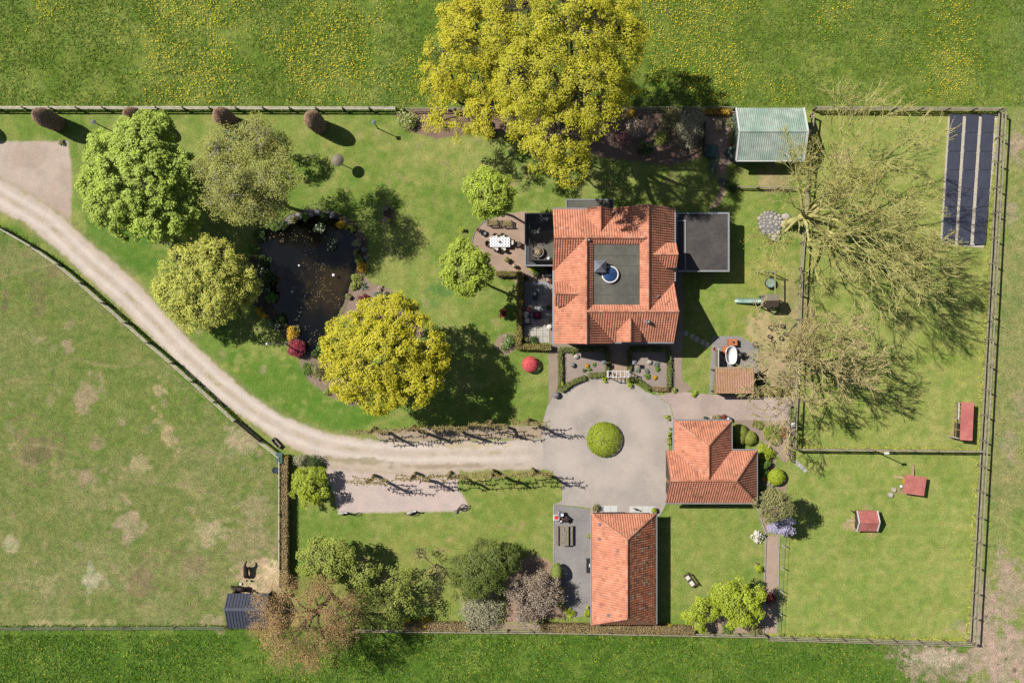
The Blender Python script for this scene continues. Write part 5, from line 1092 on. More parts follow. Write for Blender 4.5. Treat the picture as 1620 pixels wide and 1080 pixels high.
# dark conifer and its neighbours
tree('dark green spreading conifer on the south lawn', (770, 885), [(762, 905, 3.4, 32), (735, 900, 3, 24), (790, 890, 3.2, 26), (765, 880, 3, 24), (750, 925, 3, 22), (805, 885, 2.4, 16), (722, 912, 2.4, 14), (778, 915, 3.4, 22)], 'leaf_conifer', 'bark_dark', .2, dens=1.5, cr=.55, npc=90, ls=.34, name='conifer', seed=26, aspect=.16, gap=.12)
bare_tree('thin leafless young tree west of the dark conifer', (690, 892), 1.2, .07, [(120, 30, 1.0), (200, 25, .9), (-60, 25, 1.0), (0, 30, .8)], 3, 1.3, 'bark_dark', 'leaf_olive', 34, 2, .09, name='young_tree', rmin=.016)
shrub('pale olive shrub in front of the conifer by the south fence', 762, 958, 2.3, 2.0, 'leaf_silver', n=5200, ls=.15)
bare_tree('grey-brown tangled leafless shrub beside the barn yard', (842, 930), .4, .12, [(0, 40, 1), (45, 40, 1), (90, 40, 1), (135, 45, 1), (180, 40, 1), (225, 40, 1), (270, 40, 1), (315, 40, 1), (60, 75, 1), (200, 75, 1)], 4, 1.5, 'bark_grey', 'leaf_brown', 35, 5, .12, name='bare_shrub', rmin=.026, nch=(3, 4), spread=.9)
shrub('clipped dark green oval bush on the barn yard', 880.5, 900, .55, 2.1, 'leaf_box', ry=.85, n=2600, trim=1)
shrub('ragged green bush below the clipped oval bush', 884, 938, .6, 2.2, 'leaf_mid', ry=1.5, n=2600)
shrub('bright green ground shrub at the foot of the barn yard', 903, 968, .8, .5, 'leaf_lime', ry=.5)
shrub('narrow lime-green shrub at the barn corner', 928, 965, .38, .9, 'leaf_lime', ry=.7)

# columnar beeches
for i, (px, py, tx) in enumerate([(91, 196, 'brown clipped columnar beech nearest the gravel corner'), (229, 195, 'brown clipped columnar beech behind the round green maple'), (366, 195, 'brown clipped columnar beech behind the birch and blue spruce'), (505, 200, 'brown clipped columnar beech standing alone near the bird table'), (-47, 196, 'brown clipped columnar beech at the far left edge, mostly out of frame')]):
    R = np.random.default_rng(50 + i); x, y = P(px, py); t = thing('columnar_beech', tx, 'hedge tree', (x, y, 0), 0, 'columnar beeches along the north fence')
    n = 15000; a = R.random(n) * 6.283; q = R.uniform(-1, 1, n); z = 2.35 + 2.4 * np.sign(q) * np.abs(q) ** .8; prof = .88 * np.where(z < 2.6, .86 + .14 * np.clip(z / 2.6, 0, 1), np.sqrt(np.clip(1 - ((z - 2.6) / 2.15) ** 2, .0004, 1)))
    tp = R.random(n) < .22; rt = R.random(n) ** .5 * .82; z = np.where(tp, 2.6 + 2.15 * np.sqrt(np.clip(1 - (rt / .88) ** 2, 0, 1)), z); prof = np.where(tp, rt, prof); rad = prof * (1 - np.abs(R.normal(0, .06, n))); C = np.stack([x + np.cos(a) * rad, y + np.sin(a) * rad, np.maximum(z, .05)], 1); N = np.stack([np.cos(a), np.sin(a), .25 + .5 * np.clip((z - 2) / 2, 0, 1)], 1) + R.normal(0, .45, (n, 3))
    leafcloud('foliage', t, C, N, .1, 'leaf_beech', R, .5 + R.normal(0, .25, n), .8)
    part('trunk', B().lathe([(.64, .1), (.7, 1.0), (.78, 2.5), (.7, 3.5), (.4, 4.25), (.05, 4.6)], 12), 'soil_dark', t)

# pollarded limes trained along wires on both sides of the drive
def pollard(px, py, seed, label):
    R = np.random.default_rng(seed); x, y = P(px, py); t = thing('pollard_lime', label, 'tree', (x, y, 0), 0, 'pollarded limes along the drive'); segs = curve_segs((0, 0, -.1), (0, 0, 5.2), .19, .13, R, .02, 5); pts = []
    for z in (3.0, 4.1, 5.2):
        for sg in (-1, 1):
            q = np.array([0, 0, z]); L = R.uniform(1.5, 2.0); k = 6
            for i in range(k):
                nq = q + np.array([sg * L / k, R.normal(0, .05), R.normal(0, .05)]); segs.append((*q, *nq, .048 - .003 * i, .045 - .003 * i)); q = nq
                if R.random() < .85:
                    for _ in range(2):
                        e = q + np.array([R.normal(0, .05), R.choice([-1, 1]) * R.uniform(.05, .16), R.uniform(0, .18)]); segs.append((*q, *e, .03, .045)); pts.append(e)
            pts.append(q)
    for _ in range(14): pts.append(np.array([R.normal(0, .12), R.normal(0, .12), R.uniform(.4, 5.2)]))
    o = bpy.data.objects.new('trunk', seg_mesh('trunk', segs, 'bark_pollard', 6)); link(o, t)
    C = np.repeat(np.array(pts), 4, 0); C = C + R.normal(0, .06, C.shape); leafcloud('crown', t, C + np.array(org(t)), R.normal(0, .5, C.shape) + np.array([0, 0, .8]), .10, 'leaf_pollard', R, .5 + R.normal(0, .2, len(C)))
ordn = ['westernmost', 'second from the west', 'middle', 'second from the east', 'easternmost']
for i, (px, py) in enumerate([(595, 677), (655, 673), (717, 671), (774, 667), (836, 664)]): pollard(px, py, 60 + i, 'pollarded lime on the north side of the drive, %s of five' % ordn[i])
for i, (px, py) in enumerate([(593, 752), (658, 748), (714, 746), (780, 744), (842, 741)]): pollard(px, py, 70 + i, 'pollarded lime on the south side of the drive, %s of five' % ordn[i])

# hedges
hedge('long brown-green hedge east of the western paddock', [(452.5, 722), (452.5, 925)], .78, 1.15, 'leaf_brownhedge', dens=380)
hedge('low brown hedge behind the barn along the south fence', [(856, 990), (1040, 993), (1096, 994)], .85, .9, 'leaf_brownhedge', dens=330)
hedge('patchy brown hedge along the south fence left of the barn', [(640, 987), (745, 988)], .75, .8, 'leaf_brownhedge', dens=300)
hedge('clipped green hedge on the south edge of the dining terrace', [(786, 434), (825, 434)], .42, 1.0, 'leaf_hedge')
hedge('tall clipped hedge along the west side of the slab terrace', [(823.5, 438), (820.5, 546)], .45, 1.2, 'leaf_hedge')
hedge('clipped hedge closing the slab terrace at its south end', [(816, 547.5), (871, 549.5)], .5, 1.0, 'leaf_hedge')
hedge('box hedge along the west and north of the left front bed', [(886.5, 617), (886, 553), (962, 553)], .38, .5, 'leaf_box')
hedge('box hedge curving along the court below the left front bed', [(888, 618), (898, 609), (912, 602), (926, 597)], .42, .5, 'leaf_box')
hedge('short straight box hedge left of the white arch', [(931, 593.5), (960, 592.5)], .42, .5, 'leaf_box')
hedge('short box hedge beside the entrance path on the left', [(960, 556), (960.5, 588)], .36, .5, 'leaf_box')
hedge('short box hedge beside the entrance path on the right', [(995, 556), (995, 586)], .36, .5, 'leaf_box')
hedge('box hedge along the north of the right front bed', [(997, 553), (1058, 553)], .36, .5, 'leaf_box')
hedge('box hedge along the east side of the right front bed', [(1058, 556), (1058, 612)], .38, .5, 'leaf_box')
hedge('curving box hedge below the right front bed', [(996, 599), (1010, 602), (1020, 610), (1028, 615)], .38, .5, 'leaf_box')
hedge('browned box hedge at the corner of the right front bed', [(1032, 614), (1045, 616), (1057, 615)], .36, .45, 'leaf_brownhedge')
hedge('low mossy hedge behind the bathtub lean-to', [(1196, 617), (1232, 619)], .8, .8, 'leaf_hedge')
hedge('row of small clipped yellow bushes under the north fence', [(1116, 179), (1152, 179)], .5, .7, 'leaf_gold')
hedge('green tongue of hedge at the fork of the brick drive', [(1192, 668), (1204, 674)], .6, .6, 'leaf_mid')

# shrubs, each in its own bed
SH = [
 ('round clipped lime bush in the middle of the turning circle', 955, 694, 1.75, .95, 'leaf_lime', dict(trim=1, n=6500, ls=.12)),
 ('bright pink azalea ball on the lawn beside the brick path', 838.5, 576, .8, 1.3, 'leaf_pink', dict(trim=1, n=2600, ls=.1)),
 ('crimson Japanese maple bush at the south tip of the pond', 471, 552, 1.0, 1.7, 'leaf_red', dict(n=3200, ls=.12)),
 ('golden shrub behind the crimson bush at the pond', 463, 527, .75, 1.3, 'leaf_gold', {}),
 ('dark red round shrub on the lawn by the slab terrace', 796, 495, .55, 1.6, 'leaf_darkred', dict(n=1500, ls=.1)),
 ('rust-red shrub in the bed at the pond east side', 575, 471, .6, .9, 'leaf_darkred', {}),
 ('golden rounded shrub under the big yellow maple', 549, 622, .95, 1.1, 'leaf_yellow', {}),
 ('mid-green shrub beside the crimson bush', 487, 583, .75, .9, 'leaf_green', {}),
 ('grey-olive shrub in the bed south of the pond', 507, 588, 1.0, 1.3, 'leaf_olive', {}),
 ('small green shrub at the lower edge of the pond bed', 520, 618, .5, .5, 'leaf_mid', {}),
 ('small brownish shrub next to the small green one in the pond bed', 528, 607, .5, .5, 'leaf_brown', {}),
 ('clipped yellow ball where the pond bed meets the lawn', 574, 424, .55, .8, 'leaf_gold', dict(trim=1)),
 ('golden shrub glowing at the shaded pond edge', 541, 357, .6, .8, 'leaf_gold', {}),
 ('mossy green shrub on the east bank of the pond', 566, 440, .6, .6, 'leaf_mid', {}),
 ('pale speckled shrub on the north-east pond bank', 566, 385, .6, .6, 'leaf_silver', {}),
 ('yellowish reed clump on the east pond bank', 566, 402, .5, .7, 'leaf_olive', {}),
 ('yellow-green clump on the shaded west bank of the pond', 412, 493, .5, .6, 'leaf_gold', {}),
 ('second yellow-green clump on the shaded west bank', 420, 500, .4, .5, 'leaf_gold', {}),
 ('brown dead clump in the pond bed nearest the lawn', 603, 457, .35, .4, 'leaf_brown', {}),
 ('small grey-green cushion plant in the pond bed', 598, 466, .4, .3, 'leaf_blue', {}),
 ('blue-green juniper behind the yellow maple', 627, 474, .8, .8, 'leaf_green', {}),
 ('dark shrub at the upper edge of the yellow maple', 617, 468, .6, .8, 'leaf_dark', {}),
 ('low green shrub right of the juniper', 642, 484, .9, .7, 'leaf_mid', {}),
 ('dark mound at the outer edge of the pond bed', 655, 490, .6, .5, 'leaf_dark', {}),
 ('blue-green dwarf spruce beside the columnar beech', 374, 218, 1.0, 2.0, 'leaf_blue', dict(n=2600, ls=.12)),
 ('rhododendron with pale buds beside the hedge at the lawn corner', 801, 541, .95, .9, 'leaf_green', dict(flowers='flower_white', nf=40, fs=.09)),
 ('green shrub with pale flowers at the start of the north bed', 645, 190, 1.1, 1.5, 'leaf_mid', dict(flowers='leaf_white', nf=80, fs=.1)),
 ('pink flowering shrub in the shade of the oaks', 985, 220, .8, 1.1, 'leaf_pinkish', {}),
 ('brown-red shrub in the shaded north bed', 1003, 205, 1.2, 1.2, 'leaf_brown', {}),
 ('green rhododendron in the shaded north bed', 1045, 220, 1.0, 1.0, 'leaf_mid', {}),
 ('large pale olive shrub clipped flat beside the kitchen yard', 1092, 205, 1.9, 1.6, 'leaf_silver', dict(ry=2.0, n=5200)),
 ('pale green low shrub north of the clipped olive shrub', 1062, 192, 1.4, 1.1, 'leaf_olive', {}),
 ('small golden conifer under the edge of the big oak', 1000, 182, .6, 1.0, 'leaf_gold', {}),
 ('dark green shrub at the left of the north bed shade', 1020, 238, 1.0, .9, 'leaf_dark', {}),
 ('climbing plants along the shed wall, pale green', 1156, 212, .6, 1.0, 'leaf_olive', dict(ry=2.2)),
 ('green strip of perennials beside the curving soil path', 1127, 262, .6, .5, 'leaf_blue', dict(ry=1.6)),
 ('green clump where the soil path bends', 1143, 288, .5, .5, 'leaf_blue', {}),
 ('dark ivy clump on the fence end below the soil path', 1155, 296, .8, .7, 'leaf_dark', {}),
 ('leafy climber in the shade south of the garden shed', 1215, 252, 3.0, 1.2, 'leaf_olive', dict(ry=.5, n=2600)),
 ('round green bush touching the garage, upper left one', 1168, 683, .85, 1.0, 'leaf_mid', dict(trim=1, n=2000)),
 ('round green bush touching the garage, lower left one', 1166, 691, .8, 1.0, 'leaf_mid', dict(trim=1, n=2000)),
 ('round green bush right of the pair by the garage', 1184, 692, .72, .9, 'leaf_mid', dict(trim=1, n=1700)),
 ('oval green bush in the bed at the brick drive', 1213, 682, .8, .9, 'leaf_mid', dict(n=1600)),
 ('small oval green bush in front of the larger oval one', 1225, 694, .62, .7, 'leaf_mid', dict(trim=1)),
 ('small green bush near the fence at the brick drive', 1228, 676, .5, .6, 'leaf_green', {}),
 ('rusty orange bush near the fence at the brick drive', 1239, 684, .6, .6, 'leaf_copper', {}),
 ('yellow-green bush at the top of the bed along the garage', 1208, 714, 1.0, 1.2, 'leaf_lime', dict(n=2000)),
 ('tall green bush in the bed along the garage', 1205, 735, .75, 1.3, 'leaf_green', dict(ry=1.3, n=2400)),
 ('small orange-yellow bush at the foot of the tall green bush', 1207, 754, .38, .5, 'leaf_gold', {}),
 ('round yellow-green bush standing free south-east of the garage', 1226, 753, .85, 1.2, 'leaf_lime', dict(trim=1, n=2600)),
 ('pale green rounded bush below the round yellow-green bush', 1214, 767, .75, .7, 'leaf_silver', {}),
 ('dark green bush at the south-east corner of the garage', 1203, 774, .6, .8, 'leaf_green', {}),
 ('cloud of lilac-blue blossom hanging over the gravel path', 1222, 822, 1.75, 1.0, 'leaf_lilac', dict(ry=1.0, n=4200, lift=3.0)),
 ('white blossoming bush on the lawn beside the gravel path', 1197, 846, .7, .8, 'leaf_white', {}),
 ('dark green bush touching the white blossoming bush', 1206, 847, .4, .6, 'leaf_dark', {}),
 ('small lime bush at the kerb of the gravel path', 1199, 899, .45, 1.0, 'leaf_lime', {}),
 ('dark bush on the gravel path in the shade of the lime tree', 1215, 945, .8, 1.1, 'leaf_darkred', {}),
 ('small dark bush at the path above the lime tree', 1202, 922, .5, .7, 'leaf_dark', {}),
 ('olive rounded bush by the south fence under the lime tree', 1192, 996, .8, .9, 'leaf_olive', {}),
 ('blue-green perennial clump by the south fence', 1151, 993, .7, .4, 'leaf_green', {}),
 ('golden bush in the brown hedge behind the barn', 1056, 994, .7, .9, 'leaf_yellow', {}),
 ('golden bush in the hedge at the left end of the south fence', 648, 985, .6, .8, 'leaf_yellow', {}),
 ('bright golden bush beside the patchy south hedge', 672, 986, .8, .8, 'leaf_yellow', {}),
 ('pale shrub with white blossom near the green box', 477, 727, .85, .9, 'leaf_silver', {}),
 ('dark green shrub right of the pale shrub by the drive', 500, 730, .9, 1.3, 'leaf_dark', {}),
 ('golden climber on top of the hedge by the green box', 453, 722, .4, 1.3, 'leaf_gold', {}),
 ('golden climber halfway along the brown hedge', 452, 846, .35, 1.3, 'leaf_gold', {}),
 ('small spiky shrub on the corner of the gravel', 99, 226, .35, .4, 'leaf_olive', {}),
 ('green shrub right of the garage fence', 1256, 694, .8, .9, 'leaf_mid', {}),
 ('low green shrubs along the garage west wall', 1058, 690, .35, .5, 'leaf_mid', dict(ry=1.2)),
 ('small round shrub at the north-west garage corner', 1055, 661, .35, .5, 'leaf_mid', {}),
 ('yellow-green corner plant of the box hedge on the court', 889, 607, .4, .6, 'leaf_lime', {}),
 ('small palm-like plant at the left foot of the white arch', 957, 600, .4, .5, 'leaf_lime', {}),
 ('small palm-like plant at the right foot of the white arch', 995, 609, .5, .6, 'leaf_lime', {}),
 ('yellow flowering clump in the left front bed', 929, 578.5, .2, .25, 'leaf_gold', dict(trim=1, n=260)),
 ('yellow flowering clump in the right front bed', 1036, 597, .22, .25, 'leaf_gold', dict(trim=1, n=260)),
 ('small green perennial right of the yellow clump in the left bed', 940, 576, .22, .25, 'leaf_green', {}),
 ('small green perennial below the yellow clump in the left bed', 933, 584, .22, .25, 'leaf_green', {}),
 ('small dark perennial in the lower part of the left bed', 924.5, 585, .2, .25, 'leaf_dark', {}),
 ('small green perennial at the top of the left bed', 906, 558, .25, .25, 'leaf_green', {}),
 ('grey-green perennial left of three in the right bed', 1011, 586, .32, .25, 'leaf_blue', {}),
 ('grey-green perennial at the top of three in the right bed', 1023, 588, .34, .28, 'leaf_blue', {}),
 ('grey-green perennial at the bottom of three in the right bed', 1024, 594.5, .34, .28, 'leaf_green', {}),
 ('blue-green perennial by the east hedge of the right bed, upper', 1039, 577, .35, .28, 'leaf_blue', {}),
 ('blue-green perennial by the east hedge of the right bed, lower', 1040, 583, .32, .26, 'leaf_green', {}),
 ('small round shrub beside the right brick path', 1066.5, 617, .35, .5, 'leaf_mid', {}),
 ('small green shrub at the corner of the brick drive', 1097, 622, .4, .5, 'leaf_lime', {}),
 ('bushy plant between terrace and hedge at its south end', 832, 536, .45, .7, 'leaf_olive', {}),
 ('dark plant next to the bushy one on the slab terrace', 845, 537, .5, .6, 'leaf_dark', {}),
 ('tiny green shrub on the lawn left of the dining terrace', 731, 363, .25, .9, 'leaf_lime', {}),
]
for lab, px, py, r, h, lf, kw in SH: shrub(lab, px, py, r, h, lf, **kw)
# white water-side flowers
for i, (px, py, lab) in enumerate([(414, 430, 'white flowering marsh plant on the west bank, upper clump'), (418, 458, 'white flowering marsh plant on the west bank, lower clump'), (505, 362, 'white flowering marsh plant near the north end of the pond'), (527, 388, 'white flowering marsh plant in the shaded water'), (440, 512, 'white flowering marsh plant at the south-west bank')]):
    shrub(lab, px, py, .7, .45, 'leaf_dark', n=350, flowers='leaf_white', nf=26, fs=.13, name='marsh_plant', cat='plant', stem=False)
# yucca
R = np.random.default_rng(5); x, y = P(576, 452); yu = thing('yucca', 'spiky blue-green yucca in the pale bed beside the pond', 'plant', (x, y, 0)); yb = B()
for i in range(26):
    a = R.random() * 6.283; e = R.uniform(.2, 1.2); L = R.uniform(.45, .75); d = Vector((math.cos(a) * math.cos(e), math.sin(a) * math.cos(e), math.sin(e))); s = d.cross(Vector((0, 0, 1))).normalized() * .035
    yb.add([s, -s, d * L * .6 - s * .8 + Vector((0, 0, .04)), d * L, d * L * .6 + s * .8 + Vector((0, 0, .04))], [(0, 1, 2, 3, 4)])
mat('yucca_leaf', A(120, 146, 112), .5, .2, 9); part('leaves', yb, 'yucca_leaf', yu)
part('stem', B().lathe([(.08, 0), (.1, .12), (.02, .2)], 8), 'bark_brown', yu)

# meadow grass, dandelions: uncountable
def tufts(name, label, zones, n, h, m, seed, cond=None, w=.10, given=None):
    R = np.random.default_rng(seed); pts = []
    for (x0, x1, y0, y1) in zones:
        k = int(n * ((x1 - x0) * (y1 - y0)) / sum((b - a) * (d - c) for a, b, c, d in zones)); pts.append(np.stack([R.uniform(x0, x1, k), R.uniform(y0, y1, k)], 1))
    pp = np.concatenate(pts) if given is None else given
    if cond is not None: pp = pp[cond(pp[:, 0], pp[:, 1], R)]
    k = len(pp); x = (pp[:, 0] - 810) / PXM; y = (540 - pp[:, 1]) / PXM; nb = 3; X = np.repeat(x, nb); Y = np.repeat(y, nb); a = R.random(k * nb) * 6.283; ww = w * R.uniform(.5, 1.3, k * nb); hh = h * R.uniform(.5, 1.4, k * nb); lean = R.normal(0, 1.1, (k * nb, 2)) * hh[:, None]
    b0 = np.stack([X - np.cos(a) * ww / 2, Y - np.sin(a) * ww / 2, np.zeros(k * nb)], 1); b1 = np.stack([X + np.cos(a) * ww / 2, Y + np.sin(a) * ww / 2, np.zeros(k * nb)], 1); tp = np.stack([X + lean[:, 0], Y + lean[:, 1], hh], 1)
    V = np.stack([b0, b1, tp], 1).reshape(-1, 3); o = bpy.data.objects.new(name, fast_mesh(name, V, np.arange(k * nb * 3).reshape(-1, 3), m, CLc(np.repeat(.5 + R.normal(0, .25, k), nb), 0, 1))); link(o, None, label, 'grass', kind='stuff')
def mead(x, y, R): return fbm(x, y, 40, 91) > R.uniform(.3, .62, len(x))
tufts('meadow_grass', 'tufts of long grass in the north meadow', [(-40, 1660, -40, 166)], 52000, .11, 'leaf_grass', 81, mead)
tufts('meadow_grass', 'tufts of lush grass in the south meadow', [(-40, 1440, 1004, 1120)], 32000, .13, 'leaf_grassdark', 82, mead)
R = np.random.default_rng(83); k = 28000; px = R.uniform(-40, 1660, k); py = R.uniform(-40, 164, k); dn = fbm(px, py, 90, 95, 4) + .12 * np.exp(-((px - 420) / 200) ** 2 - ((py - 100) / 50) ** 2) + .16 * np.exp(-((px - 1090) / 130) ** 2 - ((py - 40) / 90) ** 2) - .10 * (px < 180)
keep = dn > R.uniform(.49, .72, k); px, py = px[keep], py[keep]; k = len(px)
C = np.stack([(px - 810) / PXM, (540 - py) / PXM, R.uniform(.1, .2, k)], 1); V, F = leaf_quads(C, np.tile([0, 0, 1.], (k, 1)) + R.normal(0, .2, (k, 3)), .095, R, 1.0)
o = bpy.data.objects.new('dandelions', fast_mesh('dandelions', V, F, 'flower_dandelion')); link(o, None, 'yellow dandelions scattered through the north meadow', 'flowers', kind='stuff')
k = 900; px = R.uniform(-40, 1400, k); py = R.uniform(1005, 1110, k); C = np.stack([(px - 810) / PXM, (540 - py) / PXM, R.uniform(.12, .22, k)], 1); V, F = leaf_quads(C, np.tile([0, 0, 1.], (k, 1)) + R.normal(0, .2, (k, 3)), .08, R, 1.0)
o = bpy.data.objects.new('dandelions', fast_mesh('dandelions', V, F, 'flower_dandelion')); link(o, None, 'yellow dandelions dotted in the south meadow', 'flowers', kind='stuff')

# longer grass left along the fences
def verge(label, pts, w, n, m, seed, h=.12):
    R = np.random.default_rng(seed); seg = np.array(pts, float); L = np.linalg.norm(np.diff(seg, axis=0), axis=1); i = R.choice(len(L), n, p=L / L.sum()); f = R.random(n)[:, None]; c = seg[i] * (1 - f) + seg[i + 1] * f + R.normal(0, w, (n, 2))
    tufts('verge_grass', label, [(0, 1, 0, 1)], n, h, m, seed, None, .09, c)
verge('longer grass under the north fence', [(-40, 173), (640, 174)], 2.2, 2600, 'leaf_grass', 201)
verge('longer grass under the east fence', [(1577, 183), (1553, 620), (1531, 1012)], 2.6, 1500, 'leaf_willow', 202)
verge('longer grass under the south-east fence', [(1530, 1013), (1210, 1004)], 2.4, 800, 'leaf_willow', 203)
verge('longer grass along the paddock fence by the drive', dp, 2.2, 2200, 'leaf_grass', 204)
verge('longer grass under the fence between the eastern paddocks', [(1256, 709), (1549, 712)], 2.0, 700, 'leaf_willow', 205)
verge('longer grass under the north-east fence', [(1285, 176), (1577, 178)], 2.4, 800, 'leaf_willow', 206)
verge('longer grass under the southern wire fence', [(-40, 992), (358, 991), (640, 997), (1208, 1006)], 2.2, 3400, 'leaf_grass', 207)
# waterside growth that breaks up the edge of the pond
BK = [(412, 372, .8, 'leaf_dark', 'dark sedge at the north-west corner of the pond'), (430, 358, .7, 'leaf_green', 'green fern on the north-west bank'), (447, 356, .6, 'leaf_dark', 'dark fern under the birch on the pond bank'), (466, 348, .5, 'leaf_olive', 'olive clump among the stones north of the pond'), (484, 343, .5, 'leaf_green', 'green clump at the northern tip of the pond'), (514, 343, .6, 'leaf_dark', 'dark clump left of the golden shrub at the pond'), (556, 362, .5, 'leaf_mid', 'mid-green clump right of the golden shrub at the pond'), (568, 412, .5, 'leaf_mid', 'fresh green rushes on the east bank'), (562, 452, .45, 'leaf_mid', 'low green plant where the east bank turns south'), (552, 470, .35, 'leaf_olive', 'olive tuft on the pond kerb'), (421, 412, .7, 'leaf_dark', 'dark fern in the shade of the willow, upper'), (424, 440, .8, 'leaf_dark', 'dark fern in the shade of the willow, middle'), (430, 472, .7, 'leaf_green', 'green fern in the shade of the willow, lower'), (446, 504, .6, 'leaf_dark', 'dark sedge at the south-west pond corner'), (468, 520, .5, 'leaf_olive', 'olive grasses left of the golden pond shrub'), (498, 560, .5, 'leaf_dark', 'dark clump at the southern tip of the pond'), (508, 548, .5, 'leaf_green', 'green clump between pond tip and yellow maple'), (400, 392, .8, 'leaf_green', 'green undergrowth between maple and pond')]
for px, py, r, lf, lab in BK: shrub(lab, px, py, r, .55, lf, n=420, ls=.16, name='waterside_plant', cat='plant', stem=False)
for i, (px, py, r) in enumerate([(455, 352, .4), (462, 345, .5), (474, 342, .45), (490, 338, .5), (502, 336, .4), (524, 340, .45), (546, 352, .35), (576, 395, .35), (579, 408, .3), (440, 358, .35)]):
    o = solo('bank_stone', B().ell((0, 0, r * .2), (r, r * .8, r * .4), 9, 6, .18, i, 0), 'stone_grey', 'weathered stone on the pond bank, number in a row of rocks' if False else ['flat grey stone beside the birch trunk', 'larger flat stone above the pond', 'grey stone third along the pond top', 'grey stone in the middle of the pond top', 'grey stone right of the pond top middle', 'grey stone below the bed at the pond top right', 'grey stone by the golden pond shrub', 'upper of two stones on the east bank', 'lower of two stones on the east bank', 'grey stone at the north-west pond bank'][i], 'stone', 'stones along the pond bank', True); o.location = P3(px, py)

# scum and fallen petals drifting on the pond
R = np.random.default_rng(301); k = 2600; px = R.uniform(405, 570, k); py = R.uniform(340, 562, k); ins = sdf(POND, px, py) < -2; cl = fbm(px, py, 26, 307, 3) + .14 * np.exp(-((px - 505) / 45) ** 2 - ((py - 430) / 50) ** 2); keep = ins & (cl > R.uniform(.56, .85, k)); px, py = px[keep], py[keep]; k = len(px)
C = np.stack([(px - 810) / PXM, (540 - py) / PXM, np.full(k, -.084)], 1); V, F = leaf_quads(C, np.tile([0, 0, 1.], (k, 1)), .09, R, .8)
V[:, 2] = -.084; o = bpy.data.objects.new('floating_leaves', fast_mesh('floating_leaves', V, F, 'leaf_drift', CLc(.5 + R.normal(0, .3, k), 0, 1))); link(o, None, 'brown leaves and petals drifting on the pond', 'leaves', kind='stuff')

# ---------------------------------------------------------------- ponies
def bake(o):
    dg = bpy.context.evaluated_depsgraph_get(); me = bpy.data.meshes.new_from_object(o.evaluated_get(dg)); o.modifiers.clear(); o.data = me
def pony(label, px, py, rz, graze, seed):
    t = thing('pony', label, 'pony', P3(px, py), rz, 'dark ponies by the field shelter')
    if graze: nk = [(0, .62, .82, .15), (0, .86, .62, .11), (.03, 1.02, .40, .095), (.05, 1.10, .2, .07), (.05, 1.14, .1, .055)]
    else: nk = [(0, .6, .98, .16), (.04, .8, 1.12, .12), (.1, .96, 1.14, .10), (.16, 1.14, 1.0, .075), (.19, 1.22, .93, .06)]
    v = [(0, -.5, .76, .25), (0, -.2, .70, .27), (0, .12, .71, .265), (0, .4, .80, .235)] + nk; e = [(i, i + 1) for i in range(len(v) - 1)]
    for sx in (-1, 1):
        k = len(v); v += [(sx * .15, .4, .52, .11), (sx * .15, .42, .32, .062), (sx * .15, .41, .1, .045), (sx * .15, .45, .03, .055)]; e += [(3, k), (k, k + 1), (k + 1, k + 2), (k + 2, k + 3)]
        k = len(v); v += [(sx * .16, -.45, .52, .14), (sx * .16, -.6, .33, .065), (sx * .16, -.56, .1, .047), (sx * .16, -.52, .03, .055)]; e += [(0, k), (k, k + 1), (k + 1, k + 2), (k + 2, k + 3)]
    me = bpy.data.meshes.new('body'); me.from_pydata([q[:3] for q in v], e, []); me.materials.append(MATS['horse_coat']); o = bpy.data.objects.new('body', me); link(o, t)
    sk = o.modifiers.new('skin', 'SKIN'); sl = o.data.skin_vertices[0].data
    for i, q in enumerate(v): sl[i].radius = (q[3], q[3]); sl[i].use_root = (i == 0)
    ss = o.modifiers.new('subd', 'SUBSURF'); ss.levels = 2; ss.render_levels = 2; bpy.context.view_layer.update(); bake(o); o.data.polygons.foreach_set('use_smooth', [True] * len(o.data.polygons))
    R = np.random.default_rng(seed); mb = []; n0 = np.array([q[:3] for q in v[3:7]])
    for i in range(3):
        for k in range(26):
            f = R.random(); p = n0[i] * (1 - f) + n0[i + 1] * f; p = p + np.array([0, 0, v[3 + i][3] * .9]); mb.append((*p, *(p + np.array([R.choice([-1, 1]) * R.uniform(.06, .16), R.normal(0, .05), R.uniform(-.16, .02)])), .022, .008))
    q = bpy.data.objects.new('mane', seg_mesh('mane', mb, 'horse_mane', 4)); link(q, t)
    tb = []
    for k in range(30): a = np.array([0, -.72, .84]); tb.append((*a, *(a + np.array([R.normal(0, .05), R.uniform(-.22, -.06), R.uniform(-.6, -.3)])), .025, .01))
    q = bpy.data.objects.new('tail', seg_mesh('tail', tb, 'horse_coat', 4)); link(q, t)
    h = v[6]
    for sx in (-1, 1): part('ear', B().add([(h[0] + sx * .03, h[1] - .03, h[2] + .06), (h[0] + sx * .09, h[1] - .03, h[2] + .06), (h[0] + sx * .06, h[1] + .03, h[2] + .06), (h[0] + sx * .07, h[1], h[2] + .18)], [(0, 1, 3), (1, 2, 3), (2, 0, 3), (0, 2, 1)]), 'horse_coat', t)
pony('dark brown pony standing in the worn straw patch', 392, 903, math.radians(2), False, 1)
pony('dark pony half hidden under the field shelter roof', 384, 929, math.radians(82), True, 2)
solo('salt_block', B().box(-.12, .12, -.12, .12, 0, .16, .02), 'cushion_white', 'pale square mineral block on the ground between the two ponies', 'salt block').location = P3(381, 923)

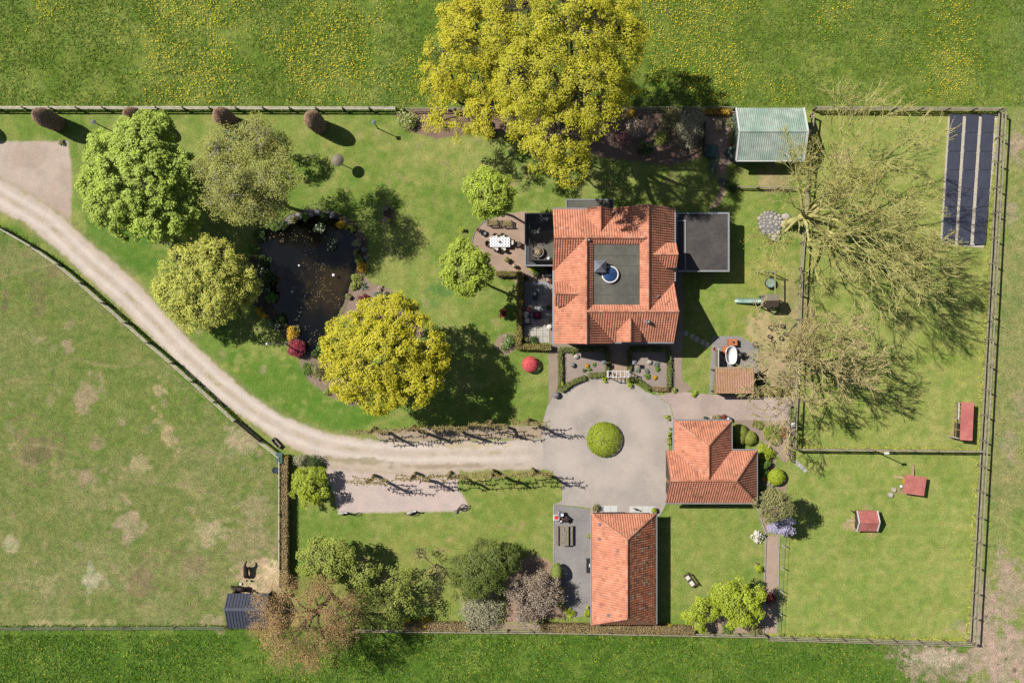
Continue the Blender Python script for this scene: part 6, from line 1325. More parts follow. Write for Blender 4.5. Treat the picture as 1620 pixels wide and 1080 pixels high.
# ---------------------------------------------------------------- dining set
tx, ty = P(791, 384)
dt = thing('dining_table', 'long dining table under a checked cloth on the brick terrace', 'table', (tx, ty, 0))
part('table_top', B().box(-.92, .92, -.42, .42, .70, .74, .01), 'wood_tan', dt)
for x in (-.8, .8):
    for y in (-.32, .32): piece('leg', 'wood_tan', dt, (x, y, 0), (x, y, .7), .07, .07, world=False)
chk = bpy.data.materials.new('checked_cloth'); chk.use_nodes = True; n = chk.node_tree.nodes; l = chk.node_tree.links
tcn = n.new('ShaderNodeTexCoord'); ck = n.new('ShaderNodeTexChecker'); ck.inputs['Scale'].default_value = 6.6; ck.inputs[1].default_value = (.75, .75, .74, 1); ck.inputs[2].default_value = (.05, .05, .06, 1); l.new(tcn.outputs['Object'], ck.inputs[0]); l.new(ck.outputs[0], n['Principled BSDF'].inputs[0]); n['Principled BSDF'].inputs['Roughness'].default_value = .9; MATS['checked_cloth'] = chk
cb = B(); cb.box(-.98, .98, -.48, .48, .745, .757)
for s_ in (-1, 1): cb.box(-.98, .98, s_ * .48 - .004, s_ * .48 + .004, .56, .755); cb.box(s_ * .98 - .004, s_ * .98 + .004, -.48, .48, .56, .755)
tc_ = solo('tablecloth', cb, 'checked_cloth', 'black and white checked cloth covering the dining table', 'tablecloth'); tc_.location = (tx, ty, 0)
solo('flower_vase', B().lathe([(.05, .76), (.09, .82), (.06, .95), (.09, 1.0)], 12), 'pot_brown', 'small dark vase standing on the checked tablecloth', 'vase').location = (tx - .05, ty + .02, 0)
def make_chair(label, cushion):
    t = thing('garden_chair', label, 'chair', (0, 0, 0), 0, 'garden chairs around the dining table')
    part('seat', B().box(-.24, .24, -.24, .24, .40, .44, .02), 'dark_rattan', t)
    bk = B()
    for k in range(7): a = -math.pi * (.1 + .8 * k / 6); b_ = -math.pi * (.1 + .8 * (k + .9) / 6); bk.bar((.27 * math.cos(a), .27 * math.sin(a), .62), (.27 * math.cos(b_), .27 * math.sin(b_), .62), .03, .42)
    part('backrest', bk, 'dark_rattan', t)
    for x in (-.2, .2):
        for y in (-.2, .2): piece('leg', 'dark_rattan', t, (x, y, 0), (x, y, .4), .045, .045, world=False)
    if cushion: part('cushion', B().box(-.22, .22, -.19, .22, .44, .51, .03), 'cushion_white', t)
    return t
CH = [(783.5, 374.5, 180, 'white-cushioned chair on the north side of the checked table, left one', 1), (795, 374.5, 180, 'white-cushioned chair on the north side of the checked table, right one', 1), (785, 394, 0, 'white-cushioned chair on the south side of the checked table, left one', 1), (797, 394, 0, 'white-cushioned chair on the south side of the checked table, right one', 1), (809.5, 384.5, 90, 'white-cushioned chair at the east head of the checked table', 1), (772, 386, -90, 'bare rattan chair at the west head of the checked table', 0), (820, 387, 80, 'bare rattan chair pulled away east of the checked table', 0)]
c1 = c0 = None
for px, py, a, lab, cu in CH:
    src = c1 if cu else c0
    if src is None:
        src = make_chair(lab, cu); src.location = P3(px, py, .026); src.rotation_euler = (0, 0, math.radians(a))
        if cu: c1 = src
        else: c0 = src
    else: copy_tree(src, P3(px, py, .026), math.radians(a), lab)
def bench(label, px, py, rz, L=1.25, m='wood_slat', cushions=False, z=.026, dark='wood_dark', name='slatted_bench'):
    t = thing(name, label, 'bench', P3(px, py, 0) + Vector((0, 0, z)), rz)
    for i in range(4): piece('slat', m, t, (-L / 2, -.18 + i * .12, .43), (L / 2, -.18 + i * .12, .43), .095, .035, world=False)
    for i in range(3): piece('back_slat', m, t, (-L / 2, .29 + i * .02, .58 + i * .13), (L / 2, .29 + i * .02, .58 + i * .13), .03, .09, world=False)
    for x in (-L / 2 + .08, L / 2 - .08):
        piece('leg', dark, t, (x, -.2, 0), (x, -.2, .6), .06, .06, world=False); piece('leg', dark, t, (x, .27, 0), (x, .33, .9), .06, .06, world=False); piece('armrest', dark, t, (x, -.24, .62), (x, .3, .62), .07, .04, world=False)
    if cushions:
        for x in (-.36, .36): part('cushion', B().box(x - .24, x + .24, -.2, .2, .45, .53, .03), 'cushion_white', t)
    return t
bench('slatted wooden bench half under the northern linden', 779, 352, math.radians(180), 1.1)
bench('slatted wooden bench on the terrace right of the half-hidden bench', 801, 353, math.radians(180), 1.15)
bench('dark garden bench with two cream cushions on the barn lawn', 1090, 916, math.radians(-54), 1.45, 'wood_dark', True, 0)
fb = thing('fire_bowl', 'black round fire bowl on the dining terrace', 'fire bowl', P3(765, 369)); part('bowl', B().lathe([(.05, .25), (.2, .28), (.3, .42), (.27, .42), (.15, .32), (.02, .3)], 20), 'black_metal', fb, True)
for k in range(3): a = k * 2.09; piece('leg', 'black_metal', fb, (.2 * math.cos(a), .2 * math.sin(a), .03), (.14 * math.cos(a), .14 * math.sin(a), .3), .04, .04, world=False)

def pot(label, px, py, r, h, pm, leaf=None, pr=None, ph=.4, z=.03, fl=None):
    t = thing('potted_plant' if leaf else 'flower_pot', label, 'potted plant' if leaf else 'pot', P3(px, py, 0) + Vector((0, 0, z)))
    part('pot', B().lathe([(r * .68, 0), (r * .95, h * .9), (r, h), (r * .86, h), (r * .84, h * .85), (.01, h * .84)], 18), pm, t, True)
    part('soil', B().lathe([(r * .84, h * .86), (.01, h * .87)], 14, cap=False), 'soil_dark', t)
    if leaf:
        R = np.random.default_rng(int(px * 3 + py)); n = 160; pr = pr or r * 1.3; d = unitv(R, n); d[:, 2] = np.abs(d[:, 2]); pos = d * pr * R.random(n)[:, None] ** .4 * np.array([1, 1, ph / pr]) + np.array([0, 0, h]); leafcloud('foliage', t, pos + np.array(org(t)), d + np.array([0, 0, .5]), .13, leaf, R, .5 + R.normal(0, .25, n))
    return t
pot('small terracotta pot left of the fire bowl', 756.5, 364, .2, .3, 'terracotta')
pot('brown pot at the edge of the terrace beside the southern linden', 766, 410.5, .28, .4, 'pot_brown', 'leaf_olive', .25, .2)
pot('round brown pot half under the southern linden', 759, 402, .25, .4, 'pot_brown', 'leaf_dark', .25, .2)
pot('stone pot with a small shrub south of the checked table', 802, 411.5, .24, .5, 'pot_stone', 'leaf_olive', .3, .35)
pot('grey pot with twigs near the hedge corner', 813.5, 421, .18, .4, 'pot_stone', 'leaf_brown', .22, .5)
pot('pot with a bright green plant beside the balcony corner', 842, 424, .22, .4, 'terracotta', 'leaf_lime', .4, .35)
pot('dark pot with a round shrub in front of the black cabinet', 848, 434, .28, .45, 'pot_brown', 'leaf_dark', .38, .35)
pot('brown pot touching the villa wall, upper one', 866, 443, .25, .4, 'pot_brown', 'leaf_brown', .2, .2)
pot('brown pot touching the villa wall, lower one', 871, 445, .25, .4, 'pot_brown', 'leaf_darkred', .2, .2)
pot('cube-like dark pot beside the terrace hedge', 831.5, 441, .24, .45, 'pot_brown', 'leaf_dark', .25, .2)
pot('pale pot with white flowers beside the terrace hedge', 825, 436.5, .22, .4, 'pot_stone', 'leaf_white', .28, .25)
pot('terracotta pot with pink flowers by the terrace seats', 836, 489, .25, .4, 'terracotta', 'leaf_pinkish', .35, .3)
pot('pot with white flowers by the terrace seats', 831, 498, .25, .4, 'pot_stone', 'leaf_white', .35, .3)
pot('dark pot against the villa wall by the slab terrace', 868, 487, .22, .4, 'pot_brown', 'leaf_dark', .28, .3)
pot('pot of pale flowers against the villa wall lower down', 869, 517, .2, .35, 'pot_stone', 'leaf_white', .25, .2)
pot('terracotta pot with bush at the north-west barn corner', 942, 802, .3, .45, 'terracotta', 'leaf_olive', .45, .45)
pot('dark pot beside the east door slab of the barn', 1034, 806, .3, .4, 'pot_brown', 'leaf_lime', .3, .25, .045)
pot('small pot against the barn west wall', 931.5, 846, .2, .35, 'pot_stone', 'leaf_mid', .25, .25)
pot('black pot in the round bed on the west lawn, large one', 613, 339, .35, .5, 'pot_brown')
pot('pale-rimmed pot in the round bed on the west lawn', 617.5, 332, .22, .4, 'pot_stone')
pot('little green potted plant in the round bed on the west lawn', 616, 350, .2, .3, 'pot_brown', 'leaf_lime', .22, .2)
pot('pot with a dry shrub at the north garage wall, left', 1126, 660.5, .25, .4, 'pot_brown', 'leaf_brown', .35, .3)
pot('pot with a dry shrub at the north garage wall, middle', 1135, 660, .25, .4, 'pot_stone', 'leaf_olive', .35, .3)
pot('pot with a dark shrub at the north garage wall, right', 1144, 660, .28, .4, 'pot_brown', 'leaf_darkred', .35, .3)
pot('round pot with plant on the balcony', 851.5, 399, .55, .45, 'pot_stone', 'leaf_brown', .4, .3, 3.03).location = P3(851.5, 399, 3.03)
solo('white_lantern', B().lathe([(.14, 0), (.16, .05), (.16, .25), (.05, .34)], 14), 'white_paint', 'round white lantern on the balcony floor', 'lantern', smooth=True).location = P3(868, 409, 3.03)

# slab terrace seating
lt = thing('lounge_table', 'low dark oblong table in dappled shade on the slab terrace', 'table', P3(846, 467, 0) + Vector((0, 0, .036))); part('table_top', B().box(-.26, .26, -.48, .48, .34, .40, .02), 'black_metal', lt); part('tray', B().lathe([(.12, .40), (.14, .43), (.12, .43)], 14, 0, .1), 'galvanised', lt)
for x in (-.2, .2):
    for y in (-.4, .4): piece('leg', 'black_metal', lt, (x, y, 0), (x, y, .34), .06, .06, world=False)
def armchair(label, px, py, rz, cm):
    t = thing('armchair', label, 'armchair', P3(px, py, 0) + Vector((0, 0, .036)), rz); part('seat', B().box(-.34, .34, -.34, .34, .1, .34, .03), 'black_metal', t); part('backrest', B().box(-.36, .36, .28, .40, .1, .78, .03), 'black_metal', t)
    for sx in (-1, 1): part('armrest', B().box(sx * .36 - .05, sx * .36 + .05, -.34, .3, .1, .58, .02), 'black_metal', t)
    part('cushion', B().box(-.28, .28, -.3, .26, .34, .46, .05), cm, t, True); return t
armchair('black armchair with magenta cushion on the slab terrace', 849.5, 499, math.radians(180), 'cushion_pink'); armchair('black armchair with cream cushion against the terrace hedge', 833, 507, math.radians(90), 'cushion_white')
cab = thing('barbecue_cabinet', 'black barbecue cabinet in the shade under the balcony corner', 'barbecue', P3(868, 432, 0)); part('cabinet', B().box(-.42, .36, -.4, .42, .03, .9, .03), 'black_metal', cab); part('lid', B().box(-.38, .32, -.3, .3, .9, 1.08, .08), 'black_metal', cab); part('handle', B().tube([(-.2, -.36, 1.0), (.2, -.36, 1.0)], .02, 6), 'galvanised', cab)

# outdoor bathtub corner
bt = thing('bathtub', 'white oval outdoor bathtub standing beside the lean-to', 'bathtub', P3(1154.5, 561.5, 0))
def oval(rx, ry, z, n=28): return [(rx * math.copysign(abs(math.cos(2 * math.pi * k / n)) ** .8, math.cos(2 * math.pi * k / n)), ry * math.copysign(abs(math.sin(2 * math.pi * k / n)) ** .8, math.sin(2 * math.pi * k / n)), z) for k in range(n)]
tb = B(); rings = [oval(.40, .72, .12), oval(.50, .84, .5), oval(.57, .92, .72), oval(.57, .92, .76), oval(.50, .85, .75), oval(.44, .78, .5), oval(.34, .66, .3)]
nn = 28
for r_ in rings: tb.v += r_
for i in range(len(rings) - 1):
    for k in range(nn): tb.f.append((i * nn + k, i * nn + (k + 1) % nn, i * nn + nn + (k + 1) % nn, i * nn + nn + k))
tb.f += [tuple(range(nn))[::-1], tuple(range((len(rings) - 1) * nn, len(rings) * nn))]
part('tub', tb, 'white_enamel', bt, True)
for x, y in ((-.3, -.6), (.3, -.6), (-.3, .6), (.3, .6)): part('foot', B().lathe([(.05, .02), (.07, .16)], 10, x, y), 'galvanised', bt)
br = thing('brick_step', 'orange brick platform and steps behind the white bathtub', 'steps', P3(1152, 552, 0)); part('platform', B().box(-.1, .75, .35, 1.0, .02, .75, .01), 'terracotta', br); part('step', B().box(-.62, -.1, -.5, .3, .02, .45, .01), 'terracotta', br); part('step', B().box(-.45, -.1, -.95, -.5, .02, .25, .01), 'terracotta', br); part('jug', B().lathe([(.06, .75), (.1, .82), (.05, .95)], 12, .35, .68), 'black_metal', br)
gl_ = thing('kettle_barbecue', 'dark round kettle barbecue right of the white bathtub', 'barbecue', P3(1168.5, 561.5)); part('kettle', B().ell((0, 0, .85), (.3, .3, .26), 16, 10), 'black_metal', gl_, True)
for k in range(3): a = k * 2.09 + .4; piece('leg', 'black_metal', gl_, (.3 * math.cos(a), .3 * math.sin(a), .02), (.12 * math.cos(a), .12 * math.sin(a), .7), .035, .035, world=False)
part('handle', B().tube([(-.08, 0, 1.1), (-.05, 0, 1.17), (.05, 0, 1.17), (.08, 0, 1.1)], .018, 6), 'wood_dark', gl_)
sp = thing('stove_pipe', 'thin metal stove pipe with cowl by the kettle barbecue', 'stove', P3(1176, 561)); part('stove', B().lathe([(.2, .02), (.24, .1), (.24, .5), (.12, .62)], 14), 'black_metal', sp, True); part('pipe', B().lathe([(.06, .6), (.06, 2.2)], 10), 'galvanised', sp, True); part('cowl', B().lathe([(.13, 2.2), (.03, 2.32)], 12), 'galvanised', sp)
fq = thing('fire_basket', 'small dark iron fire basket on the grey terrace', 'fire basket', P3(1194, 545)); 
for k in range(10): a = k * .628; piece('bar', 'black_metal', fq, (.22 * math.cos(a), .22 * math.sin(a), .02), (.3 * math.cos(a), .3 * math.sin(a), .5), .035, .035, world=False)
part('logs', B().tube([(-.2, -.05, .3), (.2, .05, .34)], .07, 8).tube([(-.1, .15, .36), (.12, -.16, .38)], .06, 8), 'wood_tan', fq)
sc_ = thing('privacy_screen', 'white framed screen at the west end of the lean-to', 'screen', P3(1131.5, 566))
for y in (-.9, .9): piece('post', 'white_paint', sc_, (0, y, 0), (0, y, 1.6), .05, .05, world=False)
piece('rail', 'white_paint', sc_, (0, -.95, 1.62), (0, .95, 1.62), .06, .05, world=False)
part('panel', B().box(-.015, .015, -.9, .9, .05, 1.58), 'wood_grey', sc_)
piece('brace', 'white_paint', sc_, (.03, .5, 1.5), (1.0, -.4, .05), .04, .04, world=False); piece('brace', 'white_paint', sc_, (.03, -.1, 1.5), (1.0, -.9, .05), .04, .04, world=False)
solo('red_bucket', B().lathe([(.12, 0), (.17, .3), (.15, .3), (.12, .05)], 14), 'red_plastic', 'small pink-red bucket at the top of the white screen', 'bucket').location = P3(1130, 552)
log = thing('firewood_pile', 'pile of cut branches leaning beside the lean-to', 'firewood', P3(1196, 603))
R = np.random.default_rng(9)
for k in range(16): a = R.uniform(-.6, 1.4); p = Vector((R.uniform(-.2, .3), R.uniform(-.7, .6), .05)); part('log', B().tube([p, p + Vector((math.cos(a) * R.uniform(.5, 1.0), math.sin(a) * R.uniform(.5, 1.0), R.uniform(.1, .6)))], R.uniform(.03, .06), 6), 'wood_tan' if k % 2 else 'wood_dark', log)

# ---------------------------------------------------------------- play tower, slide and nest swing
pt = thing('play_tower', 'wooden play tower with brown gable roof and green slide', 'play tower', P3(1210, 477, 0))
for x in (-.6, .6):
    for y in (-.5, .5): piece('post', 'wood_grey', pt, (x, y, 0), (x, y, 2.2), .1, .1, world=False)
for i in range(6): piece('deck_board', 'wood_grey', pt, (-.66, -.46 + i * .184, 1.2), (.66, -.46 + i * .184, 1.2), .165, .03, world=False)
for sg in (-1, 1):
    for i in range(4): f0, f1 = i / 4, (i + 1) / 4; part('roof_board', B().slab([(-.72, sg * .62 * f0, 2.72 - .5 * f0 + .012 * (i % 2)), (.72, sg * .62 * f0, 2.72 - .5 * f0 + .012 * (i % 2)), (.72, sg * .62 * f1, 2.72 - .5 * f1), (-.72, sg * .62 * f1, 2.72 - .5 * f1)], .03), 'wood_grey' if sg > 0 else 'wood_dark', pt)
for i in range(4): piece('rung', 'wood_grey', pt, (.8, -.25, .25 + i * .28), (.8, .25, .25 + i * .28), .05, .05, world=False)
sl_ = B(); a = Vector((-.62, .05, 1.22)); c = Vector((-3.0, .1, .18)); nseg = 8
prev = None
for i in range(nseg + 1):
    f = i / nseg; p = a.lerp(c, f) + Vector((0, 0, -.10 * math.sin(math.pi * f) + .06 * math.sin(3 * math.pi * f)))
    cur = [p + Vector((0, y, z)) for y, z in ((-.24, .14), (-.2, .02), (0, -.02), (.2, .02), (.24, .14))]
    if prev: sl_.add(prev + cur, [(j, j + 1, j + 6, j + 5) for j in range(4)])
    prev = cur
part('slide', sl_, 'green_slide', pt, True)
sw = thing('nest_swing', 'wooden swing frame with round green nest swing', 'swing', P3(1211, 449, 0))
A0 = P3(1226, 429, 2.2); A1 = P3(1226, 466, 2.2); piece('beam', 'wood_tan', sw, A0, A1, .1, .1)
for tgt in (P3(1195, 430.5), P3(1225, 431)): piece('leg', 'wood_grey', sw, tgt, A0 - Vector((0, .06, 0)), .09, .09)
piece('brace', 'wood_grey', sw, P3(1206, 431, 0) + Vector((0, 0, .75)), A0 + Vector((-.2, -.06, -.75)), .06, .06)
cn = P3(1218.5, 447.5, .5); part('nest_ring', B().tube([(cn.x + .5 * math.cos(k * .3927), cn.y + .5 * math.sin(k * .3927), .5) for k in range(17)], .05, 6), 'black_metal', sw, True, world=True); part('nest_net', B().lathe([(.46, .49), (.3, .44), (.01, .42)], 16, cn.x, cn.y, cap=False), 'green_slide', sw, True, world=True)
bm_ = (A0 + A1) / 2
for sx in (-.45, .45):
    for sy in (-.2, .2): part('rope', B().tube([(cn.x + sx, cn.y + sy, .5), (bm_.x, cn.y + sy * 1.6, 2.16)], .012, 5), 'wood_tan', sw, world=True)

# ---------------------------------------------------------------- barn yard furniture
pc = thing('picnic_table', 'weathered grey picnic table with attached benches on the barn yard', 'picnic table', P3(892, 845, 0) + Vector((0, 0, .02)))
for i in range(5): piece('plank', 'wood_grey', pc, (-.34 + i * .17, -.98, .74), (-.34 + i * .17, .98, .74), .155, .04, world=False)
for x in (-.72, .72): piece('bench_plank', 'wood_grey', pc, (x, -.98, .44), (x, .98, .44), .26, .04, world=False)
for y in (-.75, .75):
    for sx in (-1, 1): piece('leg', 'wood_dark', pc, (sx * .62, y, 0), (sx * .22, y, .72), .09, .05, world=False)
    piece('bearer', 'wood_dark', pc, (-.78, y + .06, .40), (.78, y + .06, .40), .05, .08, world=False)
solo('white_mug', B().lathe([(.07, 0), (.08, .14), (.065, .14), (.06, .02)], 12), 'white_paint', 'small white mug on the picnic table', 'mug').location = P3(890.5, 837, .785)
kg = thing('kettle_barbecue', 'open round barbecue with pale rim on the barn yard', 'barbecue', P3(887, 811)); part('bowl', B().lathe([(.05, .45), (.2, .5), (.27, .68), (.30, .70), (.24, .70), (.17, .58), (.01, .55)], 20), 'galvanised', kg, True)
for k in range(3): a = k * 2.09; piece('leg', 'black_metal', kg, (.3 * math.cos(a), .3 * math.sin(a), .02), (.12 * math.cos(a), .12 * math.sin(a), .5), .03, .03, world=False)
rc_ = thing('toy_crate', 'red and white crate beside the round barbecue', 'crate', P3(880, 817.5)); part('crate', B().box(-.3, .3, -.28, .28, .02, .28, .02), 'white_paint', rc_); part('lid', B().box(-.2, .2, -.18, .18, .285, .32, .02), 'red_plastic', rc_)
wb = thing('wheelbarrow', 'dark wheelbarrow parked right of the red crate', 'wheelbarrow', P3(893, 818), math.radians(-35)); part('tray', B().add([(-.3, -.25, .35), (.3, -.2, .35), (.3, .2, .35), (-.3, .25, .35), (-.42, -.33, .62), (.42, -.28, .62), (.42, .28, .62), (-.42, .33, .62)], [(3, 2, 1, 0), (0, 1, 5, 4), (1, 2, 6, 5), (2, 3, 7, 6), (3, 0, 4, 7)]), 'black_metal', wb); part('wheel', B().lathe([(.04, -.05), (.18, -.05), (.19, 0), (.18, .05), (.04, .05)], 16), 'black_metal', wb)
w_ = [c for c in wb.children if c.name.startswith('wheel')][0]; w_.rotation_euler = (math.pi / 2, 0, 0); w_.location = (.6, 0, .2)
for s_ in (-1, 1): piece('handle', 'wood_tan', wb, (.6, s_ * .06, .22), (-.95, s_ * .28, .6), .04, .04, world=False)
cr2 = thing('toy_tricycle', 'small silver and red tricycle below the barbecue', 'tricycle', P3(889, 822), math.radians(40)); part('frame', B().tube([(-.25, 0, .25), (.1, 0, .3), (.25, 0, .45)], .03, 6).tube([(.2, -.15, .5), (.2, .15, .5)], .02, 6), 'red_plastic', cr2)
for x, y, r_ in ((.28, 0, .16), (-.25, .15, .1), (-.25, -.15, .1)): part('wheel', B().tube([(x + r_ * math.cos(k * .5236), y, r_ + .03 + r_ * math.sin(k * .5236)) for k in range(13)], .025, 5), 'black_metal', cr2)
part('saddle', B().ell((-.12, 0, .36), (.12, .09, .04), 10, 6), 'white_paint', cr2, True)
lb = thing('lounge_box', 'dark storage bench with a white strip against the barn wall', 'bench', P3(931, 893, 0)); part('box', B().box(-.22, .22, -.6, .6, .02, .45, .02), 'black_metal', lb); part('towel', B().box(.02, .12, -.12, .22, .45, .47), 'white_paint', lb); part('armrest', B().box(-.24, .22, .6, .66, .02, .6), 'black_metal', lb); part('armrest', B().box(-.24, .22, -.66, -.6, .02, .6), 'black_metal', lb)
cs = thing('cat_statue', 'small dark ornament with curled tail on the east door slab', 'ornament', P3(1008, 805.5, 0) + Vector((0, 0, .045)), -.3); part('body', B().ell((-.1, 0, .16), (.2, .1, .14), 12, 8), 'black_metal', cs, True); part('head', B().ell((.14, 0, .28), (.09, .08, .09), 10, 8), 'black_metal', cs, True); part('tail', B().tube([(-.28, 0, .12), (-.38, .06, .1), (-.45, .0, .14)], .025, 6), 'black_metal', cs)

# ---------------------------------------------------------------- lamps, poles, gate arch, ornaments
def lamp(label, px, py, h, hm='galvanised'):
    t = thing('garden_lamp', label, 'lamp', P3(px, py)); part('post', B().lathe([(.09, 0), (.05, .12), (.04, h - .35)], 10), 'black_metal', t, True); part('lantern', B().box(-.13, .13, -.13, .13, h - .35, h - .08, .02), 'glass_dark', t); part('cap', B().add([(-.2, -.2, h - .08), (.2, -.2, h - .08), (.2, .2, h - .08), (-.2, .2, h - .08), (0, 0, h + .08)], [(0, 1, 4), (1, 2, 4), (2, 3, 4), (3, 0, 4), (3, 2, 1, 0)]), hm, t); return t
lamp('square-headed garden lamp left of the round maple', 167, 203, 3.0); lamp('garden lamp on the lawn near the north-bed corner', 598, 203.5, 3.0)
lamp('lantern post in the left front bed', 953, 573, 1.5, 'lead'); lamp('lantern post in the right front bed', 1001, 573, 1.5, 'lead'); lamp('lantern at the end of the brick drive fence', 1247, 669, 1.8, 'white_paint')
bh = thing('bird_table', 'round thatched bird table on a post near the birch shadow', 'bird table', P3(540.5, 260)); part('post', B().lathe([(.05, 0), (.05, 2.1)], 8), 'wood_dark', bh); part('tray', B().lathe([(.3, 2.05), (.32, 2.1), (.3, 2.1), (.01, 2.08)], 16), 'wood_grey', bh); part('thatch', B().lathe([(.6, 2.3), (.58, 2.4), (.35, 2.62), (.06, 2.78)], 18), 'leaf_hedge' if False else 'wood_grey', bh)
for k in range(4): a = .785 + k * 1.571; piece('strut', 'wood_dark', bh, (.26 * math.cos(a), .26 * math.sin(a), 2.08), (.3 * math.cos(a), .3 * math.sin(a), 2.4), .04, .04, world=False)
fp = thing('flagpole', 'tall white flagpole beside the crimson bush', 'flagpole', P3(452, 543.5)); part('pole', B().lathe([(.07, 0), (.04, 7.6)], 10), 'white_paint', fp, True); part('finial', B().ell((0, 0, 7.68), (.12, .12, .12), 10, 8), 'white_enamel', fp, True); part('foot', B().lathe([(.16, 0), (.16, .1)], 12), 'concrete', fp)
lp = thing('street_lamp', 'tall thin lamp post with white head at the paddock divide', 'lamp', P3(1371, 707.5)); part('post', B().lathe([(.09, 0), (.06, .2), (.045, 5.0)], 10), 'wood_tan', lp, True); part('head', B().box(-.12, .35, -.12, .12, 5.0, 5.16, .04), 'white_paint', lp)
ga = thing('rose_arch', 'white wooden rose arch over the entrance path', 'arch', P3(975, 590.5))
for x in (-.98, .98):
    for y in (-.28, .28): piece('post', 'white_paint', ga, (x, y, 0), (x, y, 2.0), .07, .07, world=False)
    for z in (.4, .8, 1.2, 1.6): piece('lath', 'white_paint', ga, (x, -.28, z), (x, .28, z), .03, .05, world=False)
for y in (-.28, .28): piece('beam', 'white_paint', ga, (-1.1, y, 2.04), (1.1, y, 2.04), .06, .08, world=False)
for i in range(6): piece('crossbar', 'white_paint', ga, (-1.0 + i * .4, -.36, 2.1), (-1.0 + i * .4, .36, 2.1), .06, .06, world=False)
def boulder(label, px, py, r, m, h=None, n=.12, cat='boulder', name='boulder'):
    h = h or r * .75; t = solo(name, B().ell((0, 0, h * .6), (r, r * .85, h), 10, 7, n, int(px + py), 0), m, label, cat, smooth=True); t.location = P3(px, py, 0) + Vector((0, 0, .02)); return t
boulder('pale boulder in the left front bed', 911.5, 564, .28, 'stone_pale'); boulder('pale boulder in the right front bed', 1027, 573, .28, 'stone_pale')
for lab, px, py, r in [('dark grey stone sphere in the left front bed', 906, 577, .25), ('grey stone sphere on the court beside the brick path', 879.5, 624, .36)]:
    solo('stone_sphere', B().ell((0, 0, r), (r, r, r), 18, 12), 'stone_grey', lab, 'ornament', smooth=True).location = P3(px, py, .02)
rk_ = thing('rockery', 'round mound of pale stones at the foot of the great leafless tree', 'rockery', P3(1219, 354))
part('mound', B().ell((0, 0, 0), (1.25, 1.3, .22), 22, 8, .05, 3, -.02), 'stone_grey', rk_, True)
R = np.random.default_rng(77); cells = []
for k in range(400):
    a_ = R.random() * 6.283; q = 1.25 * R.random() ** .5; c_ = (q * math.cos(a_), q * math.sin(a_)); r_ = R.uniform(.12, .26)
    if all(math.hypot(c_[0] - d_[0], c_[1] - d_[1]) > (r_ + d_[2]) * .86 for d_ in cells): cells.append((*c_, r_))
for k, (x, y, r_) in enumerate(cells):
    part('stone', B().ell((x, y, .14 * (1 - (x * x + y * y) / 2) + .06), (r_, r_ * R.uniform(.7, 1), r_ * .45), 8, 5, .16, k), 'stone_pale', rk_, True)
boulder('flat pale rock right of the stone mound under the great tree', 1243, 343, .45, 'stone_pale', .2, .2); boulder('pale rock just below the stone mound under the great tree', 1226, 376, .5, 'stone_pale', .2, .2)
patchl = [(1218, 518), (1226, 514), (1237, 516), (1217, 532), (1222, 540), (1235, 535), (1242, 528)]
ls0 = None
for i, (px, py) in enumerate(patchl):
    lab = 'sawn log stool beside the smaller leafless tree, ' + ['left end of the upper row', 'upper row, second from left', 'upper row, right end', 'left end of the lower row', 'lowest of the lower row', 'right of the lowest one', 'furthest right of all'][i]
    if ls0 is None: ls0 = thing('log_stool', lab, 'stool', P3(px, py), 0, 'log stools in a ring'); part('trunk_piece', B().lathe([(.2, 0), (.18, .36)], 14), 'bark_brown', ls0); part('cut_face', B().lathe([(.175, .355), (.01, .365)], 14, cap=False), 'wood_tan', ls0)
    else: copy_tree(ls0, P3(px, py), 1.0 * i, lab, 'log stools in a ring')
for i, (px, py, r) in enumerate([(1413, 774, .24), (1408, 782, .26)]):
    st_ = thing('tree_stump', ['upper of two pale stumps left of the flat-roofed hen house', 'lower of two pale stumps left of the flat-roofed hen house'][i], 'stump', P3(px, py)); part('stump', B().lathe([(r, 0), (r * .9, .28)], 14), 'bark_grey', st_); part('cut_face', B().lathe([(r * .88, .275), (.01, .29)], 14, cap=False), 'stone_pale', st_)
# paddock corner: green box, tub, trough
gbx = thing('feed_box', 'teal green box mounted on the paddock fence corner', 'box', P3(446, 722)); piece('post', 'fence_post', gbx, (.02, .12, 0), (.02, .12, 1.05), .12, .12, world=False); part('box', B().box(-.25, .28, -.45, .5, .85, 1.25, .03), 'green_plastic', gbx); part('lid', B().slab([(-.3, -.5, 1.3), (.32, -.5, 1.34), (.32, .56, 1.34), (-.3, .56, 1.3)], .05), 'green_plastic', gbx)
tub = thing('water_tub', 'black round water tub hanging on the paddock fence', 'tub', P3(437, 743)); part('tub', B().lathe([(.24, .02), (.3, .4), (.33, .42), (.27, .42), (.22, .1), (.01, .1)], 20), 'black_metal', tub, True); part('water', B().lathe([(.26, .33), (.01, .335)], 18, cap=False), 'glass_dark', tub)
tg = thing('wooden_trough', 'long grey wooden trough lying on the verge of the drive', 'trough', P3(438, 700), math.radians(-48)); part('trough', B().box(-.55, .55, -.2, -.14, .05, .5).box(-.55, .55, .14, .2, .05, .5).box(-.55, -.49, -.14, .14, .05, .5).box(.49, .55, -.14, .14, .05, .5).box(-.49, .49, -.14, .14, .06, .14), 'wood_grey', tg)
for x in (-.4, .4): piece('foot', 'wood_dark', tg, (x, -.22, .03), (x, .22, .03), .1, .06, world=False)
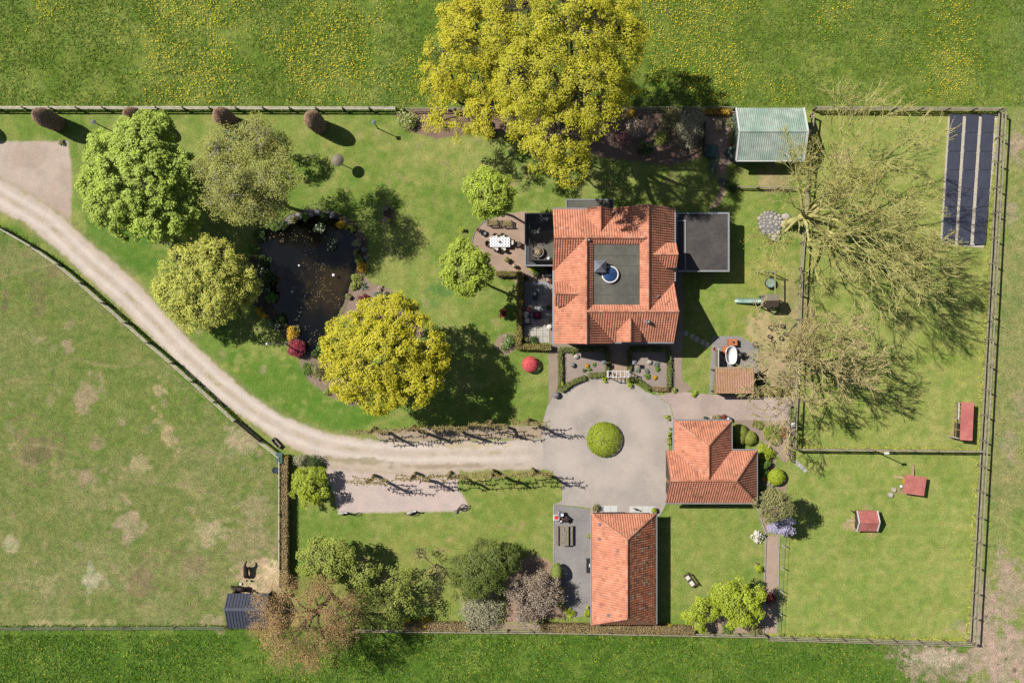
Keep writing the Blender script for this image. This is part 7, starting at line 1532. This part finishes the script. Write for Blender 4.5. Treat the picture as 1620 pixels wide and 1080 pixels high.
# kitchen garden corner by the green shed
for i, (px, py, r, lab) in enumerate([(1149, 243, .28, 'smaller green water barrel at the shed corner'), (1156, 249, .36, 'larger green water barrel at the shed corner')]):
    wbr = thing('water_barrel', lab, 'barrel', P3(px, py)); part('barrel', B().lathe([(r * .85, 0), (r, .4), (r * .95, .9), (r * .8, .9), (r * .8, .6)], 20), 'green_plastic', wbr, True); part('water', B().lathe([(r * .8, .72), (.01, .725)], 18, cap=False), 'glass_dark', wbr)
cf = thing('cold_frame', 'teal covered box beside the hedge in the kitchen yard', 'box', P3(1124, 240)); part('box', B().box(-.5, .5, -.55, .55, 0, .5, .02), 'green_plastic', cf); part('lid', B().slab([(-.54, -.58, .5), (.54, -.58, .56), (.54, .58, .56), (-.54, .58, .5)], .04), 'green_plastic', cf)
gs = thing('garden_table', 'small wooden table in the kitchen yard', 'table', P3(1134.5, 199)); part('table_top', B().box(-.32, .32, -.55, .55, .68, .73, .01), 'wood_tan', gs)
for x in (-.26, .26):
    for y in (-.48, .48): piece('leg', 'wood_dark', gs, (x, y, 0), (x, y, .68), .06, .06, world=False)
tr_ = thing('trellis', 'narrow wooden trellis at the west edge of the kitchen yard', 'trellis', P3(1112, 198))
for x in (-.1, .1): piece('upright', 'wood_grey', tr_, (x, 0, 0), (x, 0, 2.1), .06, .06, world=False)
for i in range(8): piece('lath', 'wood_grey', tr_, (-.12, 0, .25 + i * .24), (.12, 0, .25 + i * .24), .04, .04, world=False)
hp = thing('yard_screen', 'tall dark slatted screen between kitchen yard and olive shrub', 'screen', P3(1110.5, 222))
for i in range(5): piece('post', 'wood_dark', hp, (0, -1.4 + i * .7, 0), (0, -1.4 + i * .7, 1.7), .08, .08, world=False)
for z in np.arange(.2, 1.7, .16): piece('slat', 'wood_dark', hp, (.05, -1.45, z), (.05, 1.45, z), .03, .13, world=False)
rw = thing('toy_truck', 'red and white toy truck beside the water barrels', 'toy', P3(1156, 233), 1.1); part('cab', B().box(.05, .3, -.14, .14, .12, .42, .03), 'red_plastic', rw); part('bed', B().box(-.35, .04, -.15, .15, .12, .3, .02), 'white_paint', rw)
for x in (-.22, .18):
    for y in (-.16, .16): part('wheel', B().tube([(x, y - .03, .1), (x, y + .03, .1)], .09, 10), 'black_metal', rw)
# parking bay ornaments
def goose(label, px, py, rz):
    t = thing('goose_ornament', label, 'ornament', P3(px, py), rz); part('body', B().ell((0, 0, .42), (.42, .17, .2), 14, 9, .03), 'stone_pale', t, True); part('neck', B().tube([(.3, 0, .5), (.42, 0, .75), (.5, 0, .95)], [.1, .07, .06], 8), 'white_paint', t, True); part('head', B().ell((.56, 0, 1.0), (.12, .07, .07), 10, 7), 'white_paint', t, True); part('beak', B().tube([(.64, 0, .99), (.8, 0, .96)], [.04, .012], 6), 'black_metal', t)
    for y in (-.08, .08): piece('leg', 'wood_dark', t, (-.02, y, 0), (-.02, y, .28), .035, .035, world=False)
goose('tan and white goose ornament at the edge of the parking bay', 650, 809, .35); goose('white goose ornament at the west corner of the parking bay', 542, 810, .2)
for i, (px, py, lab) in enumerate([(561, 813, 'bent iron hoop lying west of the goose ornament'), (652, 813, 'bent iron hoop beside the tan goose ornament')]):
    solo('iron_hoop', B().tube([(-.85, .15, .05), (-.6, .02, .1), (-.2, -.1, .08), (.2, -.14, .1), (.6, -.08, .12), (.7, .08, .1), (.45, .2, .08), (.2, .08, .1), (-.1, -.1, .06)], .03, 6), 'black_metal', lab, 'hoop').location = P3(px, py)
pl = thing('old_plough', 'old plough with one iron spoked wheel at the parking bay corner', 'plough', P3(734, 802)); wh_ = part('wheel', B().tube([(.38 * math.cos(k * .3927), .38 * math.sin(k * .3927), .35 + .3 * math.sin(k * .3927)) for k in range(17)], .04, 6), 'black_metal', pl)
for k in range(6): a = k * 1.047; part('spoke', B().tube([(0, 0, .35), (.38 * math.cos(a), .38 * math.sin(a), .35 + .3 * math.sin(a))], .025, 5), 'black_metal', wh_)
part('axle', B().tube([(-.75, -.3, .15), (-.3, -.1, .3), (0, 0, .35)], .06, 6).tube([(-.7, -.45, .05), (-.45, .05, .35)], .07, 6), 'wood_dark', pl); part('block', B().box(-.95, -.65, -.6, -.3, 0, .25, .04), 'stone_grey', pl)
# floats on the pond
for px, py, r, lab in [(527.5, 435, .16, 'largest white float on the pond'), (473, 420, .1, 'white float in the middle of the pond'), (462, 461.5, .11, 'white float in the dark southern half of the pond')]:
    solo('pond_float', B().ell((0, 0, -.04), (r, r, r * .6), 12, 8), 'white_enamel', lab, 'float', smooth=True).location = P3(px, py)
bin_ = thing('waste_bin', 'silver lidded bin at the north-east garage corner', 'bin', P3(1151, 662)); part('drum', B().lathe([(.2, 0), (.24, .6)], 16), 'galvanised', bin_, True); part('lid', B().lathe([(.26, .6), (.26, .64), (.05, .74)], 16), 'galvanised', bin_, True)
wp_ = thing('water_pump', 'small teal watering pump at the garage wall', 'pump', P3(1115, 660)); part('body', B().lathe([(.12, 0), (.1, .6), (.14, .65), (.03, .8)], 12), 'green_plastic', wp_, True); part('spout', B().tube([(.08, 0, .5), (.28, 0, .5), (.3, 0, .42)], .03, 6), 'green_plastic', wp_); part('handle', B().tube([(0, 0, .78), (-.3, 0, .7), (-.36, 0, .4)], .025, 6), 'green_plastic', wp_)
rk = thing('garden_hose_post', 'short tan stake at the lawn edge beside the lime bush', 'stake', P3(1194, 889)); part('stake', B().lathe([(.07, 0), (.06, .6), (.02, .66)], 10), 'wood_tan', rk); part('tap', B().tube([(.05, 0, .5), (.16, 0, .5), (.17, 0, .44)], .025, 6), 'galvanised', rk)
